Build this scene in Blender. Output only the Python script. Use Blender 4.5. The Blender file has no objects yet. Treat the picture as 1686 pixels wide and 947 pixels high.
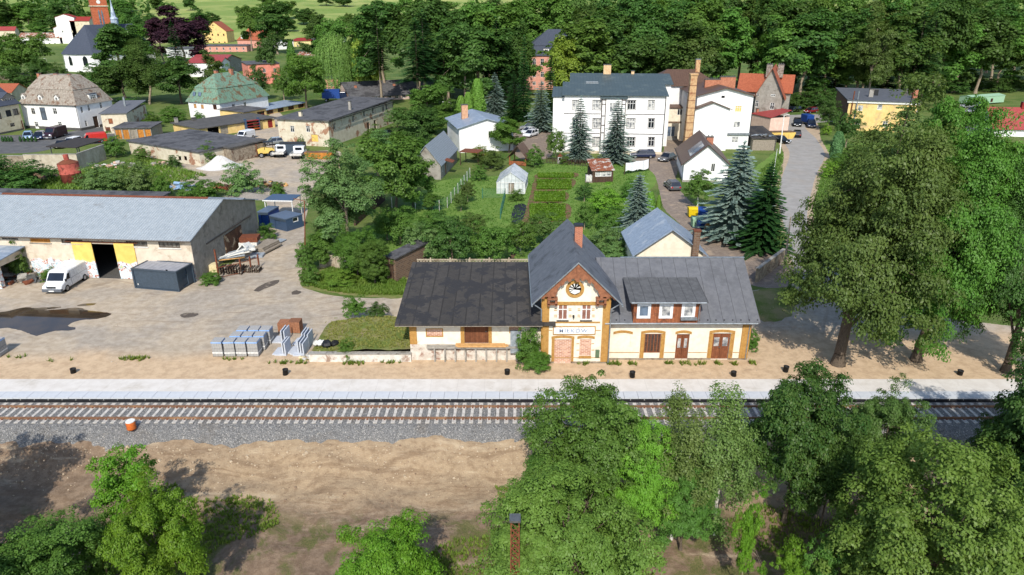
import bpy, bmesh, math, random
import numpy as np
from mathutils import Vector, Matrix
R = math.radians
random.seed(7)
S = bpy.context.scene
COL = S.collection
# ------------------------------------------------------------------ camera model
F, CX, CY, PITCH, CZ = 1150.0, 843.0, 473.5, R(22), 26.2
SP, CP = math.sin(PITCH), math.cos(PITCH)
def ray(px, py):
    x = (px - CX) / F; y = (CY - py) / F
    return Vector((x, CP + y * SP, -SP + y * CP))
def P(px, py, z=0.0):
    d = ray(px, py); t = (z - CZ) / d.z
    return Vector((d.x * t, d.y * t, z))
def PY(px, py, Y):
    d = ray(px, py); t = Y / d.y
    return Vector((d.x * t, Y, CZ + d.z * t))
def zoomer(x0, y0, s):
    return lambda x, y: (x0 + x * s, y0 + y * s)
K = 430 / 1629
q1, q2, q3, q4 = [zoomer(x, 0, K) for x in (0, 420, 840, 1256)]
q5, q6, q7, q8 = [zoomer(x, 200, K) for x in (0, 420, 840, 1256)]
cst = zoomer(870, 430, 160 / 842)     # station gable crop
cwh = zoomer(190, 320, 330 / 1686)    # warehouse gable crop
cyd = zoomer(0, 380, 330 / 1686)      # yard crop
crb = zoomer(1090, 100, 210 / 994)    # right buildings crop
crd = zoomer(1270, 130, 180 / 1311)   # road crop
cgs = zoomer(640, 440, 260 / 1448)    # goods shed crop
cwi = zoomer(960, 380, 320 / 1263)    # wing crop
cpl = zoomer(330, 420, 350 / 1657)    # pallets crop
cru = zoomer(180, 170, 300 / 1686)    # ruin crop
cmn = zoomer(0, 130, 240 / 1136)      # mansion crop

# ------------------------------------------------------------------ mesh builder
class MB:
    def __init__(s): s.v = []; s.f = []; s.m = []; s.cur = 0
    def add(s, vs, fs):
        o = len(s.v); s.v += [tuple(p) for p in vs]
        for f in fs: s.f.append([o + i for i in f]); s.m.append(s.cur)
        return s
    def poly(s, *pts): return s.add(pts, [list(range(len(pts)))])
    def box(s, x0, x1, y0, y1, z0, z1):
        v = [(x, y, z) for z in (z0, z1) for y in (y0, y1) for x in (x0, x1)]
        return s.add(v, [(0, 2, 3, 1), (4, 5, 7, 6), (0, 1, 5, 4), (2, 6, 7, 3), (0, 4, 6, 2), (1, 3, 7, 5)])
    def hexa(s, b, t):   # 4 bottom, 4 top points
        return s.add(list(b) + list(t), [(3, 2, 1, 0), (4, 5, 6, 7), (0, 1, 5, 4), (1, 2, 6, 5), (2, 3, 7, 6), (3, 0, 4, 7)])
    def prism(s, pts, off):   # closed polygon (3d) extruded by vector
        n = len(pts); off = Vector(off)
        v = [Vector(p) for p in pts] + [Vector(p) + off for p in pts]
        return s.add(v, [list(range(n))[::-1], list(range(n, 2 * n))] + [(i, (i + 1) % n, n + (i + 1) % n, n + i) for i in range(n)])
    def tube(s, a, b, r0, r1=None, n=8, cap=True):
        a, b = Vector(a), Vector(b); r1 = r0 if r1 is None else r1
        d = (b - a).normalized(); t = d.orthogonal().normalized(); w = d.cross(t)
        v = []
        for p, r in ((a, r0), (b, r1)):
            for i in range(n):
                an = 2 * math.pi * i / n; v.append(p + (t * math.cos(an) + w * math.sin(an)) * r)
        fs = [(i, (i + 1) % n, n + (i + 1) % n, n + i) for i in range(n)]
        if cap: fs += [list(range(n))[::-1], list(range(n, 2 * n))]
        return s.add(v, fs)
    def lathe(s, prof, n=16, c=(0, 0, 0)):
        v = []; c = Vector(c)
        for r, z in prof:
            for i in range(n):
                an = 2 * math.pi * i / n; v.append(c + Vector((r * math.cos(an), r * math.sin(an), z)))
        fs = []
        for k in range(len(prof) - 1):
            for i in range(n):
                j = (i + 1) % n; fs.append((k * n + i, k * n + j, (k + 1) * n + j, (k + 1) * n + i))
        return s.add(v, fs)
    def path(s, pts, rs, n=6):
        for i in range(len(pts) - 1): s.tube(pts[i], pts[i + 1], rs[i], rs[i + 1], n, cap=(i == len(pts) - 2))
        return s
    def mesh(s, name, mat, smooth=False):
        me = bpy.data.meshes.new(name); me.from_pydata(s.v, [], s.f)
        for mm in (mat if isinstance(mat, (list, tuple)) else [mat]): me.materials.append(mm)
        if any(s.m): me.polygons.foreach_set('material_index', s.m)
        if smooth: me.polygons.foreach_set('use_smooth', [True] * len(s.f))
        me.update(); return me
    def obj(s, name, mat, parent=None, smooth=False, bevel=0):
        o = bpy.data.objects.new(name, s.mesh(name, mat, smooth)); COL.objects.link(o)
        if parent: o.parent = parent
        if bevel:
            b = o.modifiers.new('bevel', 'BEVEL'); b.width = bevel; b.segments = 2; b.limit_method = 'ANGLE'
        return o
def tag(o, label=None, cat=None, group=None, kind=None):
    if label: o['label'] = label
    if cat: o['category'] = cat
    if group: o['group'] = group
    if kind: o['kind'] = kind
    return o
def thing(name, label, cat, loc=(0, 0, 0), rz=0.0, group=None):
    o = bpy.data.objects.new(name, None); COL.objects.link(o); o.empty_display_size = .2
    o.location = loc; o.rotation_euler = (0, 0, rz); return tag(o, label, cat, group)
def dup(root, loc, rz=None, label=None, group=None, scale=None):
    def cp(o, par):
        c = o.copy(); COL.objects.link(c)
        if par: c.parent = par
        for ch in KIDS.get(o.name) or list(o.children): cp(ch, c)
        return c
    c = cp(root, None); c.location = loc
    if rz is not None: c.rotation_euler = (0, 0, rz)
    if label: c['label'] = label
    if group: c['group'] = group
    if scale: c.scale = scale
    return c
KIDS = {}
def np_mesh(name, V, nper, mat, mats=None):
    n = len(V) // nper
    me = bpy.data.meshes.new(name); me.vertices.add(len(V)); me.vertices.foreach_set('co', V.astype(np.float32).ravel())
    me.loops.add(len(V)); me.loops.foreach_set('vertex_index', np.arange(len(V), dtype=np.int32))
    me.polygons.add(n); me.polygons.foreach_set('loop_start', np.arange(0, len(V), nper, dtype=np.int32))
    me.polygons.foreach_set('loop_total', np.full(n, nper, dtype=np.int32))
    me.materials.append(mat); me.update(calc_edges=True); me.validate(); return me

# ------------------------------------------------------------------ materials
def lin(c):
    return tuple((x / 12.92 if x <= .04045 else ((x + .055) / 1.055) ** 2.4) for x in [v / 255 for v in c]) + (1,)
class NT:
    def __init__(s, name):
        s.mat = bpy.data.materials.new(name); s.mat.use_nodes = True; s.t = s.mat.node_tree; s.t.nodes.clear()
        s.out = s.n('ShaderNodeOutputMaterial')
    def n(s, typ, **kw):
        nd = s.t.nodes.new(typ)
        for k, v in kw.items(): setattr(nd, k, v)
        return nd
    def l(s, a, b): s.t.links.new(a, b)
    def val(s, sock, v):
        if hasattr(v, 'is_linked') or isinstance(v, bpy.types.NodeSocket): s.l(v, sock)
        else: sock.default_value = v
    def math(s, op, a, b=0.0, c=None, clamp=False):
        nd = s.n('ShaderNodeMath', operation=op); nd.use_clamp = clamp
        s.val(nd.inputs[0], a); s.val(nd.inputs[1], b)
        if c is not None: s.val(nd.inputs[2], c)
        return nd.outputs[0]
    def mix(s, f, a, b, blend='MIX'):
        nd = s.n('ShaderNodeMix', data_type='RGBA', blend_type=blend)
        s.val(nd.inputs[0], f); s.val(nd.inputs[6], a); s.val(nd.inputs[7], b); return nd.outputs[2]
    def coords(s, scale=(1, 1, 1), rot=(0, 0, 0)):
        tc = s.n('ShaderNodeTexCoord'); mp = s.n('ShaderNodeMapping')
        mp.inputs['Scale'].default_value = scale; mp.inputs['Rotation'].default_value = rot
        s.l(tc.outputs['Object'], mp.inputs[0]); return mp.outputs[0]
    def noise(s, vec, scale, detail=6, rough=.6, dist=0):
        nd = s.n('ShaderNodeTexNoise'); s.l(vec, nd.inputs['Vector']); nd.inputs['Scale'].default_value = scale
        nd.inputs['Detail'].default_value = detail; nd.inputs['Roughness'].default_value = rough
        nd.inputs['Distortion'].default_value = dist; return nd.outputs['Fac']
    def ramp(s, f, a, b):   # smooth threshold
        nd = s.n('ShaderNodeMapRange', interpolation_type='SMOOTHSTEP'); s.val(nd.inputs[0], f)
        nd.inputs[1].default_value = a; nd.inputs[2].default_value = b; return nd.outputs[0]
    def xyz(s, vec):
        nd = s.n('ShaderNodeSeparateXYZ'); s.l(vec, nd.inputs[0]); return nd.outputs
    def axis(s, vec, ax):
        o = s.xyz(vec)
        return s.math('ADD', o[0], o[1]) if ax == 'h' else o['xyz'.index(ax)]
    def bump(s, h, st, dist=.05, prev=None):
        nd = s.n('ShaderNodeBump'); nd.inputs['Strength'].default_value = st; nd.inputs['Distance'].default_value = dist
        s.l(h, nd.inputs['Height'])
        if prev: s.l(prev, nd.inputs['Normal'])
        return nd.outputs[0]
    def bsdf(s, col, rough=.85, metal=0, spec=.3, normal=None, emit=None):
        b = s.n('ShaderNodeBsdfPrincipled'); s.val(b.inputs['Base Color'], col); s.val(b.inputs['Roughness'], rough)
        b.inputs['Metallic'].default_value = metal; b.inputs['Specular IOR Level'].default_value = spec
        if normal: s.l(normal, b.inputs['Normal'])
        s.l(b.outputs[0], s.out.inputs[0]); return b
def mat(name, c1, c2=None, sc=3., c3=None, sc3=.5, th3=(.52, .66), rough=.85, spec=.3, metal=0, stretch=(1, 1, 1),
        bump=.0, bsc=25., seam=None, corr=None, plank=None, brick=None, tile=None, streak=None):
    """Noise-mottled surface, with optional seams / corrugation / planks / bricks / tiles / streaks."""
    t = NT(name); vec = t.coords(stretch); raw = t.coords()
    c1, c2 = lin(c1), lin(c2 or c1)
    col = t.mix(t.ramp(t.noise(vec, sc, 8, .65), .35, .65), c1, c2)
    nrm = None
    if plank:
        ax, per, amt = plank
        a = t.math('DIVIDE', t.axis(raw, ax), per); fl = t.math('FLOOR', a)
        wn = t.n('ShaderNodeTexWhiteNoise', noise_dimensions='1D'); t.l(fl, wn.inputs['W'])
        col = t.mix(t.math('MULTIPLY', wn.outputs[0], amt), col, tuple(x * .45 for x in c1[:3]) + (1,))
        fr = t.math('FRACT', a); gap = t.math('LESS_THAN', fr, .1)
        col = t.mix(t.math('MULTIPLY', gap, .6), col, tuple(x * .2 for x in c1[:3]) + (1,))
    if brick:
        bc1, bc2, mo, bw, bh = brick
        ax = t.axis(raw, 'h'); cb = t.n('ShaderNodeCombineXYZ'); t.l(ax, cb.inputs[0]); t.l(t.xyz(raw)[2], cb.inputs[1])
        bt = t.n('ShaderNodeTexBrick'); t.l(cb.outputs[0], bt.inputs['Vector'])
        bt.inputs['Scale'].default_value = 1; bt.inputs['Brick Width'].default_value = bw; bt.inputs['Row Height'].default_value = bh
        bt.inputs['Mortar Size'].default_value = bh * .12; bt.inputs['Color1'].default_value = lin(bc1)
        bt.inputs['Color2'].default_value = lin(bc2); bt.inputs['Mortar'].default_value = lin(mo); bt.inputs['Bias'].default_value = 0
        col = t.mix(.75, col, bt.outputs[0])
    if tile:
        ax, ay, pw, ph, amt = tile
        fx = t.math('FRACT', t.math('DIVIDE', t.axis(raw, ax), pw)); fy = t.math('FRACT', t.math('DIVIDE', t.axis(raw, ay), ph))
        ln = t.math('MAXIMUM', t.math('LESS_THAN', fx, .14), t.math('LESS_THAN', fy, .2))
        col = t.mix(t.math('MULTIPLY', ln, amt), col, tuple(x * .3 for x in c1[:3]) + (1,))
    if streak:
        sc_, sz, amt = streak
        v2 = t.coords((sc_, sc_, sz)); col = t.mix(t.math('MULTIPLY', t.ramp(t.noise(v2, 1, 5, .6), .5, .72), amt), col, lin(c3) if c3 else tuple(x * .35 for x in c1[:3]) + (1,))
    elif c3:
        col = t.mix(t.ramp(t.noise(raw, sc3, 9, .68, .4), *th3), col, lin(c3))
    if seam:
        ax, per, amt = seam
        w = t.math('ADD', t.axis(raw, ax), t.math('MULTIPLY', t.noise(raw, .7, 2), .12))
        fr = t.math('FRACT', t.math('DIVIDE', w, per)); ln = t.math('LESS_THAN', fr, .05 / per)
        col = t.mix(t.math('MULTIPLY', ln, amt), col, tuple(x * .3 for x in c1[:3]) + (1,))
    if corr:
        ax, per, st = corr
        sn = t.math('SINE', t.math('MULTIPLY', t.axis(raw, ax), 2 * math.pi / per)); nrm = t.bump(sn, st, per * .25)
        col = t.mix(t.math('MULTIPLY', t.ramp(sn, .2, -1), .3), col, tuple(x * .5 for x in c1[:3]) + (1,))
    if bump: nrm = t.bump(t.noise(raw, bsc, 6, .7), bump, .06, nrm)
    t.bsdf(col, rough, metal, spec, nrm); return t.mat
def flat(name, c, rough=.6, spec=.4, metal=0): return mat(name, c, tuple(int(x * .88) for x in c), 6, rough=rough, spec=spec, metal=metal)
def leafmat(name, c1, c2, tr=.35, big=.22):
    t = NT(name); vec = t.coords()
    g = t.n('ShaderNodeNewGeometry'); oi = t.n('ShaderNodeObjectInfo')
    a, b = [tuple(v * 1.0 for v in lin(c)[:3]) + (1,) for c in (c1, c2)]
    f = t.math('ADD', t.math('MULTIPLY', g.outputs['Random Per Island'], .55), t.math('MULTIPLY', t.ramp(t.noise(vec, big, 3), .3, .7), .45))
    col = t.mix(f, a, b)
    hs = t.n('ShaderNodeHueSaturation'); t.l(col, hs.inputs['Color'])
    t.l(t.math('ADD', .485, t.math('MULTIPLY', oi.outputs['Random'], .03)), hs.inputs['Hue'])
    t.l(t.math('ADD', 1.0, t.math('MULTIPLY', oi.outputs['Random'], .35)), hs.inputs['Value'])
    d = t.n('ShaderNodeBsdfDiffuse'); tl = t.n('ShaderNodeBsdfTranslucent'); gl = t.n('ShaderNodeBsdfGlossy')
    gl.inputs['Roughness'].default_value = .45; gl.inputs['Color'].default_value = (.6, .6, .55, 1)
    t.l(hs.outputs[0], d.inputs[0]); t.l(t.mix(1, hs.outputs[0], (1.2, 1.25, .6, 1), 'MULTIPLY'), tl.inputs[0])
    m = t.n('ShaderNodeMixShader'); m.inputs[0].default_value = tr; t.l(d.outputs[0], m.inputs[1]); t.l(tl.outputs[0], m.inputs[2])
    m2 = t.n('ShaderNodeMixShader'); m2.inputs[0].default_value = .018; t.l(m.outputs[0], m2.inputs[1]); t.l(gl.outputs[0], m2.inputs[2])
    t.l(m2.outputs[0], t.out.inputs[0]); return t.mat
def glassmat(name, c=(22, 28, 34), rough=.06, spec=.8): return mat(name, c, tuple(int(v * 1.5) for v in c), 1.2, rough=rough, spec=spec)
# ------------------------------------------------------------------ buildings
GL = {}
def setup_glass():
    GL['dark'] = glassmat('window_glass', (16, 20, 26))
    GL['sky'] = glassmat('window_glass_pale', (70, 80, 92))
    GL['curtain'] = mat('curtained_glass', (196, 194, 188), (90, 94, 100), 1.7, rough=.2, spec=.6)
class B:
    """A building frame: u along the front (left to right), v away from the viewer, z up."""
    def __init__(s, name, label, cat, p0, p1, group=None):
        p0, p1 = Vector(p0), Vector(p1); p0.z = p1.z = 0
        s.o = p0; s.L = (p1 - p0).length; s.u = (p1 - p0).normalized(); s.v = Vector((-s.u.y, s.u.x, 0))
        s.rz = math.atan2(s.u.y, s.u.x); s.root = thing(name, label, cat, p0, s.rz, group)
    def W(s, u, v, z=0): return s.o + s.u * u + s.v * v + Vector((0, 0, z))
    def local(s, p): d = Vector(p) - s.o; return d.dot(s.u), d.dot(s.v)
    def zat(s, px, py, u, v): return PY(px, py, s.W(u, v).y).z
    def hit(s, px, py, u=None, v=None):   # ray meets the plane u=const or v=const -> (along, z)
        d = ray(px, py); n, c = (s.v, v) if v is not None else (s.u, u)
        c0 = Vector((0, 0, CZ)) - s.o; t = (c - c0.dot(n)) / d.dot(n); p = c0 + d * t
        return (p.dot(s.u) if v is not None else p.dot(s.v)), p.z
class Vol:
    def __init__(s, b, u0, u1, v0, v1, h, z0=0.0):
        s.b, s.u0, s.u1, s.v0, s.v1, s.h, s.z0 = b, u0, u1, v0, v1, h, z0
        s.holes = {k: [] for k in 'FRBL'}; s.gable = None; s.rise = 0
    def pt(s, side, a, z, out=0.0):
        return {'F': (a, s.v0 - out, z), 'B': (a, s.v1 + out, z), 'L': (s.u0 - out, a, z), 'R': (s.u1 + out, a, z)}[side]
    def span(s, side): return (s.u0, s.u1) if side in 'FB' else (s.v0, s.v1)
    def sbox(s, mb, side, a0, a1, z0, z1, o0, o1):
        p = [s.pt(side, a, z, o) for a in (a0, a1) for z in (z0, z1) for o in (o0, o1)]
        xs, ys, zs = zip(*p); return mb.box(min(xs), max(xs), min(ys), max(ys), min(zs), max(zs))
    def at(s, side, px, py):
        k = dict(v=s.v0) if side == 'F' else dict(u=s.u1 if side == 'R' else s.u0)
        return s.b.hit(px, py, **k)
    def rect(s, side, cx, cy, w, h):
        a0 = s.at(side, cx - w / 2, cy)[0]; a1 = s.at(side, cx + w / 2, cy)[0]; zt = s.at(side, cx, cy - h / 2)[1]; zb = s.at(side, cx, cy + h / 2)[1]
        return min(a0, a1), max(a0, a1), zb, zt
    def win(s, side, cx, cy, w, h, style='c', frame=None, pane='dark', name='window', sill=None, depth=.1, label=None, surround=None):
        return s.winm(side, *s.rect(side, cx, cy, w, h), style, frame, pane, name, sill, depth, label, surround)
    def winm(s, side, a0, a1, z0, z1, style='c', frame=None, pane='dark', name='window', sill=None, depth=.1, label=None, surround=None):
        lo, hi = s.span(side); a0 = max(a0, lo + .05); a1 = min(a1, hi - .05); z0 = max(z0, s.z0 + .01); z1 = min(z1, s.h - .03)
        if a1 - a0 < .2 or z1 - z0 < .2: return None
        s.holes[side].append((a0, a1, z0, z1))
        m = MB(); s.sbox(m, side, a0, a1, z0, z1, -depth - .03, -depth)
        pm = GL[pane] if isinstance(pane, str) else pane
        w = m.obj(name, pm, s.b.root)
        if label: w['label'] = label
        f = MB(); t = min(.08, (a1 - a0) * .1); o0, o1 = -depth + .002, -depth + .05
        for r in ((a0, a0 + t, z0, z1), (a1 - t, a1, z0, z1), (a0 + t, a1 - t, z0, z0 + t), (a0 + t, a1 - t, z1 - t, z1)): s.sbox(f, side, *r, o0, o1)
        zz = z0 + (z1 - z0) * .66; cols = {'c': 1, '2': 1, '1': 0, '3': 2, 'g': 3, 'o': 4}[style]; th = t * .45
        for k in range(cols):
            m_ = a0 + (a1 - a0) * (k + 1) / (cols + 1); s.sbox(f, side, m_ - th, m_ + th, z0 + t, z1 - t, o0, o1 - .01)
        if style in 'cg3': s.sbox(f, side, a0 + t, a1 - t, zz - th, zz + th, o0, o1 - .02)
        f.obj('frame', frame or MT['white_paint'], w)
        if sill: q = MB(); s.sbox(q, side, a0 - .08, a1 + .08, z0 - .08, z0 - .003, -.05, .1); q.obj('sill', sill, w)
        if surround:
            k = .13
            if isinstance(surround, tuple): surround, k = surround
            for r in ((a0 - k, a0 - .004, z0 - k, z1 + k), (a1 + .004, a1 + k, z0 - k, z1 + k), (a0 - .004, a1 + .004, z1 + .004, z1 + k), (a0 - .004, a1 + .004, z0 - k, z0 - .004)): q = MB(); s.sbox(q, side, *r, .003, .04); q.obj('surround', surround, w)
        return w
    def door(s, side, cx, cy, w, h, m, handle=True, leafs=1, name='door', depth=.12): return s.doorm(side, *s.rect(side, cx, cy, w, h), m, handle, leafs, name, depth)
    def doorm(s, side, a0, a1, z0, z1, m, handle=True, leafs=1, name='door', depth=.12):
        lo, hi = s.span(side); a0 = max(a0, lo + .05); a1 = min(a1, hi - .05); z0 = max(z0, s.z0 + .01); z1 = min(z1, s.h - .03)
        s.holes[side].append((a0, a1, z0, z1)); q = MB()
        wd = (a1 - a0) / leafs
        for k in range(leafs):
            b0 = a0 + wd * k + .012; b1 = b0 + wd - .024; s.sbox(q, side, b0, b1, z0, z1, -depth - .04, -depth)
            for zz0, zz1 in ((.08, .45), (.52, .92)): s.sbox(q, side, b0 + .1, b1 - .1, z0 + (z1 - z0) * zz0, z0 + (z1 - z0) * zz1, -depth, -depth + .025)
        d = q.obj(name, m, s.b.root)
        if handle: k = MB(); mid = a0 + wd * .9; s.sbox(k, side, mid - .05, mid + .05, z0 + 1.0, z0 + 1.06, -depth + .03, -depth + .08); k.obj('handle', MT['steel'], d)
        return d
    def walls(s, m, name='wall', plinth=None, back=True, reveal=None):
        q = MB()
        for side in ('FRBL' if back else 'FRL'):
            lo, hi = s.span(side); hs = s.holes[side]
            xs = sorted({lo, hi, *[x for h in hs for x in h[:2]]}); zs = sorted({s.z0, s.h, *[z for h in hs for z in h[2:]]})
            for i in range(len(xs) - 1):
                for j in range(len(zs) - 1):
                    cx, cz = (xs[i] + xs[i + 1]) / 2, (zs[j] + zs[j + 1]) / 2
                    if any(h[0] < cx < h[1] and h[2] < cz < h[3] for h in hs): continue
                    q.poly(*[s.pt(side, a, z) for a, z in ((xs[i], zs[j]), (xs[i + 1], zs[j]), (xs[i + 1], zs[j + 1]), (xs[i], zs[j + 1]))])
            for a0, a1, z0, z1 in hs:
                d = -.2; c = [(a0, z0), (a1, z0), (a1, z1), (a0, z1)]
                for k in range(4):
                    (a, z), (a_, z_) = c[k], c[(k + 1) % 4]; q.poly(s.pt(side, a, z), s.pt(side, a_, z_), s.pt(side, a_, z_, d), s.pt(side, a, z, d))
            ends = {'u': 'LR', 'v': 'FB'}.get(s.gable, '')
            if side in ends: q.poly(s.pt(side, lo, s.h), s.pt(side, hi, s.h), s.pt(side, (lo + hi) / 2, s.h + s.rise))
        w = q.obj(name, m, s.b.root)
        if plinth:
            p = MB(); hh, pm = plinth
            for side in 'FRL':
                lo, hi = s.span(side); cur = lo - .04
                for h in sorted(hs_ for hs_ in s.holes[side] if hs_[2] < hh + s.z0):
                    s.sbox(p, side, cur, h[0], s.z0, s.z0 + hh, .003, .05); cur = h[1]
                s.sbox(p, side, cur, hi + .04, s.z0, s.z0 + hh, .003, .05)
            p.obj('plinth', pm, w)
        return w
    def roof(s, kind, rise, m, over=.4, og=None, t=.14, name='roof', a=.25, r1=.55, deck=0):
        og = over if og is None else og; s.rise = rise; q = MB(); u0, u1, v0, v1, h = s.u0, s.u1, s.v0, s.v1, s.h
        if kind in ('gu', 'gv'):
            s.gable = kind[1]; lo, hi = (v0, v1) if kind == 'gu' else (u0, u1); mid = (lo + hi) / 2; sl = rise / (mid - lo); ze = h - over * sl
            cs = [(lo - over, ze), (lo - over, ze + t), (mid, h + rise + t), (hi + over, ze + t), (hi + over, ze), (mid, h + rise)]
            if kind == 'gu':
                for part in (cs[:3] + cs[5:], cs[2:6]): q.prism([(u0 - og, c, z) for c, z in part], (u1 - u0 + 2 * og, 0, 0))
            else:
                for part in (cs[:3] + cs[5:], cs[2:6]): q.prism([(c, v0 - og, z) for c, z in part], (0, v1 - v0 + 2 * og, 0))
        elif kind == 'flat':
            b = [(u0 - over, v0 - over, h), (u1 + over, v0 - over, h), (u1 + over, v1 + over, h + rise), (u0 - over, v1 + over, h + rise)]
            q.hexa([(x, y, z + .003) for x, y, z in b], [(x, y, z + t) for x, y, z in b])
        elif kind in ('hip', 'mansard'):
            A = [(u0 - over, v0 - over), (u1 + over, v0 - over), (u1 + over, v1 + over), (u0 - over, v1 + over)]
            if kind == 'mansard':
                C = [(u0 + a, v0 + a), (u1 - a, v0 + a), (u1 - a, v1 - a), (u0 + a, v1 - a)]; zb = h + rise * r1
                q.hexa([(x, y, h - .02) for x, y in A], [(x, y, zb) for x, y in C])
                A = [(x + (-.12 if x < (u0 + u1) / 2 else .12), y + (-.12 if y < (v0 + v1) / 2 else .12)) for x, y in C]; hb = zb + .004
            else: hb = h + .003
            (x0, y0), (x1, y1) = A[0], A[2]; w, d = x1 - x0, y1 - y0; zr = h + rise
            if w > d: r = [(x0 + d / 2 * .9, (y0 + y1) / 2, zr), (x1 - d / 2 * .9, (y0 + y1) / 2, zr)]
            else: r = [((x0 + x1) / 2, y0 + w / 2 * .9, zr), ((x0 + x1) / 2, y1 - w / 2 * .9, zr)]
            base = [(x, y, hb) for x, y in A] + [(x, y, hb + .1) for x, y in A]
            fs = [(3, 2, 1, 0)] + [(i, (i + 1) % 4, 4 + (i + 1) % 4, 4 + i) for i in range(4)]
            fs += [(4, 5, 9, 8), (5, 6, 9), (6, 7, 8, 9), (7, 4, 8)] if w > d else [(4, 5, 8), (5, 6, 9, 8), (6, 7, 9), (7, 4, 8, 9)]
            if deck: q.hexa(base[:4], [(x0 + deck, y0 + deck, zr), (x1 - deck, y0 + deck, zr), (x1 - deck, y1 - deck, zr), (x0 + deck, y1 - deck, zr)])
            else: q.add(base + r, fs)
        s.roof_o = q.obj(name, m, s.b.root); return s.roof_o
    def chimney(s, u, v, w, d, z0, z1, m, cap=None, parent=None, pots=0):
        q = MB(); q.box(u - w / 2, u + w / 2, v - d / 2, v + d / 2, z0, z1); c = q.obj('chimney', m, parent or s.roof_o)
        k = MB(); k.box(u - w / 2 - .06, u + w / 2 + .06, v - d / 2 - .06, v + d / 2 + .06, z1, z1 + .1)
        for i in range(pots): x = u - w / 2 + w * (i + .5) / pots; k.tube((x, v, z1 + .1), (x, v, z1 + .35), .09)
        k.obj('chimney_cap', cap or MT['concrete_dark'], c); return c
    def trim(s, side, rects, m, name='trim', o=.05, o0=.004, parent=None):
        os = []
        for r in rects: q = MB(); s.sbox(q, side, *r, o0, o); os.append(q.obj(name, m, parent or s.b.root))
        return os[0]
    def gutter(s, side, z, out, m=None, down=True):
        lo, hi = s.span(side); q = MB(); q.tube(s.pt(side, lo - .3, z, out), s.pt(side, hi + .3, z, out), .07, n=6)
        if down: q.tube(s.pt(side, hi - .1, z, out), s.pt(side, hi - .1, z - .4, .08), .05, n=6); q.tube(s.pt(side, hi - .1, z - .4, .08), s.pt(side, hi - .1, s.z0 + .1, .08), .05, n=6)
        return q.obj('gutter', m or MT['zinc'], s.b.root)

# ------------------------------------------------------------------ vehicles
def wheel(parent, x, y, r, w=.2):
    m = MB(); sgn = 1 if y > 0 else -1
    m.tube((x, y - sgn * w, r), (x, y, r), r, n=16); o = m.obj('wheel', MT['tyre'], parent)
    m = MB(); m.tube((x, y - sgn * .02, r), (x, y + sgn * .012, r), r * .62, n=12); m.obj('rim', MT['rim'], o)
KINDS = {'hatch': (4.0, 1.72, 1.46, .86, [(0, .28), (0, .58), (.04, .7), (.27, .84), (.97, .9), (1, .75), (1, .3)], (.24, .98, .42, .9)),
         'sedan': (4.5, 1.76, 1.42, .86, [(0, .28), (0, .58), (.04, .7), (.28, .82), (.82, .88), (.98, .86), (1, .7), (1, .3)], (.27, .86, .43, .72)),
         'estate': (4.6, 1.78, 1.48, .88, [(0, .28), (0, .58), (.04, .7), (.25, .84), (.98, .9), (1, .75), (1, .3)], (.24, .985, .4, .92)),
         'suv': (4.5, 1.84, 1.68, 1.0, [(0, .35), (0, .72), (.03, .85), (.26, .98), (.98, 1.02), (1, .85), (1, .38)], (.23, .985, .37, .92))}
def car(label, front, rear, paint, kind='hatch', group='parked cars', name='parked_car', cat='car', z=0.0, fit=False):
    f, r = [q if isinstance(q, Vector) else P(*q, z) for q in (front, rear)]; d = f - r; L, W, H, belt, prof, gh = KINDS[kind]; c = (f + r) / 2
    root = thing(name, label, cat, c, math.atan2(d.y, d.x), group); h = W / 2
    X = lambda k: L / 2 - k * L
    m = MB(); m.prism([(X(k), -h, zz) for k, zz in prof], (0, W, 0)); m.obj('body', paint, root, bevel=.11)
    a, b, c_, d_ = gh; m = MB()
    m.hexa([(X(b), -h * .93, belt - .02), (X(a), -h * .93, belt - .02), (X(a), h * .93, belt - .02), (X(b), h * .93, belt - .02)],
           [(X(d_), -h * .72, H - .03), (X(c_), -h * .72, H - .03), (X(c_), h * .72, H - .03), (X(d_), h * .72, H - .03)])
    w = m.obj('windows', GL['dark'], root)
    m = MB(); m.hexa([(X(d_) - .05, -h * .75, H - .07), (X(c_) + .05, -h * .75, H - .07), (X(c_) + .05, h * .75, H - .07), (X(d_) - .05, h * .75, H - .07)],
                     [(X(d_) + .1, -h * .68, H), (X(c_) - .12, -h * .68, H), (X(c_) - .12, h * .68, H), (X(d_) + .1, h * .68, H)])
    for s in (-1, 1):   # pillars
        for k0, k1 in ((a + .01, c_), ((a + b) / 2, (c_ + d_) / 2), (b - .01, d_)):
            m.tube((X(k0), s * h * .935, belt - .02), (X(k1), s * h * .725, H - .05), .045, n=5)
    m.obj('roof', paint, root)
    for x in (.19, .8):
        for s in (-1, 1): wheel(root, X(x), s * (h + .01), .31)
    for s in (-1, 1):
        m = MB(); m.box(X(.02), X(-.004), s * h * .6 - .16, s * h * .6 + .16, .56, .68); m.obj('headlight', MT['lamp_glass'], root, bevel=.02)
        m = MB(); m.box(X(1.004), X(.985), s * h * .72 - .12, s * h * .72 + .12, .6, .78); m.obj('tail_light', MT['red_glass'], root)
    m = MB(); m.box(X(.004), X(-.008), -.26, .26, .36, .46); m.obj('number_plate', MT['white_paint'], root)
    return root
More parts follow.
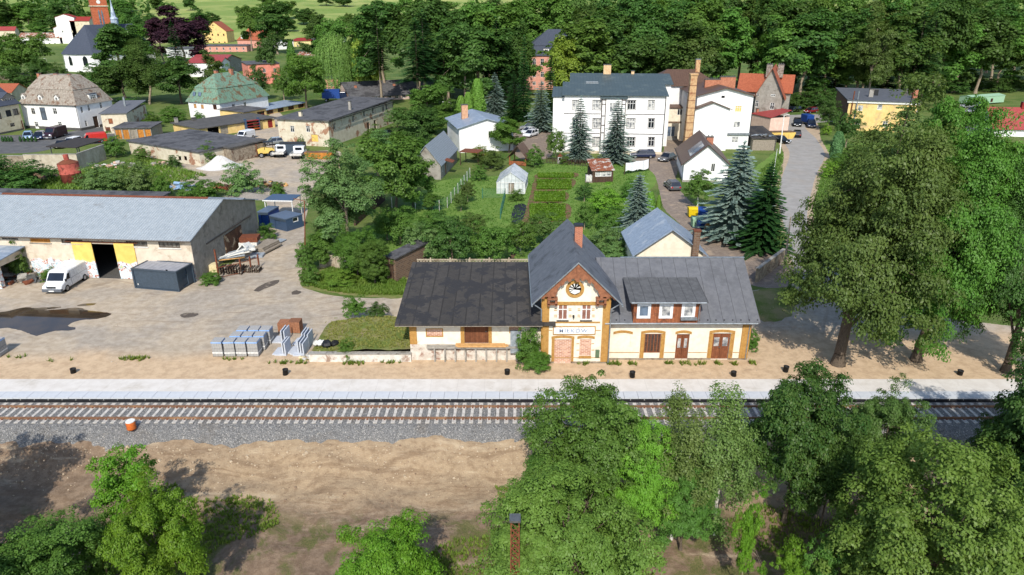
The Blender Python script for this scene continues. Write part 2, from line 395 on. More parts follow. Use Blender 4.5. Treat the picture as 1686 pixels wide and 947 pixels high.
def van(label, front, rear, paint, L=4.9, W=1.9, H=1.95, name='van', side_win=1, group=None, bumper=None, back_win=False):
    f, r = [q if isinstance(q, Vector) else P(*q) for q in (front, rear)]; d = f - r; root = thing(name, label, 'van', (f + r) / 2, math.atan2(d.y, d.x), group); h = W / 2
    X = lambda k: L / 2 - k * L; k = H / 1.95
    pr = [(0, .3), (-.004, .62), (.03, .88 * k), (.15, 1.1 * k), (.275, 1.84 * k), (.33, H), (.98, H), (1, 1.7 * k), (1, .3)]
    m = MB(); m.prism([(X(a), -h, z) for a, z in pr], (0, W, 0)); m.obj('body', paint, root, bevel=.13)
    m = MB(); n = Vector((.74 * k, 0, .125 * L)).normalized() * .012
    def sl(t, y): p = Vector((X(.15 + .125 * t), y, (1.1 + .74 * t) * k)); return p + n
    m.prism([sl(.06, -h * .86), sl(.06, h * .86), sl(.93, h * .78), sl(.93, -h * .78)], n * -.5); m.obj('windscreen', GL['dark'], root)
    for s in (-1, 1):
        m = MB(); y = s * (h + .006)
        m.prism([(X(.2), y, 1.13 * k), (X(.34), y, 1.13 * k), (X(.34), y, 1.72 * k), (X(.275), y, 1.7 * k)], (0, -s * .02, 0)); m.obj('side_window', GL['dark'], root)
        m = MB(); m.box(X(.19), X(.16), s * (h + .02) - .02, s * (h + .14), 1.1 * k, 1.32 * k); m.obj('wing_mirror', MT['dark_plastic'], root)
        m = MB(); m.box(X(.37), X(.362), y - s * .004 - .004, y - s * .004 + .004, .45, 1.85 * k); m.box(X(.97), X(.37), y - .004, y + .004, 1.08 * k, 1.1 * k); m.obj('door_seam', MT['seam_grey'], root)
        m = MB(); m.box(X(.05), X(-.002), s * h * .68 - .17, s * h * .68 + .17, .74 * k, .9 * k); m.obj('headlight', MT['lamp_glass'], root, bevel=.03)
        for x in (.19, .79): wheel(root, X(x), s * (h + .012), .34)
    m = MB(); m.box(X(.06), X(-.018), -h - .005, h + .005, .28, .6); m.obj('bumper', bumper or MT['seam_grey'], root, bevel=.06)
    m = MB(); m.box(X(.03), X(-.012), -h * .45, h * .45, .68 * k, .8 * k); m.obj('grille', MT['dark_plastic'], root)
    m = MB(); m.box(X(0), X(-.024), -.26, .26, .36, .47); m.obj('number_plate', MT['white_paint'], root)
    return root
def truck(label, front, rear, paint, group=None):
    f, r = [q if isinstance(q, Vector) else P(*q) for q in (front, rear)]; d = f - r; root = thing('flatbed_truck', label, 'truck', (f + r) / 2, math.atan2(d.y, d.x), group); L, h = 5.4, .98
    X = lambda k: L / 2 - k * L
    m = MB(); m.prism([(X(a), -h, z) for a, z in [(0, .35), (0, .85), (.14, 1.05), (.24, 1.9), (.5, 1.95), (.52, .5), (.52, .35)]], (0, 2 * h, 0)); m.obj('cab', paint, root, bevel=.1)
    m = MB(); m.prism([(X(.155), -h * .85, 1.12), (X(.155), h * .85, 1.12), (X(.238), h * .8, 1.84), (X(.238), -h * .8, 1.84)], (.02, 0, .012)); m.obj('windscreen', GL['dark'], root)
    m = MB(); m.box(X(.528), X(.52), -h * .6, h * .6, 1.3, 1.75); m.obj('rear_window', GL['dark'], root)
    for s in (-1, 1):
        m = MB(); y = s * (h + .005)
        m.prism([(X(.2), y, 1.15), (X(.33), y, 1.15), (X(.33), y, 1.75), (X(.25), y, 1.75)], (0, -s * .02, 0)); m.prism([(X(.36), y, 1.15), (X(.48), y, 1.15), (X(.48), y, 1.75), (X(.36), y, 1.75)], (0, -s * .02, 0)); m.obj('side_window', GL['dark'], root)
    m = MB(); m.box(X(1.05), X(.54), -1.02, 1.02, .72, .8); b = m.obj('load_bed', MT['dirty_white'], root)
    m = MB(); m.box(X(1.05), X(.54), -1.05, -1.0, .8, 1.15); m.box(X(1.05), X(.54), 1.0, 1.05, .8, 1.15); m.box(X(1.06), X(1.05), -1.05, 1.05, .8, 1.15); m.obj('drop_side', MT['dirty_white'], b)
    m = MB(); m.box(X(1.0), X(.1), -.4, .4, .4, .7); m.obj('chassis', MT['dark_plastic'], root)
    for x in (.17, .82):
        for s in (-1, 1): wheel(root, X(x), s * (h + .01), .36)
    return root

# ------------------------------------------------------------------ vegetation
def quads(C, N, size, rng, asp=.6):
    n = len(C); N = N / (np.linalg.norm(N, axis=1, keepdims=True) + 1e-9)
    t = np.cross(N, rng.normal(size=(n, 3))); t /= np.linalg.norm(t, axis=1, keepdims=True) + 1e-9
    b = np.cross(N, t); s = size[:, None]
    V = np.stack([C - t * s, C + b * s * asp + N * s * .15, C + t * s, C - b * s * asp + N * s * .15], 1)
    return V.reshape(-1, 3)
def unit(rng, n):
    d = rng.normal(size=(n, 3)); return d / np.linalg.norm(d, axis=1, keepdims=True)
def crown_leaves(rng, rx, rz, zc, ncl, nl, leaf, clr, low=-.8, lump=.25, flat_=.65, fill=.45, pear=0, hier=0, shift=0):
    """leaf clumps through an uneven ellipsoid; returns quads and the clump centres"""
    def shell(n):
        d = unit(rng, n * 4); d = d[d[:, 2] > low][:n]; th = np.arctan2(d[:, 1], d[:, 0])
        mod = 1 + lump * (np.sin(2 * th + ph[0]) * .4 + np.sin(3 * th + ph[1] + d[:, 2] * 3) * .4 + np.sin(5 * th + ph[2] + 4 * d[:, 2]) * .35)
        r = mod * rng.uniform(0, 1, len(d)) ** fill; w = 1 - pear * np.clip(d[:, 2], -.6, 1)
        return np.stack([d[:, 0] * r * w, d[:, 1] * r * w, d[:, 2] * r], 1)
    ph = rng.uniform(0, 6.28, 6)
    if hier:   # boughs first, then leaf clumps round each bough end
        bg = shell(hier); R_ = rng.uniform(.16, .36, len(bg)); k = rng.integers(len(bg), size=ncl); u = bg[k] * .9 + unit(rng, ncl) * (rng.uniform(.2, 1, ncl) ** .6 * R_[k])[:, None] * np.array([1, 1, .75])
    else: u = shell(ncl)
    ncl = len(u); d = u / (np.linalg.norm(u, axis=1, keepdims=True) + 1e-6); cen = u * np.array([rx, rx, rz]) + np.array([0, 0, zc])
    if shift: cen[:, 0] += shift * cen[:, 2] / (zc + rz)
    cr = clr * rng.uniform(.6, 1.35, ncl)
    idx = np.repeat(np.arange(ncl), nl); n = len(idx); q = unit(rng, n)
    q[:, 2] = np.where(q[:, 2] < -.35, -q[:, 2], q[:, 2])
    C = cen[idx] + q * np.array([1, 1, flat_]) * (cr[idx] * rng.uniform(.55, 1.08, n))[:, None]
    N = q * .6 + d[idx] * .35 + np.array([0, 0, .45]) + rng.normal(size=(n, 3)) * .3
    return quads(C, N, leaf * rng.uniform(.55, 1.45, n), rng), cen
def trunk_mb(rng, h, r0, cen, nlimb, lean=(0, 0), base=.35, flare=True):
    m = MB(); pts = [Vector((lean[0] * k * k, lean[1] * k * k, h * k)) for k in (0, .06, .3, .6, 1)]
    pts = [p + Vector((rng.normal() * .02 * h * (i > 1), rng.normal() * .02 * h * (i > 1), 0)) for i, p in enumerate(pts)]
    m.path(pts, [r0 * (1.45 if flare else 1), r0, r0 * .85, r0 * .6, r0 * .22], 9)
    if len(cen):
        for i in rng.choice(len(cen), min(nlimb, len(cen)), replace=False):
            c = Vector(cen[i]); k = rng.uniform(base, .85); s = pts[2].lerp(pts[4], max(0, (k - .3) / .7)) if k > .3 else pts[1].lerp(pts[2], k / .3)
            mid = s.lerp(c, .5) + Vector((0, 0, .06 * h)); rr = r0 * .34 * (1.1 - k * .6)
            m.path([s, mid, c], [rr, rr * .6, rr * .16], 5)
    return m
LIB = {}
def make_lib(key, seed, leaf_m, bark_m, H, rx, rz, zc, ncl, nl, leaf, clr, r0, limbs=10, shape='tree', **kw):
    rng = np.random.default_rng(seed)
    tkw = {k: kw.pop(k) for k in ('lean', 'flare', 'base') if k in kw}
    V, cen = crown_leaves(rng, rx, rz, zc, ncl, nl, leaf, clr, **kw)
    th = min(zc + rz * .55, H * .85) if shape == 'tree' else zc
    tm = trunk_mb(rng, th, r0, cen, limbs, **tkw).mesh(key + '_trunk', bark_m, True) if r0 else None
    rad = np.hypot(V[:, 0], V[:, 1]); LIB[key] = (np_mesh(key + '_crown', V, 4, leaf_m), tm, float(np.percentile(V[:, 2], 99.8)), float(np.percentile(rad, 95)))
def make_conifer(key, seed, leaf_m, bark_m, H, rx, whorls, nb, leaf, droop=.25, base=.06, power=.85, r0=.16, tw=9, gap=0):
    rng = np.random.default_rng(seed); Cs, Ns, Ss, Ts = [], [], [], []
    V = []
    for i in range(whorls):
        k = base + (1 - base) * (i / whorls) ** 1.0; z = H * k; rr = rx * (1 - k) ** power * rng.uniform(.8, 1.12) + .05
        n = max(4, int(nb * (1 - k * .55)))
        for j in range(n):
            if rng.random() < max(gap, .07): continue
            a = 6.283 * (j + rng.uniform(-.3, .3)) / n + i * 1.3; L = rr * rng.uniform(.6, 1.18)
            dr = np.array([math.cos(a), math.sin(a), 0]); pe = np.array([-dr[1], dr[0], 0]); ntw = max(3, int(tw * (.35 + L / rx)))
            for t in np.linspace(.12, 1, ntw):
                p = dr * L * t + np.array([0, 0, z - droop * L * t * t + .1 * L * t])
                wd = max(.25 * L * (1.15 - t), .12 * rx * .5); ln = leaf * rng.uniform(.8, 1.25)
                for sg in (-1, 1):
                    tip = p + pe * sg * wd * rng.uniform(.7, 1.15) + dr * wd * .55 + np.array([0, 0, -.16 * wd + rng.normal() * .03])
                    mid = (p + tip) / 2; up = np.array([0, 0, 1.0]) * ln * .12; sd = (dr * .8 - pe * sg * .3) * ln * .55
                    V += [p, mid + sd * .8 + up, tip, mid - sd * .8 + up * .3]
    nt = 40
    for t in rng.uniform(.9, 1.02, nt): p = np.array([rng.normal() * .03, rng.normal() * .03, H * t]); a = unit(rng, 1)[0] * leaf * .5; a[2] = abs(a[2]); s = np.cross(a, [0, 0, 1.]) * .35; V += [p, p + a * .5 + s, p + a, p + a * .5 - s]
    tm = MB().path([Vector((0, 0, 0)), Vector((0, 0, H * .5)), Vector((0, 0, H * .97))], [r0, r0 * .6, .02], 8).mesh(key + '_trunk', bark_m, True)
    V = np.array(V); LIB[key] = (np_mesh(key + '_crown', V, 4, leaf_m), tm, H, float(np.percentile(np.hypot(V[:, 0], V[:, 1]), 97)))
def make_weeping(key, seed, leaf_m, bark_m, H, rx, nst, leaf, r0, drop=.75, zb=.1, nseg=26, limbs=14, top=.6):
    rng = np.random.default_rng(seed); C, N = [], []; heads = []
    cl = unit(rng, 26); cl[:, 2] = np.abs(cl[:, 2])
    for i in range(nst):
        c = cl[rng.integers(len(cl))] + rng.normal(size=3) * .22; c[2] = abs(c[2]); c /= np.linalg.norm(c); k = rng.uniform(.5, 1) ** .5
        h = np.array([c[0] * rx * k, c[1] * rx * k, H * (1 - top) + c[2] * H * top * k]); heads.append(h)
        ln = min(h[2] - H * zb, H * drop * rng.uniform(.35, 1)); out = np.array([c[0], c[1], 0]) * rx * .12
        for t in np.linspace(0, 1, nseg):
            C.append(h + out * math.sin(t * 1.5) + np.array([0, 0, -ln * t * t * .5 - ln * t * .5]) + rng.normal(size=3) * .05 * rx * .3); N.append(np.array([c[0], c[1], .5 + .5 * c[2]]) + rng.normal(size=3) * .5)
    C, N = np.array(C), np.array(N); n = len(C); N /= np.linalg.norm(N, axis=1, keepdims=True)
    s = leaf * rng.uniform(.7, 1.3, n); t = np.array([0, 0, 1.]) + rng.normal(size=(n, 3)) * .35; t -= N * np.sum(t * N, 1, keepdims=True); t /= np.linalg.norm(t, axis=1, keepdims=True); b = np.cross(N, t)
    V = np.stack([C - t * s[:, None], C + b * s[:, None] * .4, C + t * s[:, None], C - b * s[:, None] * .4], 1).reshape(-1, 3)
    tm = trunk_mb(rng, H * .8, r0, np.array(heads), limbs, base=.3).mesh(key + '_trunk', bark_m, True)
    LIB[key] = (np_mesh(key + '_crown', V, 4, leaf_m), tm, float(np.percentile(V[:, 2], 99.8)), float(np.percentile(np.hypot(V[:, 0], V[:, 1]), 95)))
def make_column(key, seed, leaf_m, bark_m, H, rx, n, leaf, power=.5):
    rng = np.random.default_rng(seed); z = rng.uniform(.01, 1, n); a = rng.uniform(0, 6.283, n)
    prof = np.sin(np.clip(z, 0, 1) ** .7 * math.pi * .97 + .03) ** power; rr = rx * prof * (1 + .12 * np.sin(3 * a + z * 9) + .08 * np.sin(7 * a - 14 * z)) * rng.uniform(.78, 1.03, n)
    C = np.stack([rr * np.cos(a), rr * np.sin(a), z * H], 1); N = np.stack([np.cos(a), np.sin(a), np.full(n, .35)], 1) + rng.normal(size=(n, 3)) * .45
    tm = MB().tube((0, 0, 0), (0, 0, H * .7), .07, .03).mesh(key + '_trunk', bark_m)
    LIB[key] = (np_mesh(key + '_crown', quads(C, N, leaf * rng.uniform(.7, 1.3, n), rng, .5), 4, leaf_m), tm, H, rx)
def plant(key, loc, h, r, name, label, cat='tree', group=None, rz=None, m=None, lean=None, bark=None):
    cm, tm, H, rx = LIB[key]; o = thing(name, label, cat, loc, random.uniform(0, 6.28) if rz is None else rz, group)
    o.scale = (r / rx, r / rx, h / H)
    if lean: o.rotation_euler = (lean[0], lean[1], o.rotation_euler[2])
    c = bpy.data.objects.new('crown' if cat == 'tree' else 'foliage', cm); COL.objects.link(c); c.parent = o
    if m: c.material_slots[0].link = 'OBJECT'; c.material_slots[0].material = m
    if tm:
        t = bpy.data.objects.new('trunk' if cat == 'tree' else 'stem', tm); COL.objects.link(t); t.parent = o
        if bark: t.material_slots[0].link = 'OBJECT'; t.material_slots[0].material = bark
    return o
def tree(key, base, top, width, name, label, cat='tree', z=0.0, **kw):
    """base pixel on the ground, top pixel row, crown width in pixels"""
    p = P(base[0], base[1], z); zc = p.y * CP + (CZ - p.z) * SP; h = PY(base[0], top, p.y).z - z
    zm = p.y * CP + (CZ - h / 2) * SP
    return plant(key, p, max(h, .4), width / 2 * zm / F * (.92 if cat == 'tree' else 1), name, label, cat, **kw)
# ------------------------------------------------------------------ palette
MT = {}
setup_glass()
MT.update(
    white_paint=flat('white_paint', (226, 224, 218)), steel=flat('steel', (120, 120, 118), .4, .5, .6), zinc=mat('zinc', (150, 156, 160), (120, 126, 130), 4, rough=.45, metal=.5),
    concrete_dark=mat('concrete_dark', (92, 90, 86), (70, 68, 64), 8), concrete=mat('concrete', (158, 153, 144), (136, 131, 122), 5, (104, 98, 88), 1.2, bump=.2),
    tyre=flat('tyre', (24, 24, 25), .9, .1), rim=flat('rim', (150, 152, 155), .4, .5, .5), lamp_glass=glassmat('lamp_glass', (190, 195, 200)), red_glass=glassmat('red_glass', (130, 16, 14)),
    dark_plastic=flat('dark_plastic', (32, 33, 35), .6), seam_grey=flat('seam_grey', (92, 96, 102), .6), dirty_white=mat('dirty_white', (205, 203, 196), (170, 166, 156), 3, (120, 108, 92), 1.5),
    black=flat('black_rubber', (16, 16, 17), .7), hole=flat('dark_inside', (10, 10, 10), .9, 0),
    # walls
    white_wall=mat('white_render', (228, 227, 224), (216, 214, 210), 1.2, (188, 184, 176), .35, (.6, .8)), cream_wall=mat('cream_render', (226, 216, 194), (212, 200, 178), 1.5, (178, 166, 146), .5, (.56, .72)),
    station_wall=mat('station_render', (224, 216, 198), (216, 205, 184), 2.2, (192, 172, 148), 1.1, (.56, .74), bump=.08), ochre=mat('ochre_brick', (178, 136, 74), (160, 118, 60), 5, (136, 106, 76), 1.4, (.6, .74), tile=('h', 'z', .26, .09, .22)),
    beige_wall=mat('beige_render', (206, 194, 170), (190, 178, 152), 1.2, (158, 140, 112), .5), peel_wall=mat('peeling_render', (204, 194, 172), (188, 176, 152), 1, (150, 112, 88), .45, (.53, .6)),
    grey_wall=mat('grey_render', (150, 144, 134), (132, 126, 116), 1.3, (112, 104, 94), .6), pink_wall=mat('pink_render', (206, 150, 132), (196, 138, 120), 1.2, (170, 130, 116), .6), yellow_wall=mat('yellow_render', (222, 192, 128), (210, 178, 112), 1.4, (186, 160, 116), .5),
    brown_wall=mat('brown_brick_wall', (112, 88, 70), (92, 72, 58), 3, brick=((122, 94, 74), (92, 70, 56), (120, 112, 100), .5, .2)), rubble=mat('rubble_stone', (150, 138, 120), (116, 104, 88), 2.5, (92, 70, 56), 1.4, bump=.6, bsc=6),
    warehouse_wall=mat('warehouse_render', (206, 192, 172), (192, 178, 158), 1.4, (158, 142, 120), .5), warehouse_gable=mat('warehouse_gable', (158, 150, 138), (138, 130, 118), 1.4, (120, 112, 100), .8, seam=('h', 1.1, .35)),
    half_timber=flat('dark_timber', (64, 48, 38)), graffiti=None,
    brick=mat('red_brick', (168, 92, 62), (142, 74, 50), 4, brick=((176, 98, 66), (140, 72, 48), (176, 160, 140), .26, .085)), infill=mat('brick_infill', (186, 148, 124), (160, 118, 96), 4, brick=((204, 158, 130), (158, 98, 74), (220, 208, 192), .34, .12)),
    tower_brick=mat('tower_brick', (176, 98, 66), (150, 80, 54), 1.5), yellow_brick=mat('yellow_brick', (196, 162, 120), (172, 136, 98), 2, (150, 104, 74), .8, tile=('h', 'z', .28, .1, .3)),
    # roofs
    felt=mat('black_roofing_felt', (72, 68, 64), (61, 58, 55), 1.8, (47, 46, 47), .6, (.5, .55), rough=.9, plank=('x', 1.0, .55), bump=.5, bsc=5), slate=mat('grey_roof_sheet', (101, 102, 105), (91, 92, 96), 2.5, (86, 87, 90), .6, seam=('x', 1.0, .6), rough=.7, bump=.1),
    slate_v=mat('grey_roof_sheet_steep', (96, 99, 105), (85, 88, 94), 2.2, (66, 68, 72), .7, seam=('y', 1.0, .6), rough=.65, bump=.1), dark_roof=mat('dark_flat_roof', (92, 91, 92), (76, 75, 76), 1.3, (62, 61, 62), .35, (.5, .58), seam=('x', 1.1, .5)), dark_roof_y=mat('dark_flat_roof_weathered', (86, 83, 80), (70, 68, 65), 1.2, (84, 82, 78), .3, seam=('y', 1.1, .5)),
    blue_slate=mat('blue_slate_roof', (72, 78, 90), (58, 64, 76), 4, tile=('h', 'z', .4, .28, .35)), green_dark_roof=mat('green_black_tin', (70, 82, 84), (60, 72, 74), 3, (86, 96, 94), .6, seam=('x', .6, .5), rough=.55),
    fibre=mat('corrugated_fibre_roof', (174, 181, 184), (160, 168, 172), 1.6, (146, 148, 148), .5, (.58, .7), corr=('x', .3, .9), rough=.6), tin=mat('tin_roof', (138, 150, 164), (120, 132, 146), 3, (160, 166, 172), .8, seam=('y', .9, .45), rough=.5, spec=.4),
    grey_slates=mat('pale_slates', (138, 146, 152), (116, 124, 130), 6, tile=('h', 'z', .42, .24, .35)), mansard_old=mat('weathered_shingles', (156, 147, 134), (128, 117, 104), 2.5, (108, 86, 70), .9, (.52, .62), tile=('h', 'z', .45, .3, .3), streak=None), copper=mat('green_copper_roof', (110, 138, 118), (92, 118, 100), 2.2, (104, 82, 58), .7, (.5, .6), seam=('h', .7, .45)),
    orange_tile=mat('orange_roof_tiles', (162, 90, 62), (140, 74, 50), 3, tile=('h', 'z', .35, .3, .35)), red_tin=mat('red_tin_roof', (160, 68, 64), (144, 58, 56), 3, corr=('h', .35, .5), rough=.5), red_dark=mat('dark_red_roof', (140, 46, 40), (118, 38, 36), 3), brown_tin=mat('brown_tin_roof', (94, 72, 58), (80, 60, 48), 3, seam=('x', .45, .5), rough=.5), brown_tin_y=mat('brown_tin_roof_side', (94, 72, 58), (80, 60, 48), 3, seam=('y', .45, .5), rough=.5),
    rusty=mat('rusty_tin', (138, 84, 58), (112, 62, 42), 2.2, (176, 170, 160), .9, (.5, .56), seam=('x', .7, .5)), rust=mat('rust', (122, 70, 46), (94, 52, 36), 6, bump=.2), rust_pink=mat('rusty_red_paint', (168, 86, 72), (146, 70, 58), 3, (96, 50, 40), 1.6, (.54, .62)),
    # timber
    wood_red=mat('stained_boards', (168, 104, 68), (138, 80, 52), 5, (86, 54, 40), 1.3, plank=('h', .14, .8)), wood_door=mat('oak_door', (140, 86, 56), (116, 68, 44), 5, plank=('h', .16, .6)), wood_dark=mat('dark_boards', (86, 66, 52), (66, 50, 40), 4, plank=('h', .16, .6)), wood_raw=mat('raw_timber', (202, 160, 104), (180, 136, 84), 5), wood_orange=mat('orange_boards', (200, 134, 58), (176, 110, 44), 4, plank=('h', .25, .7)), wood_grey=mat('grey_planks', (150, 140, 126), (122, 112, 98), 5), yellow_door=mat('yellow_paint', (216, 186, 100), (204, 172, 88), 3, (180, 150, 92), 1.1),
    bark=mat('bark', (104, 92, 78), (72, 62, 52), 6, stretch=(4, 4, .8), bump=.8, bsc=9), bark_birch=mat('birch_bark', (212, 208, 198), (180, 176, 166), 4, (50, 46, 42), 3, (.62, .68)), bark_pale=mat('pale_bark', (150, 136, 116), (120, 106, 88), 5), whitewash=flat('whitewashed_bark', (214, 210, 198)),
    # things
    anthracite=flat('anthracite_paint', (62, 74, 86), .45), anthracite_lid=mat('container_top', (150, 152, 158), (132, 134, 140), 2, seam=('x', .55, .55), rough=.5), blue_hut=flat('blue_hut_paint', (58, 78, 104), .5), blue=flat('blue_paint', (26, 66, 138), .5), yellow=flat('yellow_plastic', (222, 190, 20), .5), orange=flat('orange_paint', (206, 106, 44), .6), ochre_plastic=flat('ochre_plastic', (178, 112, 22), .5), red=flat('red_paint', (190, 40, 32), .5), pale_blue=flat('pale_blue_paint', (140, 168, 196), .5),
    white_panel=flat('white_panel', (222, 220, 212)), cream_panel=flat('cream_foam', (226, 208, 160)), grey_panel=flat('grey_panel', (152, 160, 166)), film=mat('blue_strap_film', (150, 184, 224), (120, 160, 214), 4, rough=.35), paver=mat('grey_pavers', (164, 162, 158), (146, 144, 140), 8, tile=('h', 'z', .2, .1, .45)), brick_paver=mat('brown_pavers', (158, 108, 78), (132, 88, 62), 8, tile=('h', 'z', .2, .1, .5)), lconc=mat('new_concrete', (186, 190, 196), (170, 174, 180), 4), white_pile=mat('white_gravel', (206, 203, 196), (186, 182, 174), 5, bump=.5, bsc=12), grey_pile=mat('grey_gravel', (142, 136, 128), (120, 114, 106), 7, bump=.6, bsc=14), dirt_pile=mat('soil', (112, 88, 66), (88, 68, 50), 3, bump=.5, bsc=8),
    car_white=flat('car_white', (222, 224, 226), .25, .5), car_black=flat('car_black', (20, 21, 24), .2, .6), car_blue=flat('car_navy', (28, 40, 70), .2, .6), car_grey=flat('car_grey', (84, 84, 86), .25, .6), car_red=flat('car_red', (120, 20, 28), .25, .6), car_maroon=flat('car_maroon', (52, 24, 32), .3, .5), car_silver=flat('car_silver', (156, 158, 160), .25, .6, .4), hut_green=flat('mobile_home_green', (150, 184, 152), .6), solar=mat('solar_panel', (38, 52, 78), (30, 42, 66), 3, rough=.15, spec=.7, tile=('x', 'y', .8, .4, .4)), cloth=flat('white_sheet', (226, 228, 230), .9), black_foil=flat('black_foil', (24, 25, 28), .6), black_wall=mat('bitumen_coat', (26, 26, 28), (34, 34, 37), 6, rough=.7), green_box=flat('green_meter_box', (92, 112, 84), .6), gold=flat('gilt', (150, 120, 60), .4, .5, .5), net=flat('green_net', (60, 120, 96), .8),
)
def graffiti_mat(name, b1, b2, zo):
    t = NT(name); v = t.coords(); x, y, z = t.xyz(v)
    base = t.mix(t.ramp(t.noise(v, 1.4, 8), .4, .65), lin(b1), lin(b2))
    vo = t.n('ShaderNodeTexVoronoi'); vo.inputs['Scale'].default_value = 1.7; t.l(t.n('ShaderNodeTexCoord').outputs['Object'], vo.inputs['Vector']); 
    cr = t.n('ShaderNodeValToRGB'); cr.color_ramp.interpolation = 'CONSTANT'; t.l(t.noise(v, 1.3, 3, .5, 1.2), cr.inputs[0])
    el = cr.color_ramp.elements; el[0].color = lin((214, 216, 214)); el[0].position = 0; el[1].position = .44; el[1].color = lin((186, 204, 214))
    for p_, c in ((.5, (214, 216, 214)), (.545, (198, 120, 100)), (.575, (60, 60, 66)), (.59, (222, 214, 200)), (.64, (112, 150, 190)), (.68, (190, 196, 120))):
        e = el.new(p_); e.color = lin(c)
    ln = t.math('LESS_THAN', t.math('ABSOLUTE', t.math('SUBTRACT', t.noise(v, 1.9, 2, .5, 1.6), .5)), .012)
    g = t.mix(t.math('MULTIPLY', ln, .8), cr.outputs[0], lin((40, 40, 44)))
    top = t.math('ADD', t.math('MULTIPLY', t.noise(v, 1.1, 3), 1.2), zo)
    f = t.ramp(t.math('SUBTRACT', top, z), -.08, .12)
    t.bsdf(t.mix(f, base, g), .85); return t.mat
MT['graffiti'] = graffiti_mat('graffiti_wall', (206, 192, 172), (186, 172, 150), 1.35); MT['graffiti_door'] = graffiti_mat('graffiti_door', (216, 186, 100), (206, 174, 90), 1.3)
LF = dict(
    mid=leafmat('leaves_mid', (68, 100, 40), (94, 126, 54)), bright=leafmat('leaves_bright', (74, 116, 30), (108, 142, 44)), dark=leafmat('leaves_dark', (54, 82, 37), (78, 106, 48)), olive=leafmat('leaves_olive', (68, 90, 42), (92, 112, 54)),
    yellow=leafmat('leaves_yellow_green', (98, 118, 40), (124, 138, 52)), copper=leafmat('leaves_copper', (44, 28, 36), (62, 38, 46), .15), birch=leafmat('leaves_birch', (84, 108, 52), (112, 132, 72)), willow=leafmat('leaves_willow', (92, 124, 60), (120, 150, 76)), willow2=leafmat('leaves_willow_pale', (128, 152, 60), (156, 174, 80)),
    spruce=leafmat('needles_dark', (38, 66, 34), (56, 88, 44), .12), blue=leafmat('needles_blue', (108, 130, 120), (138, 154, 144), .12), thuja=leafmat('needles_thuja', (84, 116, 44), (108, 138, 56), .15), juniper=leafmat('needles_juniper', (70, 112, 66), (92, 132, 82), .15), lime=leafmat('leaves_lime', (92, 130, 40), (118, 152, 56)), silver=leafmat('leaves_silver', (84, 112, 60), (112, 136, 80)), weed=leafmat('weed_leaves', (78, 108, 38), (120, 136, 58)), dry=leafmat('dry_grass', (140, 136, 76), (110, 120, 54)))

# ------------------------------------------------------------------ terrain
def hgt(x, y):
    """ground level: railway hollow in front, level town, rising fields behind"""
    pts = [(-60, -3.4), (15, -3.0), (28, -2.6), (33, -2.35), (36.6, -2.15), (37.3, -2.0), (39.1, -1.2), (39.9, -.92), (43.7, -.9), (45.2, -.02), (46, 0), (330, 0), (520, 4), (900, 34), (1600, 95), (2600, 150)]
    ys, zs = zip(*pts); z = np.interp(y, ys, zs)
    z = z + np.where(y > 420, (y - 420) * .012 * np.sin(x * .006 + y * .003) + (y - 420) * .02 * np.clip((x - 60) / 300, -.3, 1), 0)
    rough = np.sin(x * 1.7 + y * 2.3) * np.sin(x * .9 - y * 1.9) * .05 + np.sin(x * .45 + 1) * np.sin(y * .8 + x * .3) * .13 + np.sin(x * 1.1 + np.sin(y * 1.3)) * np.sin(y * 1.6) * .07 + np.sin(x * 4.1) * np.sin(y * 5.3) * .03
    w = np.clip((43 - y) / 3.5, 0, 1) * np.clip((x * 0 + 60 - abs(x)) / 20, 0, 1)
    return z + rough * w
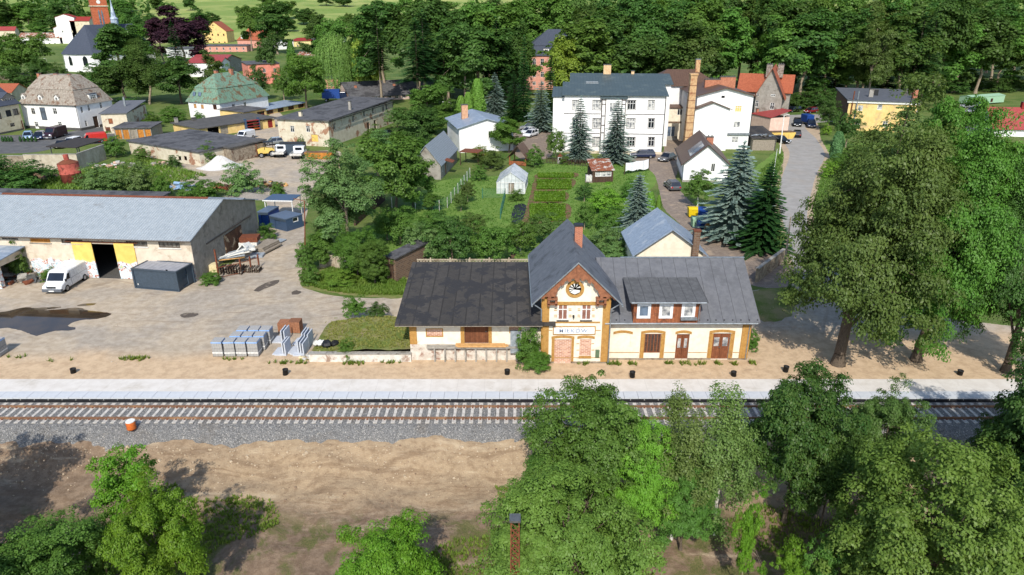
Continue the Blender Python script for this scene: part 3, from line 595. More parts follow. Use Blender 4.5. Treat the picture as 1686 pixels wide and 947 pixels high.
def ground_mat():
    t = NT('ground_earth'); v = t.coords(); x, y, z = t.xyz(v)
    n1, n2, n3 = t.noise(v, .35, 9, .65), t.noise(v, 2.2, 8, .7), t.noise(v, 14, 6, .75)
    dirt = t.mix(t.ramp(n2, .35, .65), lin((140, 120, 100)), lin((116, 97, 79)))
    tan = t.mix(t.ramp(n2, .4, .7), lin((172, 150, 120)), lin((146, 124, 98)))
    yy = t.math('ADD', y, t.math('MULTIPLY', t.math('SUBTRACT', n1, .5), 3.0))
    band = t.math('MULTIPLY', t.ramp(yy, 33.2, 35.6), t.ramp(x, -32, -14))
    dirt = t.mix(t.math('MULTIPLY', band, .85), dirt, tan); st = t.coords((.25, 1.1, 1), (0, 0, .06)); dirt = t.mix(t.math('MULTIPLY', t.ramp(t.noise(st, 1, 8, .65, .7), .5, .64), .5), dirt, lin((112, 90, 70))); dirt = t.mix(t.math('MULTIPLY', t.ramp(t.noise(st, .6, 8, .7, .4), .55, .68), .5), dirt, lin((196, 178, 150)))
    dirt = t.mix(t.math('MULTIPLY', t.math('GREATER_THAN', n3, .66), .4), dirt, lin((190, 178, 160)))
    dirt = t.mix(t.math('MULTIPLY', t.math('LESS_THAN', n3, .38), .3), dirt, lin((92, 76, 60)))
    gmask = t.math('MULTIPLY', t.ramp(t.noise(v, .42, 7, .7, .6), .47, .58), t.ramp(yy, 34.8, 32.6))
    weeds = t.mix(t.ramp(n3, .4, .62), lin((78, 92, 44)), lin((112, 104, 66)))
    near = t.mix(t.math('MULTIPLY', gmask, .85), dirt, weeds)
    far = t.mix(t.ramp(t.noise(v, .12, 6), .4, .62), lin((98, 112, 58)), lin((70, 96, 40))); far = t.mix(t.ramp(n2, .5, .7), far, lin((120, 112, 82)))
    f1 = t.n('ShaderNodeTexVoronoi'); f1.inputs['Scale'].default_value = 1; mp = t.coords((.0075, .016, .01), (0, 0, .5)); t.l(mp, f1.inputs['Vector'])
    fc = t.n('ShaderNodeSeparateColor'); t.l(f1.outputs['Color'], fc.inputs[0])
    fld = t.mix(fc.outputs[0], lin((112, 132, 66)), lin((152, 156, 92))); fld = t.mix(t.ramp(t.noise(v, .05, 5), .4, .7), fld, lin((104, 128, 60)))
    col = t.mix(t.ramp(y, 44, 46), near, far); col = t.mix(t.ramp(y, 430, 520), col, fld)
    h = t.math('ADD', t.math('MULTIPLY', n2, .6), t.math('MULTIPLY', n3, .4))
    t.bsdf(col, .95, spec=.1, normal=t.bump(h, .9, .18)); return t.mat
def sheet(name, xs, ys, fz, m):
    X, Y = np.meshgrid(xs, ys); Z = fz(X, Y); nx, ny = len(xs), len(ys)
    v = np.stack([X, Y, Z], -1).reshape(-1, 3); i = (np.arange(ny - 1)[:, None] * nx + np.arange(nx - 1)[None]).ravel()
    q = np.stack([i, i + 1, i + nx + 1, i + nx], 1)
    me = bpy.data.meshes.new(name); me.from_pydata(v.tolist(), [], q.tolist()); me.materials.append(m)
    me.polygons.foreach_set('use_smooth', [True] * len(q)); me.update()
    o = bpy.data.objects.new(name, me); COL.objects.link(o); return tag(o, kind='structure')
xs = np.concatenate([np.arange(-900, -60, 20), np.arange(-60, 60, .4), np.arange(60, 1000, 20)])
ys = np.concatenate([np.arange(-60, 26, 4), np.arange(26, 48, .25), np.arange(48, 330, 12), np.arange(330, 2600, 25)])
sheet('ground', xs, ys, hgt, ground_mat())
def smooth_poly(pts, step=.5, jit=.12, seed=0, closed=True):
    """catmull-rom outline with a ragged edge"""
    rng = random.Random(seed); out = []; n = len(pts)
    for i in range(n):
        p0, p1, p2, p3 = [Vector(pts[(i + k) % n]) for k in (-1, 0, 1, 2)]; m = max(1, int((p2 - p1).length / step))
        for k in range(m):
            s = k / m; q = .5 * ((2 * p1) + (p2 - p0) * s + (2 * p0 - 5 * p1 + 4 * p2 - p3) * s * s + (3 * p1 - p0 - 3 * p2 + p3) * s ** 3)
            out.append(q + Vector((rng.uniform(-jit, jit), rng.uniform(-jit, jit), 0)))
    return out
def patch(name, px, z, m, step=.6, jit=.1, smooth=True, world=False, kind='structure'):
    pts = [Vector((*p, z)) if world else P(p[0], p[1], z) for p in px]
    if smooth: pts = smooth_poly(pts, step, jit, len(px))
    bm = bmesh.new(); vs = [bm.verts.new((p.x, p.y, z)) for p in pts]; es = [bm.edges.new((vs[i], vs[(i + 1) % len(vs)])) for i in range(len(vs))]
    bmesh.ops.triangle_fill(bm, edges=es, use_beauty=True); bmesh.ops.recalc_face_normals(bm, faces=bm.faces)
    for f in bm.faces:
        if f.normal.z < 0: f.normal_flip()
    me = bpy.data.meshes.new(name); bm.to_mesh(me); bm.free(); me.materials.append(m)
    o = bpy.data.objects.new(name, me); COL.objects.link(o); return tag(o, kind=kind)
def yard_mat():
    t = NT('yard_gravel'); v = t.coords(); x, y, z = t.xyz(v); n1, n2, n3 = t.noise(v, .16, 8, .62, .5), t.noise(v, 1.3, 9, .7), t.noise(v, 16, 5, .75)
    grey = t.mix(t.ramp(n2, .35, .65), lin((172, 161, 146)), lin((150, 139, 124)))
    warm = t.mix(t.ramp(n2, .35, .65), lin((186, 171, 150)), lin((166, 150, 128)))
    sand = t.mix(t.ramp(n2, .38, .66), lin((200, 174, 142)), lin((178, 152, 122)))
    trk = t.coords((.22, .7, 1), (0, 0, .25)); tr = t.ramp(t.noise(trk, 1, 6, .6, .8), .52, .66)
    col = t.mix(t.ramp(n1, .4, .6), grey, warm); col = t.mix(t.math('MULTIPLY', tr, .22), col, lin((128, 116, 100)))
    ctr = P(425, 396); dd = t.math('SQRT', t.math('ADD', t.math('POWER', t.math('SUBTRACT', x, ctr.x), 2.0), t.math('POWER', t.math('MULTIPLY', t.math('SUBTRACT', y, ctr.y), 1.25), 2.0)))
    tk = t.math('LESS_THAN', t.math('FRACT', t.math('ADD', t.math('DIVIDE', dd, 1.9), t.math('MULTIPLY', t.noise(v, .12, 2), 1.6))), .17); tk = t.math('MULTIPLY', tk, t.math('MULTIPLY', t.ramp(t.noise(v, .22, 5), .48, .6), t.ramp(n3, .3, .55)))
    col = t.mix(t.math('MULTIPLY', tk, .5), col, lin((136, 120, 102)))
    f = t.ramp(t.math('ADD', y, t.math('MULTIPLY', t.math('SUBTRACT', n1, .5), 5)), 52, 49); f = t.math('MAXIMUM', f, t.math('MULTIPLY', t.ramp(x, 17.5, 19.5), t.ramp(y, 56, 53)))
    col = t.mix(f, col, sand)
    col = t.mix(t.math('MULTIPLY', t.math('GREATER_THAN', n3, .63), .45), col, lin((206, 196, 180)))
    col = t.mix(t.math('MULTIPLY', t.math('LESS_THAN', n3, .38), .35), col, lin((112, 96, 78)))
    damp = t.ramp(t.noise(v, .3, 5, .55), .66, .72); col = t.mix(t.math('MULTIPLY', damp, .3), col, lin((96, 84, 70)))
    col = t.mix(t.math('MULTIPLY', t.ramp(t.noise(v, .55, 9, .75), .62, .7), t.math('MULTIPLY', t.ramp(n3, .45, .55), .55)), col, lin((104, 112, 62)))
    t.bsdf(col, .95, spec=.1, normal=t.bump(t.math('ADD', n2, n3), .55, .1)); return t.mat
YM = yard_mat()
patch('yard', [(-500, 626), (-500, 400), (-200, 455), (60, 455), (200, 455), (322, 460), (372, 440), (432, 385), (436, 330), (380, 315), (290, 312), (260, 280), (330, 262), (360, 235), (400, 215), (455, 185), (470, 205), (458, 247), (560, 250), (520, 300), (505, 350), (500, 400), (498, 432), (500, 470), (560, 488), (665, 489), (900, 470), (1230, 480), (1255, 462), (1290, 456), (1330, 480), (1400, 500), (1700, 540), (2100, 560), (2100, 626), (1290, 626), (900, 626), (500, 626)], .006, YM, 1.0, .06)
grass_m = None
def grass_mat(name, a, b, c, sc=.5):
    t = NT(name); v = t.coords(); n1, n2 = t.noise(v, sc, 7, .65), t.noise(v, 9, 6, .75)
    col = t.mix(t.ramp(n1, .36, .64), lin(a), lin(b)); col = t.mix(t.math('MULTIPLY', t.ramp(n2, .45, .7), .6), col, lin(c))
    t.bsdf(col, .95, spec=.1, normal=t.bump(n2, .8, .12)); return t.mat
GM = grass_mat('lawn_grass', (104, 130, 60), (88, 118, 50), (132, 146, 80)); GR = grass_mat('rough_grass', (104, 118, 58), (142, 130, 92), (84, 106, 48))
SOIL = grass_mat('garden_soil', (116, 92, 68), (96, 76, 56), (136, 114, 88), 1.5)
patch('lawn', [(560, 425), (640, 436), (760, 440), (880, 440), (1000, 440), (1060, 436), (1060, 330), (1080, 300), (1075, 262), (1040, 268), (980, 268), (905, 268), (868, 285), (820, 290), (740, 295), (700, 310), (660, 340), (600, 380)], .008, GM, .8, .1)
patch('verge_grass', [(496, 470), (520, 440), (545, 436), (640, 446), (670, 450), (668, 488), (600, 488), (545, 482)], .012, GR, .5, .16)
patch('roadside_grass', [(1240, 285), (1262, 262), (1278, 250), (1292, 255), (1285, 300), (1280, 340), (1292, 385), (1275, 400), (1240, 380)], .01, GM, .5, .1)
patch('roadside_lawn', [(1352, 240), (1420, 235), (1560, 250), (1560, 330), (1420, 470), (1345, 430), (1332, 350), (1336, 310), (1352, 285)], .01, GM, .6, .1)
patch('grass_strip', [(1225, 505), (1240, 480), (1300, 470), (1312, 490), (1300, 520), (1260, 530)], .014, GR, .5, .15)
def asphalt(name, a, b, c=(112, 108, 102)): return mat(name, a, b, .6, c, .25, (.5, .75), rough=.92, spec=.15, bump=.3, bsc=30)
ROADM = asphalt('road_asphalt', (152, 148, 142), (140, 136, 130), (146, 138, 128)); LOTM = asphalt('lot_asphalt', (96, 96, 96), (84, 84, 84)); DRIVE = mat('drive_cobbles', (140, 126, 112), (120, 106, 94), 2, (156, 138, 118), .5, tile=('x', 'y', .22, .22, .3), bump=.4)
patch('road', [(1281, 205), (1284, 225), (1300, 252), (1288, 290), (1282, 320), (1285, 350), (1296, 390), (1300, 420), (1330, 470), (1420, 490), (1430, 450), (1360, 420), (1330, 370), (1334, 325), (1345, 285), (1358, 255), (1345, 230), (1330, 205), (1420, 198), (1500, 190), (1500, 180), (1400, 186), (1285, 190), (1200, 192), (1200, 200)], .018, ROADM, .6, .04)
patch('road_shoulder', [(1270, 205), (1290, 252), (1279, 290), (1273, 320), (1276, 352), (1288, 395), (1300, 440), (1350, 490), (1440, 510), (1450, 450), (1375, 420), (1341, 372), (1343, 325), (1353, 288), (1366, 258), (1352, 230), (1340, 200)], .013, mat('sandy_shoulder', (176, 156, 130), (156, 138, 114), 1, bump=.3), .6, .1)
patch('driveway', [(1030, 258), (1068, 250), (1092, 250), (1096, 210), (1125, 205), (1118, 270), (1113, 300), (1135, 330), (1180, 370), (1200, 395), (1275, 420), (1300, 445), (1300, 470), (1240, 470), (1165, 430), (1120, 370), (1092, 340), (1075, 285)], .016, DRIVE, .5, .06)
patch('parking_lot', [(-120, 250), (-120, 225), (40, 222), (140, 213), (165, 200), (185, 205), (188, 225), (180, 235), (110, 240), (40, 252)], .012, LOTM, .8, .05)
patch('forecourt', [(860, 262), (840, 240), (850, 215), (880, 205), (905, 215), (908, 256)], .014, DRIVE, .5, .06)
patch('garden_path', [(866, 345), (884, 285), (890, 285), (874, 345), (848, 420), (838, 440), (828, 440), (845, 410)], .016, SOIL, .4, .06)
for a in ([(888, 286), (945, 284), (946, 292), (885, 294)], [(886, 296), (944, 295), (936, 312), (880, 314)], [(880, 317), (932, 316), (928, 333), (876, 334)], [(872, 337), (935, 336), (930, 365), (862, 366)]):
    patch('vegetable_bed', a, .02, SOIL, .4, .04)
patch('weed_cover', [(848, 338), (866, 338), (858, 365), (842, 366)], .022, MT['black_foil'], .4, .06)
WATER = NT('puddle_water'); _v = WATER.coords(); WATER.bsdf(WATER.mix(WATER.ramp(WATER.noise(_v, .35, 5), .4, .6), lin((52, 44, 36)), lin((70, 58, 44))), .03, spec=.5); WATER = WATER.mat
WATER.node_tree.nodes['Principled BSDF'].inputs['IOR'].default_value = 1.33
o = patch('puddle', [(-60, 560), (-60, 520), (0, 514), (18, 511), (42, 506), (60, 507), (100, 505), (101, 506), (72, 511), (88, 510), (128, 507), (150, 512), (178, 515), (182, 519), (160, 525), (130, 528), (112, 536), (125, 540), (118, 544), (90, 545), (70, 550), (62, 553), (50, 550), (30, 543), (0, 541)], .016, WATER, .25, .05)
patch('puddle', [(126, 503), (140, 500), (159, 499.5), (155, 502), (135, 504)], .016, WATER, .25, .03)
DAMP = mat('damp_gravel', (92, 82, 72), (76, 68, 60), 4, (140, 128, 112), 1.2, bump=.3)
for a in ([(297, 518), (312, 515), (327, 516), (322, 521), (303, 523)], [(418, 478), (430, 470), (445, 463), (460, 461), (455, 468), (440, 474), (425, 480)], [(480, 481), (488, 478), (496, 481), (490, 485), (482, 485)]): patch('damp_patch', a, .014, DAMP, .25, .06)

# ------------------------------------------------------------------ railway
def gravel_mat(name, a, b, c):
    t = NT(name); v = t.coords(); vo = t.n('ShaderNodeTexVoronoi'); vo.inputs['Scale'].default_value = 17; t.l(v, vo.inputs['Vector'])
    sp = t.n('ShaderNodeSeparateColor'); t.l(vo.outputs['Color'], sp.inputs[0])
    col = t.mix(sp.outputs[0], lin(a), lin(b)); col = t.mix(t.math('GREATER_THAN', sp.outputs[1], .93), col, lin(c)); col = t.mix(t.math('MULTIPLY', t.ramp(t.noise(v, .5, 6), .5, .68), .35), col, lin((120, 108, 92)))
    t.bsdf(col, .9, spec=.15, normal=t.bump(vo.outputs['Distance'], 1, .12)); return t.mat
def bz(X, Y):
    z = np.interp(Y, [38.6, 39.3, 39.9, 40.7, 43.3, 43.8], [-1.9, -1.3, -.8, -.37, -.36, -.36]); return z + np.sin(X * 9.1 + Y * 3) * np.sin(Y * 11.3) * .018 + np.where(Y < 39.75, np.sin(X * .9) * .06 + np.sin(X * 2.3 + 1) * .05 + np.sin(X * 5.3) * .04, 0)
sheet('ballast', np.arange(-70, 75, .2), np.array([38.6, 39.0, 39.3, 39.6, 39.9, 40.3, 40.7, 41.2, 41.8, 42.4, 43, 43.4, 43.62]), bz, gravel_mat('ballast_stone', (158, 156, 152), (118, 117, 115), (196, 190, 180)))
YA, YB, RZ = 41.43, 42.95, -.2
tr = thing('railway_track', 'single railway track with rusty rails on pale concrete sleepers', 'railway track', (0, 42.2, -.36))
RAILM = mat('rusty_rail', (128, 96, 74), (106, 78, 60), 3, (150, 116, 84), .5, rough=.6)
for yy in (YA, YB):
    m = MB(); m.box(-75, 78, yy - .035, yy + .035, RZ - .04, RZ); m.box(-75, 78, yy - .012, yy + .012, RZ - .12, RZ - .04); m.box(-75, 78, yy - .07, yy + .07, RZ - .145, RZ - .12)
    for vv in range(len(m.v)): m.v[vv] = (m.v[vv][0], m.v[vv][1] - 42.2, m.v[vv][2] + .36)
    m.obj('rail', RAILM, tr)
SLP = mat('sleeper_concrete', (196, 190, 180), (172, 166, 156), 3, (146, 138, 124), .9)
sm = MB()
for y0, y1, hw, zt in ((-1.3, -.55, .14, .0), (-.55, .55, .1, -.012), (.55, 1.3, .14, .0)):
    sm.hexa([(-hw - .02, y0, -.25), (hw + .02, y0, -.25), (hw + .02, y1, -.25), (-hw - .02, y1, -.25)], [(-hw, y0, zt), (hw, y0, zt), (hw, y1, zt), (-hw, y1, zt)])
sme = sm.mesh('sleeper', SLP); xs_ = [-37 + .6 * i for i in range(65)] + [9.4 + .6 * i for i in range(8)] + [21 + .6 * i for i in range(22)]
fx = MB()
for yy in (YA, YB):
    for s in (-1, 1): fx.box(-.06, .06, yy - 42.2 + s * .14 - .05, yy - 42.2 + s * .14 + .05, .003, .05)
fme = fx.mesh('rail_clip', MT['rust'])
for x in xs_:
    o = bpy.data.objects.new('sleeper', sme); COL.objects.link(o); o.parent = tr; o.location = (x, 0, .04 + random.uniform(-.008, .008)); o.rotation_euler = (0, 0, random.uniform(-.012, .012))
    c = bpy.data.objects.new('rail_clip', fme); COL.objects.link(c); c.parent = o
m = MB()
for i in range(40):
    for x in (2.2 + .6 * i, ):
        if not any(abs(x - k) < .3 for k in xs_) and x < 22: m.box(x - .13, x + .13, -1.3, -.55, -.2, .04); m.box(x - .1, x + .1, -.55, .55, -.2, .028); m.box(x - .13, x + .13, .55, 1.3, -.2, .04)
m.obj('sleepers', SLP, tr); tr.children[-1]['kind'] = 'stuff'
# platform: pale sand-cement top, grey edge slabs, black coated retaining wall
PLT = mat('platform_paving', (206, 200, 191), (196, 189, 179), 1.2, (178, 169, 155), .35, (.54, .72), seam=('x', 2.0, .12), bump=.1)
m = MB(); m.box(-80, 40, 44.5, 46.32, -.5, .03); plat = tag(m.obj('platform', PLT), kind='structure')
me_ = MB().box(-.49, .49, 43.6, 44.494, -.07, .036).mesh('edge_slab', mat('edge_slab_concrete', (188, 190, 192), (177, 180, 183), 1.3)); 
for i in range(76):
    o = bpy.data.objects.new('edge_slab', me_); COL.objects.link(o); o.parent = plat; o.location = (-37.4 + i, random.uniform(-.01, .01), random.uniform(-.004, .004))
m = MB(); m.box(-80, 40, 43.68, 44.49, -.95, -.075); w_ = m.obj('retaining_wall', MT['black_wall'], plat)
m = MB(); 
for i in range(76): m.box(-37.45 + i - .03, -37.45 + i + .03, 43.66, 43.676, -.2, -.16)
m.obj('anchor_bolt', MT['white_paint'], w_)
# ------------------------------------------------------------------ station building
def infill(V, side, cx, cy, w, h, m, name='brick_infill', depth=.06):
    a0, a1, z0, z1 = V.rect(side, cx, cy, w, h); z0 = max(z0, V.z0 + .01); z1 = min(z1, V.h - .02)
    V.holes[side].append((a0, a1, z0, z1)); q = MB(); V.sbox(q, side, a0 + .002, a1 - .002, z0 + .002, z1 - .002, -depth - .1, -depth); return q.obj(name, m, V.b.root)
def pr(V, side, x0, y0, x1, y1, cv=lambda x, y: (x, y)):
    (a, b), (c, d) = cv(x0, y0), cv(x1, y1); return V.rect(side, (a + c) / 2, (b + d) / 2, c - a, d - b)
def arch(V, side, a0, a1, z, rise, thick, m, parent=None, name='arch', o=.05):
    """segmental ochre lintel"""
    q = MB(); n = 8
    for i in range(n):
        k0, k1 = i / n, (i + 1) / n; f = lambda k: z + rise * (1 - (2 * k - 1) ** 2); A0, A1 = a0 + (a1 - a0) * k0, a0 + (a1 - a0) * k1
        q.hexa([V.pt(side, A0, f(k0), .004), V.pt(side, A1, f(k1), .004), V.pt(side, A1, f(k1), o), V.pt(side, A0, f(k0), o)], [V.pt(side, A0, f(k0) + thick, .004), V.pt(side, A1, f(k1) + thick, .004), V.pt(side, A1, f(k1) + thick, o), V.pt(side, A0, f(k0) + thick, o)])
    return q.obj(name, m, parent or V.b.root)
st = B('station_building', 'old railway station with ochre trimmed gable, black goods shed and grey wing', 'railway station', P(892, 598), P(998.5, 598))
L = st.L
M_ = Vol(st, 0, L, 0, 10.2, 6.05); M_.roof('gv', 2.5, MT['slate_v'], over=.85, og=.6, t=.12)
OC, SW = MT['ochre'], MT['station_wall']
for x in (298, 502): 
    c = cst(x, 442); M_.win('F', c[0], c[1], 16.5, 26, 'c', pane=mat('brown_curtain', (150, 108, 92), (122, 84, 72), 2, rough=.3, spec=.5), sill=MT['concrete_dark'], depth=.06)
c = cst(297, 783); infill(M_, 'F', c[0], c[1], 27.5, 40, MT['infill'], 'bricked_up_door')
c = cst(493, 748); infill(M_, 'F', c[0], c[1], 19, 27.5, MT['infill'], 'bricked_up_window')
M_.walls(SW, plinth=(.16, MT['rubble']))
M_.trim('F', [(.0, .5, .165, 5.85), (L - .5, L, .165, 5.85)], OC, 'pilaster', o=.09)
M_.trim('L', [(0, .5, .165, 5.8)], OC, 'pilaster', o=.09); M_.trim('R', [(0, .5, .165, 5.8)], OC, 'pilaster', o=.09)
def band(y0, y1, x0=160, x1=625, o=.04, m=OC, name='band'):
    r = pr(M_, 'F', 300, y0, 400, y1, cst); M_.trim('F', [(max(.504, M_.rect('F', *cst(x0, y0), 1, 1)[0]), min(L - .504, M_.rect('F', *cst(x1, y0), 1, 1)[0]), r[2], r[3])], m, name, o)
band(352, 380, o=.06); band(524, 536); band(834, 839, o=.02); band(598, 603, 160, 210, o=.02); band(598, 603, 582, 630, o=.02)
r = pr(M_, 'F', 200, 660, 408, 890, cst); dr = pr(M_, 'F', 225, 675, 370, 890, cst)
M_.trim('F', [(r[0], dr[0] - .004, .17, r[3] - .1), (dr[1] + .004, dr[1] + .2, .17, r[3] - .1)], OC, 'door_surround', .045)
arch(M_, 'F', r[0] - .02, dr[1] + .22, dr[3] + .02, .1, .2, OC, name='door_lintel')
r = pr(M_, 'F', 443, 675, 543, 820, cst); arch(M_, 'F', r[0] - .2, r[1] + .25, r[3] + .02, .09, .2, OC, name='window_lintel'); M_.trim('F', [(r[0] - .03, r[1] + .03, r[2] - .2, r[2] - .01)], OC, 'window_sill_brick', .07)
ds = []
for x0, x1, ys in ((222, 248, (413, 427, 467, 482)), (348, 374, (413, 427, 467, 482)), (426, 450, (413, 427, 467, 482)), (550, 574, (413, 427, 467, 482)), (416, 440, (715, 770)), (546, 570, (715, 770))):
    for y in ys: ds.append(pr(M_, 'F', x0, y - 2, x1, y + 3, cst))
M_.trim('F', ds, OC, 'brick_quoin', .02)
# name board
r = pr(M_, 'F', 212, 563, 582, 634, cst); sg = M_.trim('F', [(r[0] + .07, r[1] - .07, r[2] + .06, r[3] - .06)], flat('sign_white', (228, 228, 222)), 'name_board', .06)
M_.trim('F', [(r[0], r[1], r[2], r[2] + .058), (r[0], r[1], r[3] - .058, r[3]), (r[0], r[0] + .066, r[2] + .06, r[3] - .06), (r[1] - .066, r[1], r[2] + .06, r[3] - .06)], OC, 'sign_frame', .08, parent=sg)
def lettering(txt, x0, x1, z0, z1, y, m, parent, name='lettering', spacing=1.25):
    cu = bpy.data.curves.new('text', 'FONT'); cu.body = txt; cu.space_character = spacing; cu.extrude = .004; cu.offset = .004
    to = bpy.data.objects.new('text', cu); COL.objects.link(to); bpy.context.view_layer.update()
    me = bpy.data.meshes.new_from_object(to.evaluated_get(bpy.context.evaluated_depsgraph_get())); bpy.data.objects.remove(to)
    co = np.array([v.co[:] for v in me.vertices]); a, b = co.min(0), co.max(0)
    for v in me.vertices: v.co = (x0 + (v.co.x - a[0]) / (b[0] - a[0]) * (x1 - x0), y - v.co.z, z0 + (v.co.y - a[1]) / (b[1] - a[1]) * (z1 - z0))
    me.materials.clear(); me.materials.append(m); o = bpy.data.objects.new(name, me); COL.objects.link(o); o.parent = parent; return o
r2 = pr(M_, 'F', 268, 578, 512, 616, cst)
lettering('MIŁKÓW', r2[0], r2[1], r2[2], r2[3], -.068, mat('faded_blue_letters', (96, 116, 150), (140, 154, 176), 9), sg)
# gable timber: bargeboards with a toothed arch, king post and brackets
WB = mat('carved_timber', (146, 96, 68), (118, 76, 54), 5); mid = L / 2; ap = 6.05 + 2.5; sl = 2.5 / mid
q = MB(); n = 26
for i in range(n):
    u0, u1 = -.62 + (mid * 2 + 1.24) * i / n, -.62 + (mid * 2 + 1.24) * (i + 1) / n
    zt = lambda u: ap - abs(u - mid) * sl - .01
    if abs((u0 + u1) / 2 - mid) < 1e-6: continue
    tooth = .16 if i % 2 else 0
    def zb(u):
        du = abs(u - mid)
        e = 5.72 + 1.5 * math.sqrt(max(0, 1 - (du / 1.62) ** 2)) if du < 1.62 else 5.72
        return min(zt(u) - .12, e + tooth)
    if zt(u0) > 5.6 and zt(u1) > 5.6: q.prism([(u0, -.5, zb(u0)), (u1, -.5, zb(u1)), (u1, -.5, zt(u1)), (u0, -.5, zt(u0))], (0, .07, 0))
g = q.obj('bargeboard', WB, st.root)
q = MB(); q.box(mid - .13, mid + .13, -.54, -.42, 7.1, ap - .05)
for s in (-1, 1):
    x = mid + s * 1.85; q.box(x - .4, x + .4, -.55, -.02, 5.62, 5.72); q.box(x - .36, x - .2, -.5, -.02, 5.1, 5.62); q.box(x + .2, x + .36, -.5, -.02, 5.1, 5.62); q.box(x - .4, x + .4, -.5, -.02, 5.2, 5.28)
q.obj('bracket', WB, g)
oc = pr(M_, 'F', 355, 195, 452, 287, cst); ocx, ocz, orad = (oc[0] + oc[1]) / 2, (oc[2] + oc[3]) / 2, .47
q = MB()
for i in range(28):
    a0, a1 = 6.2832 * i / 28, 6.2832 * (i + 1) / 28; pp = lambda a, r, y: (ocx + math.cos(a) * r, y, ocz + math.sin(a) * r)
    q.hexa([pp(a0, orad, -.07), pp(a1, orad, -.07), pp(a1, orad, -.004), pp(a0, orad, -.004)], [pp(a0, .7, -.07), pp(a1, .7, -.07), pp(a1, .7, -.004), pp(a0, .7, -.004)])
ow = q.obj('round_window', OC, st.root)
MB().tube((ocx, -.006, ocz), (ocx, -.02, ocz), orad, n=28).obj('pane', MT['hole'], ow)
q = MB()
for a in (.4, 1.1, 1.75, 2.4, 3.0, 3.5): q.prism([(ocx + math.cos(a) * .08, -.03, ocz + .04 + math.sin(a) * .08), (ocx + math.cos(a - .14) * .44, -.03, ocz + math.sin(a - .14) * .44), (ocx + math.cos(a + .14) * .44, -.03, ocz + math.sin(a + .14) * .44)], (0, .006, 0))
q.prism([(ocx - .36, -.03, ocz - .27), (ocx, -.03, ocz - .44), (ocx + .36, -.03, ocz - .27), (ocx + .4, -.03, ocz - .1), (ocx - .1, -.03, ocz - .04)], (0, .006, 0))
q.obj('broken_glass', MT['curtain_g'] if 'curtain_g' in MT else MT['white_paint'], ow)
bx = pr(M_, 'F', 580, 767, 613, 828, cst); M_.trim('F', [bx], MT['green_box'], 'meter_box', .16)
lx = pr(M_, 'F', 390, 475, 412, 500, cst); MB().tube(M_.pt('F', lx[0], lx[3], .004), M_.pt('F', lx[0], lx[3], .3), .09, .06, n=10).obj('lamp', MT['dark_plastic'], st.root)
for s, x in ((-1, -.85), (1, L + .85)):
    q = MB(); z = 6.05 - .85 * 2.5 / mid + .02; q.tube((x, -.8, z), (x, 10.7, z), .075, n=6); q.tube((x, -.2, z), (x - s * .75, -.12, z - .55), .05, n=6); q.tube((x - s * .75, -.12, z - .55), (x - s * .75, -.12, .1 if s > 0 else 3.7), .05, n=6); q.obj('gutter', MT['zinc'], st.root)
q = MB()
for s in (-1, 1): q.prism([(mid + s * (mid + .9), -.64, ap - (mid + .9) * sl - .02), (mid, -.64, ap + .02), (mid, -.64, ap + .15), (mid + s * (mid + .9), -.64, ap - (mid + .9) * sl + .12)], (0, .035, 0))
q.obj('verge_flashing', MT['zinc'], M_.roof_o)
M_.chimney(mid + .48, 5.2, .62, .62, 7.9, 9.75, MT['brick'], MT['dark_plastic'])
q = MB(); q.box(mid + .1, mid + .95, 4.4, 6.0, 7.98, 8.02); 
# right wing
uR = st.local(P(1228, 592))[0]; W_ = Vol(st, L + .003, uR, .6, 10.6, 3.8); wr = W_.roof('gu', 2.95, MT['slate'], over=.6, og=.5, t=.12)
f = lambda x0, y0, x1, y1: pr(W_, 'F', x0, y0, x1, y1, cwi)
r = f(398, 670, 503, 795); W_.winm('F', *r[:2], r[2], r[3], 'o', frame=MT['wood_door'], pane=mat('leaded_window', (90, 66, 54), (52, 46, 46), 3, rough=.2, spec=.6, tile=('x', 'z', .16, .2, .5)), depth=.12)
def panel_door(V, r, m, glass_from=.45, leafs=2, name='door'):
    d = V.doorm('F', r[0], r[1], .02, r[3], m, leafs=leafs, name=name); w = (r[1] - r[0]) / leafs; q = MB()
    for k in range(leafs):
        zz = V.z0 + (r[3] - V.z0) * glass_from; V.sbox(q, 'F', r[0] + w * k + .14, r[0] + w * (k + 1) - .14, zz, zz + (r[3] - zz) * .66, -.094, -.085)
    q.obj('door_glass', GL['curtain'], d); return d
d1 = f(602, 672, 686, 835); panel_door(W_, d1, MT['wood_door'])
d2 = f(838, 667, 950, 830); panel_door(W_, d2, MT['wood_door'], .5)
bw = f(203, 672, 308, 795); infill(W_, 'F', *[(a + b) / 2 for a, b in zip(cwi(203, 672), cwi(308, 795))], 26, 30, SW, 'blind_window', .03)
W_.walls(SW, plinth=(.14, MT['rubble']))
W_.trim('F', [(uR - .62, uR, .15, 3.3)], OC, 'pilaster', .09); W_.trim('R', [(.6, 1.2, .15, 3.3)], OC, 'pilaster', .09)
for r, ext in ((f(398, 670, 503, 795), 1), (d2, 1), (d1, 0), (bw, 0)):
    if ext: W_.trim('F', [(r[0] - .32, r[0] - .004, .15, r[3]), (r[1] + .004, r[1] + .32, .15, r[3])], OC, 'surround', .05)
    arch(W_, 'F', r[0] - (.32 if ext else .12), r[1] + (.32 if ext else .12), r[3] + .004, .13, .2, OC, name='lintel')
cuts = sorted([(d1[0], d1[1]), (d2[0] - .35, d2[1] + .35), (f(398, 670, 503, 795)[0] - .35, f(398, 670, 503, 795)[1] + .35)]); cur = L + .1; rs = []
for a, b in cuts + [(uR - .63, 0)]: rs.append((cur, a - .01, .62, .66)); cur = b + .01
W_.trim('F', rs, OC, 'band', .03)
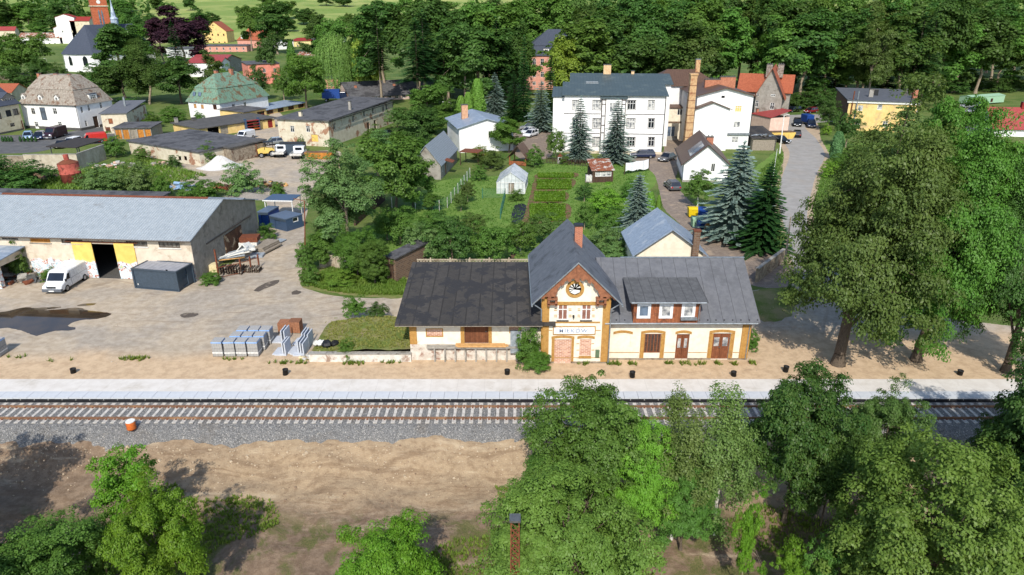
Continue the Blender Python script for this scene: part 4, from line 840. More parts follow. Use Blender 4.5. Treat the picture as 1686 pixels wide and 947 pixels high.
W_.trim('F', [(L + .05, uR - .05, 3.31, 3.44)], OC, 'cornice', .06)
W_.trim('F', [(L + .05, uR + .04, 3.445, 3.79)], MT['wood_red'], 'eaves_boarding', .16); W_.gutter('F', 3.46, .66)
q = MB()
for i in range(18): x = L + .6 + (uR - L - .3) * i / 17; q = MB(); q.box(x - .05, x + .05, .12, .2, 3.63, 3.7); q.obj('snow_guard', MT['dark_plastic'], wr)
q = MB(); q.box(L + 1.5, uR + .55, 5.5, 5.7, 6.84, 6.9); q.obj('ridge_cap', MT['zinc'], wr)
# long timber dormer
a = st.hit(*cwi(327, 560), v=-.03)[0]; b = st.hit(*cwi(758, 560), v=-.03)[0]; zt_ = st.hit(*cwi(540, 466), v=-.03)[1]
zt_ += .12; D_ = Vol(st, a, b, -.03, 3.0, zt_, 3.46); D_.roof('flat', .5, mat('dormer_sheet', (92, 92, 92), (78, 78, 78), 2.5, seam=('x', .78, .7), rough=.7), over=.42, t=.09, name='dormer_roof')
WP = flat('white_window_frame', (232, 232, 230))
for x, pn in ((395, 'sky'), (539, 'curtain'), (684, 'curtain')): D_.win('F', *cwi(x, 521), 17, 19, '1', frame=WP, pane=pn, depth=.0, surround=WP)
D_.walls(MT['wood_red'], 'dormer_wall', back=False); D_.gutter('F', zt_ + .02, .46)
sx = D_.rect('F', *cwi(684, 566), 27, 3.4); D_.trim('F', [sx], MT['zinc'], 'flower_shelf', .3)
# goods shed
uG = st.local(P(677, 572, 1.1))[0]; G_ = Vol(st, uG, -.003, .6, 9.4, 3.42); gr = G_.roof('flat', 1.15, MT['felt'], over=1.0, t=.16)
g4 = lambda x0, y0, x1, y1: pr(G_, 'F', x0, y0, x1, y1, cgs)
r = g4(340, 560, 500, 640); G_.winm('F', r[0], r[1], r[2], r[2] + .75, '1', pane=MT['infill'], frame=OC, name='bricked_up_window', depth=.04)
r = g4(1105, 560, 1215, 605); G_.winm('F', r[0], r[1], r[2], r[2] + .6, '1', pane=MT['infill'], frame=OC, name='bricked_up_window', depth=.04)
dg = g4(695, 560, 915, 700); G_.doorm('F', dg[0], dg[1], dg[2], dg[2] + 1.95, mat('goods_door', (128, 80, 52), (104, 62, 40), 5, plank=('x', .14, .7)), leafs=1, name='sliding_door', depth=.1)
G_.walls(SW)
w0 = dg[2]; G_.trim('F', [(dg[0] - .3, dg[0] - .004, w0, 3.4), (dg[1] + .004, dg[1] + .26, w0, 3.4)], OC, 'door_post', .06); G_.trim('F', [(uG, uG + .5, .9, 3.35)], OC, 'pilaster', .07); G_.trim('L', [(.6, 1.1, .9, 3.35)], OC, 'pilaster', .07)
G_.trim('F', [(uG - .05, -.05, .0, w0 - .04)], mat('whitewashed_stone', (206, 198, 186), (180, 170, 156), 3, (140, 108, 92), 1.3, bump=.5, bsc=6), 'foundation', .1)
G_.trim('F', [(uG - 1.0, 0, 3.36, 3.41)], MT['wood_grey'], 'eaves_board', 1.0, .95)
for i in range(8): pass
a = g4(355, 740, 360, 745)[0]; b = g4(1200, 740, 1215, 745)[0]
dk = G_.trim('F', [(a, b, w0 - .2, w0 - .045)], MT['concrete'], 'loading_dock', .5, .06); 
for k in np.linspace(a + .6, b - .2, 9): q = MB(); q.box(k - .06, k + .06, .16, .4, .02, w0 - .205); q.obj('dock_post', MT['concrete'], dk)
a2 = g4(615, 740, 620, 745)[0]; b2 = g4(1100, 740, 1110, 745)[0]; q = MB()
for k in range(4): q.box(a2 + random.uniform(0, .3), b2 - random.uniform(0, .3), -.0 + k * .12, .1 + k * .12, w0 - .04, w0 + .08 + .02 * (k % 2))
tag(q.obj('timber_stack', MT['wood_raw']), 'pale timber beams lying on the goods shed loading dock', 'timber'); o = bpy.data.objects['timber_stack']; o.location = st.o; o.rotation_euler = (0, 0, st.rz)
c1, c2 = st.W(*[st.local(P(*cgs(1115, 780), .9))[0], .05]), st.W(*[st.local(P(*cgs(1212, 780), .9))[0], .05]); q = MB(); q.prism([(c1.x, c1.y, .85), (c2.x, c2.y, .85), (c2.x, c2.y + .45, 2.6), (c1.x, c1.y + .45, 2.6)], (0, .03, 0)); tag(q.obj('metal_sheet', MT['zinc']), 'grey metal sheet leaning on the goods shed wall by the green shrub', 'metal sheet')
# station lamp box, weeds follow later
# grassy ramp left of the goods shed
gx0 = P(516, 585).x; xr = st.W(uG, 0).x + .3
def rz_(X, Y): return np.where(True, np.clip((X - gx0) / 3.5, 0, 1) * .72 + .28 * np.clip((X - gx0 + .3) * 4, 0, 1), 0) * np.clip((57.2 - Y) / 1.6, 0, 1) * np.clip((Y - 48.8) * 20, 0, 1) + np.sin(X * 2.1) * np.sin(Y * 1.7) * .06 + np.sin(X * 5) * np.sin(Y * 4.3) * .02 - .02
sheet('grass_bank', np.arange(gx0 - .6, xr, .2), np.arange(49.35, 57.6, .2), rz_, GR)
wl = thing('ramp_wall', 'low whitewashed wall holding the grassy bank beside the goods shed', 'wall', (gx0, 49.1, 0))
m = MB(); m.box(0, xr - gx0 - .3, 0, .35, -.05, .66); wf = m.obj('wall_face', mat('flaking_whitewash', (212, 206, 196), (190, 182, 170), 2.5, (142, 120, 104), 1.1, bump=.5, bsc=7), wl)
m = MB(); m.box(-.05, xr - gx0 - .28, -.05, .4, .663, .74); m.obj('coping', MT['concrete'], wl)
# ------------------------------------------------------------------ warehouse yard
whd = (P(325, 463) - P(0, 453)).normalized(); p1 = P(325, 463)
wh = B('warehouse', 'long warehouse with pale corrugated roof, yellow sliding doors and graffiti', 'warehouse', p1 - whd * 40, p1)
hw = wh.zat(316, 397, 40, -.4) + .05; V = Vol(wh, 0, 40, 0, 15.4, hw); rr = V.roof('gu', 2.15, MT['fibre'], over=.45, og=.25, t=.1)
STEEL = flat('rusted_steel_frame', (92, 82, 74)); WG = mat('factory_glass', (66, 62, 58), (128, 122, 112), 1.6, rough=.25, spec=.5)
def ww(x0, y0, x1, y1, **k): (a, b), (c, d) = cyd(x0, y0), cyd(x1, y1); return V.win('F', (a + c) / 2, (b + d) / 2, c - a, d - b, **k)
ww(250, 50, 420, 100, style='1', pane=MT['wood_orange'], frame=MT['wood_raw'], name='boarded_window', sill=MT['concrete'])
for x in (515, 1060, 1335): ww(x, 62 + (x - 515) * .04, x + 178, 108 + (x - 515) * .045, style='o', pane=WG, frame=STEEL, sill=MT['white_paint'])
ww(15, 45, 150, 75, style='o', pane=WG, frame=STEEL)
ra = V.at('F', *cyd(775, 240))[0]; rb = V.at('F', *cyd(1000, 240))[0]; zt = V.at('F', *cyd(890, 112))[1]
V.holes['F'].append((ra, rb, .0, zt))
V.walls(MT['warehouse_wall']); 
q = MB(); V.sbox(q, 'R', .0, 15.4, .0, hw - .01, .004, .03); lo, hi = 0, 15.4; q.prism([V.pt('R', lo, hw - .005, .03), V.pt('R', hi, hw - .005, .03), V.pt('R', 7.7, hw + 2.1, .03)], tuple(-.026 * c for c in (1, 0, 0))); q.obj('gable_face', MT['warehouse_gable'], wh.root)  # thin layer giving the gable end a greyer, darker tone than the front
for x0, x1 in ((635, 800), (985, 1150)):
    a, b = V.at('F', *cyd(x0, 230))[0], V.at('F', *cyd(x1, 230))[0]; d_ = V.trim('F', [(a, b, .06, zt + .15)], MT['graffiti_door'], 'sliding_door', .1, .03)
V.trim('F', [(ra - 2.4, rb + 2.4, zt + .17, zt + .27)], MT['rust'], 'door_rail', .14, .02)
ga = V.at('F', *cyd(270, 300))[0]; V.trim('F', [(ga, ra - .5, .02, 2.55)], MT['graffiti'], 'graffiti_panel', .012)
gb = V.at('F', *cyd(1610, 350))[0]; V.trim('F', [(gb, 40, .02, 1.5)], MT['graffiti'], 'graffiti_panel', .012)
def wr_(x0, y0, x1, y1): (a, b), (c, d) = cwh(x0, y0), cwh(x1, y1); return V.at('R', a, b), V.at('R', c, d)
(a0, z0), (a1, z1) = wr_(905, 350, 1050, 270); V.trim('R', [(a0, a1, .08, min(z0, z1) + .2)], mat('rusty_door', (112, 80, 58), (78, 56, 44), 1.2, (168, 148, 120), .9, (.56, .6), plank=('y', .9, .5)), 'rusty_sliding_door', .12, .035)
(a0, z0), (a1, z1) = wr_(760, 415, 1130, 190); V.trim('R', [(a0, a1, min(z0, z1) + .1, min(z0, z1) + .22)], STEEL, 'door_rail', .14, .035)
q = MB(); u = 1.2
while u < 40:
    n = random.uniform(1.4, 5); q.cur = random.random() < .55
    q.prism([(u, 7.7 - .35, hw + 2.15 + .03), (u, 7.7, hw + 2.15 + .16), (u, 8.05, hw + 2.15 + .03)], (n - .02, 0, 0)); u += n
q.obj('ridge_sheets', [MT['zinc'], MT['rust']], rr)
V.gutter('F', hw - .1, .52, STEEL, False); q = MB(); q.box(.3, 39.7, .01, 15.1, -.05, .022); q.obj('floor_slab', MT['concrete_dark'], wh.root)
V2 = Vol(wh, 0, 27, 15.42, 19, 4.0); V2.roof('flat', .1, MT['dark_roof'], over=.3); V2.walls(MT['grey_wall'])
inn = B('storage_box', 'grey storage box standing inside the open warehouse doorway', 'storage box', wh.W(ra + .9, 3.2), wh.W(rb - .1, 2.6)); vi = Vol(inn, 0, inn.L, 0, 3, 2.2); vi.roof('flat', 0, MT['anthracite_lid'], .03, t=.08); vi.winm('F', .6, 1.2, 1.0, 1.8, '1'); vi.walls(MT['zinc'])
# lean-to shed at the left edge
ls = B('tin_shed', 'open tin roofed shed full of scrap beside the graffiti wall', 'shed', P(4, 476) - whd * 9, P(4, 476)); v = Vol(ls, 0, 9, 0, 6.2, 2.9); v.roof('flat', .55, MT['tin'], .5, t=.1); v.holes['R'].append((.5, 5.7, .02, 2.2)); v.walls(MT['graffiti'])
rng_ = random.Random(3)
def rubble(name, label, px, rx, ry, h, mats, n, smin=.2, smax=.6, cat='rubble', z=0):
    """a heap of odd blocks and slabs"""
    t = thing(name, label, cat, px if isinstance(px, Vector) else P(*px, z)); q = MB()
    for i in range(n):
        a = rng_.uniform(0, 6.28); k = rng_.random() ** .5; x, y = math.cos(a) * rx * k, math.sin(a) * ry * k; z_ = h * (1 - k) * rng_.uniform(.3, 1); s = rng_.uniform(smin, smax); rot = Matrix.Rotation(rng_.uniform(0, 3), 3, 'Z') @ Matrix.Rotation(rng_.uniform(-.6, .6), 3, 'X')
        q.cur = rng_.randrange(len(mats)); hx, hy, hz = s, s * rng_.uniform(.3, .9), s * rng_.uniform(.12, .5)
        c = [rot @ Vector((sx * hx / 2 * rng_.uniform(.7, 1), sy * hy / 2, sz * hz / 2)) + Vector((x, y, z_ + hz * .4)) for sz in (-1, 1) for sx, sy in ((-1, -1), (1, -1), (1, 1), (-1, 1))]
        q.hexa(c[:4], c[4:])
    q.obj('debris', mats, t); return t
rubble('scrap_heap', 'heap of mixed scrap under the tin roofed shed', (28, 462), 3, 1.2, 1.0, [MT['steel'], MT['rust'], MT['zinc'], MT['concrete'], MT['wood_grey']], 70, .3, 1.0, 'scrap')
# office container
ct = B('office_container', 'dark grey office container with ribbed pale roof in front of the warehouse', 'container', P(222, 474.6), P(295.7, 481)); D = ct.local(P(322, 465))[1]; h = ct.zat(214.5, 442, 0, 0)
v = Vol(ct, .1, ct.L - .1, .1, D - .1, h - .1, .14); v.doorm('R', .8, 1.7, .2, 2.1, MT['anthracite']); v.walls(MT['anthracite']); q = MB()
for x in (0, ct.L - .16):
    for y in (0, D - .16): q.box(x, x + .16, y, y + .16, .1, h - .14)
q.box(0, ct.L, 0, .16, .0, .12); q.box(0, ct.L, D - .16, D, .0, .12); q.obj('corner_post', MT['anthracite'], ct.root)
q = MB(); q.box(0, ct.L, 0, .14, h - .13, h + .02); q.box(0, ct.L, D - .14, D, h - .13, h + .02); q.box(0, .14, .142, D - .142, h - .13, h + .02); q.box(ct.L - .14, ct.L, .142, D - .142, h - .13, h + .02); q.obj('roof_frame', MT['anthracite'], ct.root)
q = MB(); q.box(.142, ct.L - .142, .142, D - .142, h - .1, h - .04); q.obj('roof', MT['anthracite_lid'], ct.root)
v.trim('F', [(ct.L - 1.15, ct.L - .95, 2.05, 2.25)], MT['hole'], 'vent', .03); v.trim('F', [(.35, .45, .35, .5)], MT['white_paint'], 'sticker', .012)
# white van, seen from its front left corner
w1, w2 = P(112, 480), P(141.5, 461.5); d = (w1 - w2).normalized(); n = Vector((d.y, -d.x, 0)); n = n if n.x < 0 else -n; mid = (w1 + w2) / 2 + n * .95
van('white panel van with grey bumper parked in front of the graffiti wall', mid + d * 2.4, mid - d * 2.5, MT['car_white'])
# huts and canopy behind the warehouse
def hut(label, p0, p1, Dp, top, paint, name='site_hut', win=True):
    b = B(name, label, 'site hut', p0, p1); h = b.zat(*top, 0, 0); v = Vol(b, 0, b.L, 0, Dp, h); v.roof('flat', .03, flat('hut_roof', (86, 100, 120), .5), .05, t=.12)
    v.doorm('F', b.L * .3, b.L * .68, .06, 2.05, paint); 
    if win: v.winm('R', Dp * .4, Dp * .75, .9, 1.9, '1')
    v.walls(paint); v.trim('F', [(0, b.L, h - .28, h - .02)], MT['anthracite'], 'fascia', .05); return b
hut('slate blue site hut with flat roof and side window', P(446, 375), P(473, 381.5), 2.6, (444, 356), MT['blue_hut'])
hut('blue site hut squeezed between the warehouse and the slate blue hut', P(427, 372), P(444, 373), 2.8, (425, 350), MT['blue'], win=False)
cn = B('canopy', 'open white steel canopy with blue roof sheets behind the huts', 'canopy', P(440, 362), P(484, 363)); h = 2.6; q = MB(); L_ = cn.L; q.box(-.2, L_ + .1, -.1, 3.2, h, h + .07); q.obj('roof', MT['blue_hut'], cn.root); q = MB(); q.box(-.25, L_ + .15, -.16, -.1, h - .05, h + .1); q.obj('fascia', MT['white_paint'], cn.root)
for x, y in ((0, 0), (L_, 0), (0, 3), (L_, 3)): q = MB(); q.box(x - .05, x + .05, y - .05, y + .05, 0, h); q.obj('post', MT['white_paint'], cn.root)
lp = P(503, 452); lp_t = PY(498, 331, lp.y)
t = thing('lamp_post', 'thin rusty lamp post beside the dirt lane', 'lamp post', lp); q = MB(); q.tube((0, 0, 0), (lp_t.x - lp.x + .2, 0, lp_t.z), .07, .05, 8); q.obj('pole', MT['rust'], t); q = MB(); q.tube((lp_t.x - lp.x + .2, 0, lp_t.z), (lp_t.x - lp.x - .9, 0, lp_t.z + .25), .035); q.obj('arm', MT['rust'], t)
# lumber yard by the gable
def slabs(name, label, px, size, n, th, m, rz=0, tilt=0, cat='panel stack', z0=0, jit=.08, lid=None):
    t = thing(name, label, cat, px if isinstance(px, Vector) else P(*px), rz); t.rotation_euler = (tilt, 0, rz)
    for i in range(n):
        q = MB(); dx, dy = rng_.uniform(-jit, jit), rng_.uniform(-jit, jit); q.box(-size[0] / 2 + dx, size[0] / 2 + dx, -size[1] / 2 + dy, size[1] / 2 + dy, z0 + i * th, z0 + (i + 1) * th - .012); q.obj('panel', m if not lid or i < n - 1 else lid, t)
    return t
slabs('insulation_boxes', 'tall cream insulation blocks with rusty brown top by the gable', (413, 411), (2.0, 1.6), 3, .55, MT['white_panel'], .1, cat='insulation blocks', lid=MT['rust'])
slabs('panel_stack', 'flat grey wall panels stacked in front of the cream blocks', (418, 422), (2.4, 1.2), 2, .14, MT['grey_panel'], .05)
slabs('panel_stack', 'small pile of white and cream panels beside the green bush by the gable corner', (342, 446), (2.2, 1.0), 4, .2, MT['cream_panel'], .1, cat='panel stack')
slabs('panel_stack', 'stack of cream foam boards leaning near the rusty gable door', (357, 426), (1.5, 1.1), 9, .16, MT['cream_panel'], .2, jit=.25)
slabs('plank_pile', 'low timber and plank pile at the back end of the lumber yard', (441, 410), (1.6, 3.2), 4, .18, MT['wood_grey'], -.3, cat='plank pile', jit=.3)
slabs('panel_stack', 'grey aluminium sheets lying behind the plank pile', (450, 402), (1.0, 3.4), 2, .1, MT['grey_panel'], -.35, jit=.2)
t = thing('beam_pile', 'slanting pile of pale beams and profiles in the lumber yard', 'beams', P(383, 432))
for i in range(16):
    q = MB(); y = rng_.uniform(-1.2, 1.2); a = Vector((-1.8 + rng_.uniform(-.4, .4), y, .3 + rng_.uniform(0, .3))); b_ = Vector((1.9 + rng_.uniform(-.5, .5), y + rng_.uniform(-.4, 1.4), .6 + rng_.uniform(0, 1))); q.tube(a, b_, .09, n=4); q.obj('beam', rng_.choice([MT['wood_raw'], MT['white_panel'], MT['grey_panel'], MT['wood_grey']]), t)
t = thing('folded_panel', 'white bent panel propped on the beams in the lumber yard', 'panel', P(398, 428)); q = MB(); q.prism([(-.8, 0, .7), (.1, .3, 1.7), (.2, .3, 1.7), (-.65, 0, .7)], (.3, 1.2, -.1)); q.prism([(.1, .3, 1.7), (.9, .2, .8), (.95, .2, .9), (.2, .3, 1.75)], (.3, 1.2, -.1)); q.obj('sheet', MT['white_panel'], t)
def logs(label, px, w, n):
    t = thing('firewood_stack', label, 'firewood', P(*px)); 
    for i in range(n):
        q = MB(); r = rng_.uniform(.06, .1); x = -w / 2 + w * (i % 9) / 8; z = .1 + .17 * (i // 9); q.tube((x, -.5 + rng_.uniform(-.08, .08), z), (x, .6, z), r, n=7); q.obj('log', rng_.choice([MT['wood_grey'], MT['bark'], MT['wood_dark']]), t)
logs('stack of split firewood behind the rusty posts of the lumber yard', (383, 450), 2.2, 45); logs('smaller brownish wood stack at the right end of the lumber yard', (414, 447), 1.8, 27)
t = thing('steel_rack', 'row of rusty steel posts and rails around the wood stacks', 'steel rack', P(363, 458)); pa = [P(361, 459), P(398, 451), P(414, 446), P(427, 441)]
for i, p in enumerate(pa): q = MB(); hh = (3.2, 1.7, 1.6, 1.5)[i]; l = p - P(363, 458); q.box(l.x - .07, l.x + .07, l.y - .07, l.y + .07, 0, hh); q.obj('post', MT['rust'], t)
q = MB(); 
for i in range(3):
    for z in (.15, 1.2): q.tube(pa[i] - P(363, 458) + Vector((0, 0, z)), pa[i + 1] - P(363, 458) + Vector((0, 0, z)), .04, n=5)
q.obj('rail', MT['rust'], t)
# pallets of pavers
def paver_stack(loc, w, layers, m, label, group, name='paver_pallet', rz=0, film=True, lh=.62, d=None):
    t = thing(name, label, 'paver pallet', loc, rz, group); d = d or w
    for i in range(layers):
        q = MB(); z = .1 + i * (lh + .03); q.box(-w / 2 + rng_.uniform(0, .03), w / 2, -d / 2 + rng_.uniform(0, .03), d / 2, z, z + lh); q.obj('paver_block', m, t)
        if film: q = MB(); q.box(-w / 2 - .006, w / 2 + .006, -d / 2 - .006, d / 2 + .006, z + lh - .14 - .25 * (i == 0), z + lh - .05 - .25 * (i == 0)); q.obj('strapping', MT['film'] if i else MT['white_paint'], t)
    q = MB(); q.box(-w / 2, w / 2, -d / 2, d / 2, 0, .09); q.obj('pallet', MT['wood_grey'], t); return t
pos = {}
for r_ in range(3):
    for c_ in range(4):
        if r_ and c_ == 0: continue
        f0 = P(357 + 19.4 * c_, 589); x = f0.x + .09 + (.14 * r_); y = f0.y + .5 + r_ * 1.12
        rowt = ('front', 'middle', 'back')[r_]; colt = {0: 'at its left end', 1: 'second from its left end', 2: 'second from its right end', 3: 'at its right end'}[c_] if r_ == 0 else {1: 'at its left end', 2: 'in its middle', 3: 'at its right end'}[c_]
        paver_stack(Vector((x, y, 0)), .84, 2, MT['paver'], 'grey paver pallet in the %s row of the paver block, %s' % (rowt, colt), 'grey paver pallets on the sand', rz=rng_.uniform(-.04, .04), film=True)
paver_stack(P(*cpl(650, 612)) + Vector((0, .45, 0)), .95, 1, MT['brick_paver'], 'dusty brown paver pallet left of the darker orange one', 'brown paver pallets', lh=.85, film=False); paver_stack(P(*cpl(735, 618)) + Vector((0, .5, 0)), .95, 1, MT['brick_paver'], 'orange brown paver pallet next to the grassy bank', 'brown paver pallets', lh=1.0, film=False)
paver_stack(P(-2, 588) + Vector((-.3, .4, 0)), 1.0, 2, MT['paver'], 'strapped paver pallet cut by the left picture edge', 'grey paver pallets on the sand')
# precast concrete L elements
def lwall(px, label, h=1.15, d=1.25, z=0):
    t = thing('retaining_element', label, 'concrete element', P(*px), -.05 + rng_.uniform(-.03, .03), 'precast concrete elements'); q = MB(); q.prism([(0, 0, 0), (.12, 0, 0), (.1, 0, h), (0, 0, h)], (0, d, 0)); q.obj('upright_slab', MT['lconc'], t, bevel=.015); q = MB(); q.prism([(0, 0, 0), (0, 0, .14), (-.85, 0, .1), (-.85, 0, 0)], (0, d, 0)); q.obj('foot_slab', MT['lconc'], t, bevel=.015)
for i, (x, y, l) in enumerate(((658, 788, 'front one of the left concrete L elements'), (640, 784, 'front left concrete L element lying behind its neighbour'), (655, 690, 'rear concrete L element nearest the brown pavers'), (632, 690, 'rear left concrete L element with only its top showing'), (800, 792, 'rightmost front concrete L element beside the rubbish'), (780, 782, 'middle front concrete L element of the right group'), (760, 774, 'left front concrete L element of the right group'), (838, 720, 'rear right concrete L element near the rubbish bags'), (815, 712, 'middle rear concrete L element of the right group'), (795, 706, 'left rear concrete L element of the right group'))): lwall(cpl(x, y), l)
def bag(px, label, m, r=.35, z=0):
    t = thing('rubbish_bag', label, 'rubbish bag', P(*px, z)); q = MB(); n = 10; q.lathe([(.02, 0), (r * .8, .02), (r * 1.05, r * .5), (r * .8, r), (r * .2, r * 1.25), (.02, r * 1.35)], n)
    q.v = [(x + rng_.uniform(-.06, .06), y + rng_.uniform(-.06, .06), max(0, z_ + rng_.uniform(-.03, .05))) for x, y, z_ in q.v]; q.obj('bag', m, t)
for x, y, l, m, r in ((940, 700, 'white rubbish bag at the end of the grassy bank', MT['white_paint'], .34), (985, 712, 'large dark rubbish bag on the grassy bank', MT['black_foil'], .42), (1048, 705, 'small black rubbish bag right of the large dark one', MT['black'], .34), (905, 700, 'pale grey sack left of the white rubbish bag', MT['dirty_white'], .3)): bag(cpl(x, y), l, m, r, .5)
rubble('foam_rubble', 'pile of yellowish foam rubble in front of the low ramp wall', cpl(900, 800), 1.2, .5, .5, [MT['cream_panel'], MT['dirty_white'], MT['concrete']], 26, .25, .6)
rubble('litter', 'scattered litter below the loading dock', cgs(1020, 825), .8, .3, .25, [MT['film'], MT['dirty_white'], MT['concrete']], 14, .15, .4, 'litter')
# black pipe stubs along the platform
for i, (x, y) in enumerate(((121, 614), (470, 617), (835, 616), (1041, 621), (1208, 619), (1293, 612), (1580, 617))):
    lab = ['far left of the row on the sand', 'below the concrete L elements', 'in front of the goods shed shrub', 'in front of the station wing window', 'in front of the double door', 'behind the treetop at the bins', 'in the shade of the right lindens'][i]
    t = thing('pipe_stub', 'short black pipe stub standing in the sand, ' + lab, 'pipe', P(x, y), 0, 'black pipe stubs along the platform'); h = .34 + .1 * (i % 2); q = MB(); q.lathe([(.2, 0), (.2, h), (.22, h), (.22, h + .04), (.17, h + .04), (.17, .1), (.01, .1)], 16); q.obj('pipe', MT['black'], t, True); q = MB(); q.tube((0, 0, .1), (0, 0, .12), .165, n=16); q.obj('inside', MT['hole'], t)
    t.rotation_euler = (0, rng_.uniform(-.1, .1), 0)
bl = P(217, 706, -.4); t = thing('barrel', 'orange barrel with white lid standing on the ballast', 'barrel', bl); q = MB(); q.lathe([(.01, 0), (.29, 0), (.31, .1), (.29, .25), (.31, .42), (.29, .58), (.28, .6)], 18); q.obj('drum', MT['orange'], t, True); q = MB(); q.tube((0, 0, .58), (0, 0, .63), .3, n=18); q.obj('lid', MT['white_paint'], t)
# ruined flat-roofed building and the walls around the upper yard
ru = B('ruined_shed', 'ruined low brick building with torn black felt roof', 'ruin', P(*cru(200, 470)), P(*cru(850, 585)))
Dr = 13; h = ru.zat(*cru(830, 460), ru.L, 0); v = Vol(ru, 0, ru.L, 0, Dr, h); v.roof('flat', .25, MT['dark_roof'], .25, t=.25)
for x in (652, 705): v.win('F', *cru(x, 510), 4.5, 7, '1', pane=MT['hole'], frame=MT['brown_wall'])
v.walls(MT['peel_wall']); v3 = Vol(ru, ru.L + .01, max(ru.L + 2, ru.local(P(390, 244))[0]), 5, Dr - .2, h + .1); v3.roof('flat', .3, MT['dark_roof_y'], .2, t=.25); v3.walls(MT['rubble'])
gr_ = B('garage_row', 'garage row with orange plank doors under a flat dark roof', 'garage', P(*cru(60, 335)), P(*cru(400, 330))); h = 2.3; v = Vol(gr_, 0, gr_.L, 0, 6, h); v.roof('flat', .25, MT['dark_roof'], .3); k = gr_.L / 5
for i in range(5): v.doorm('F', i * k + .2, (i + 1) * k - .1, .05, 2.0, MT['wood_orange'] if i != 2 else MT['wood_grey'], leafs=2, name='garage_door')
v.walls(MT['grey_wall'])
lb = B('long_yellow_shed', 'long low shed with yellow end wall and dark roof', 'shed', P(*cru(600, 265)), P(*cru(845, 320))); 
Dy = lb.local(P(*cru(1440, 205)))[1]; h = lb.zat(*cru(835, 240), lb.L, 0); v = Vol(lb, 0, lb.L, 0, Dy, h); v.roof('flat', .3, MT['dark_roof_y'], .4, t=.2)
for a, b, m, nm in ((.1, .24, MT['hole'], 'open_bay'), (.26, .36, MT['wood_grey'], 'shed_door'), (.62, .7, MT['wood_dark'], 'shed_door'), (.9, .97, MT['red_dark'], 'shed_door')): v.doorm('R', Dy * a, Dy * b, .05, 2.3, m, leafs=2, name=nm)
v.walls(MT['yellow_wall']); v.chimney(.6, .6, .6, .6, h, h + 1.2, MT['concrete']); v.chimney(.8, 4.5, .8, .8, h, h + .8, MT['concrete_dark'])
t = thing('steel_shelf', 'blue and orange steel shelf rack outside the long yellow shed', 'shelf rack', P(*cru(1330, 255)), lb.rz + R(90)); 
for x in (-1.6, 1.6): q = MB(); q.box(x - .06, x + .06, -.5, .5, 0, 2.8); q.obj('upright', MT['blue_hut'], t)
for z in (.4, 1.0, 1.6, 2.2): q = MB(); q.box(-1.54, 1.54, -.5, .5, z, z + .12); q.obj('shelf', MT['red_dark'] if z > .9 else MT['orange'], t)
def heap(name, label, px, rx, ry, h, m, cat='gravel heap', seed=1):
    r = np.random.default_rng(seed); t = thing(name, label, cat, P(*px)); n, k = 28, 9; q = MB(); vs = []; ph = r.uniform(0, 6, 3)
    for j in range(k):
        f = j / (k - 1)
        for i in range(n): a = 6.283 * i / n; w = 1 + .18 * math.sin(2 * a + ph[0]) + .1 * math.sin(5 * a + ph[1]); vs.append((rx * f * w * math.cos(a), ry * f * w * math.sin(a), max(-.02, h * (.5 + .5 * math.cos(f ** .8 * 3.1416)) * (1 + .35 * math.sin(2 * a + ph[2]) * f + .2 * math.sin(5 * a + ph[0]) * f) + r.uniform(-.07, .07) * (1 - f)))) 
    q.add(vs, [(j * n + i, (j + 1) * n + i, (j + 1) * n + (i + 1) % n, j * n + (i + 1) % n) for j in range(k - 1) for i in range(n)]); q.obj('heap', m, t, True)
heap('gravel_heap', 'bright white gravel heap beside the ruined shed', cru(1030, 590), 3.8, 2.8, 2.0, MT['white_pile'], seed=4); heap('gravel_heap', 'grey gravel heap behind the white one', cru(1150, 490), 3.0, 2.6, 1.6, MT['grey_pile'], seed=5); heap('soil_heap', 'brown soil heap beside the rusty red tank', (70, 292), 4, 2.5, 1.0, MT['dirt_pile'], 'soil heap', 6)
heap('gravel_heap', 'pale flat sand pile right behind the warehouse ridge', cru(1290, 870), 4.5, 2, .7, MT['grey_pile'], seed=8)
rubble('rubble_heap', 'heap of building rubble with weeds left of the ruin', cru(60, 600), 4, 2.2, 1.2, [MT['concrete'], MT['white_pile'], MT['infill'], MT['rubble']], 70, .3, .9); rubble('rubble_heap', 'smaller rubble heap between the bushes by the ruin', cru(480, 575), 2.6, 1.2, .8, [MT['concrete'], MT['infill'], MT['rubble']], 40, .3, .8); rubble('scrap_heap', 'timber scrap beside the pale bush in the upper yard', cru(1480, 770), 2.6, 1.2, .9, [MT['wood_grey'], MT['wood_dark'], MT['wood_raw']], 40, .4, 1.3, 'scrap'); rubble('scrap_heap', 'rusty scrap and pallets behind the warehouse ridge', cru(1050, 800), 2.0, 1.2, 1.2, [MT['rust'], MT['wood_dark'], MT['wood_raw']], 36, .4, 1.1, 'scrap')
rubble('scrap_heap', 'bluish tarpaulin and junk in the bushes behind the warehouse', cru(680, 790), 2.6, 1.2, 1.0, [MT['pale_blue'], MT['zinc'], MT['pale_blue']], 26, .5, 1.4, 'scrap')
# rusty tank
tk = P(121, 302); h = PY(121, 268, tk.y).z; t = thing('fuel_tank', 'leaning rusty red cylindrical tank with a pipe on its conical top', 'tank', tk); t.rotation_euler = (0, R(-3), 0); rd = 1.5; q = MB(); q.lathe([(.01, 0), (rd, 0), (rd, h * .5), (rd + .05, h * .5 + .03), (rd, h * .5 + .06), (rd, h)], 28); q.obj('shell', MT['rust_pink'], t, True); q = MB(); q.lathe([(rd + .03, h), (rd * .4, h + .45), (.01, h + .5)], 28); q.obj('lid', MT['rust'], t); q = MB(); q.tube((0, 0, h + .4), (0, 0, h + 1.3), .38, n=16); q.obj('neck', MT['rust_pink'], t)
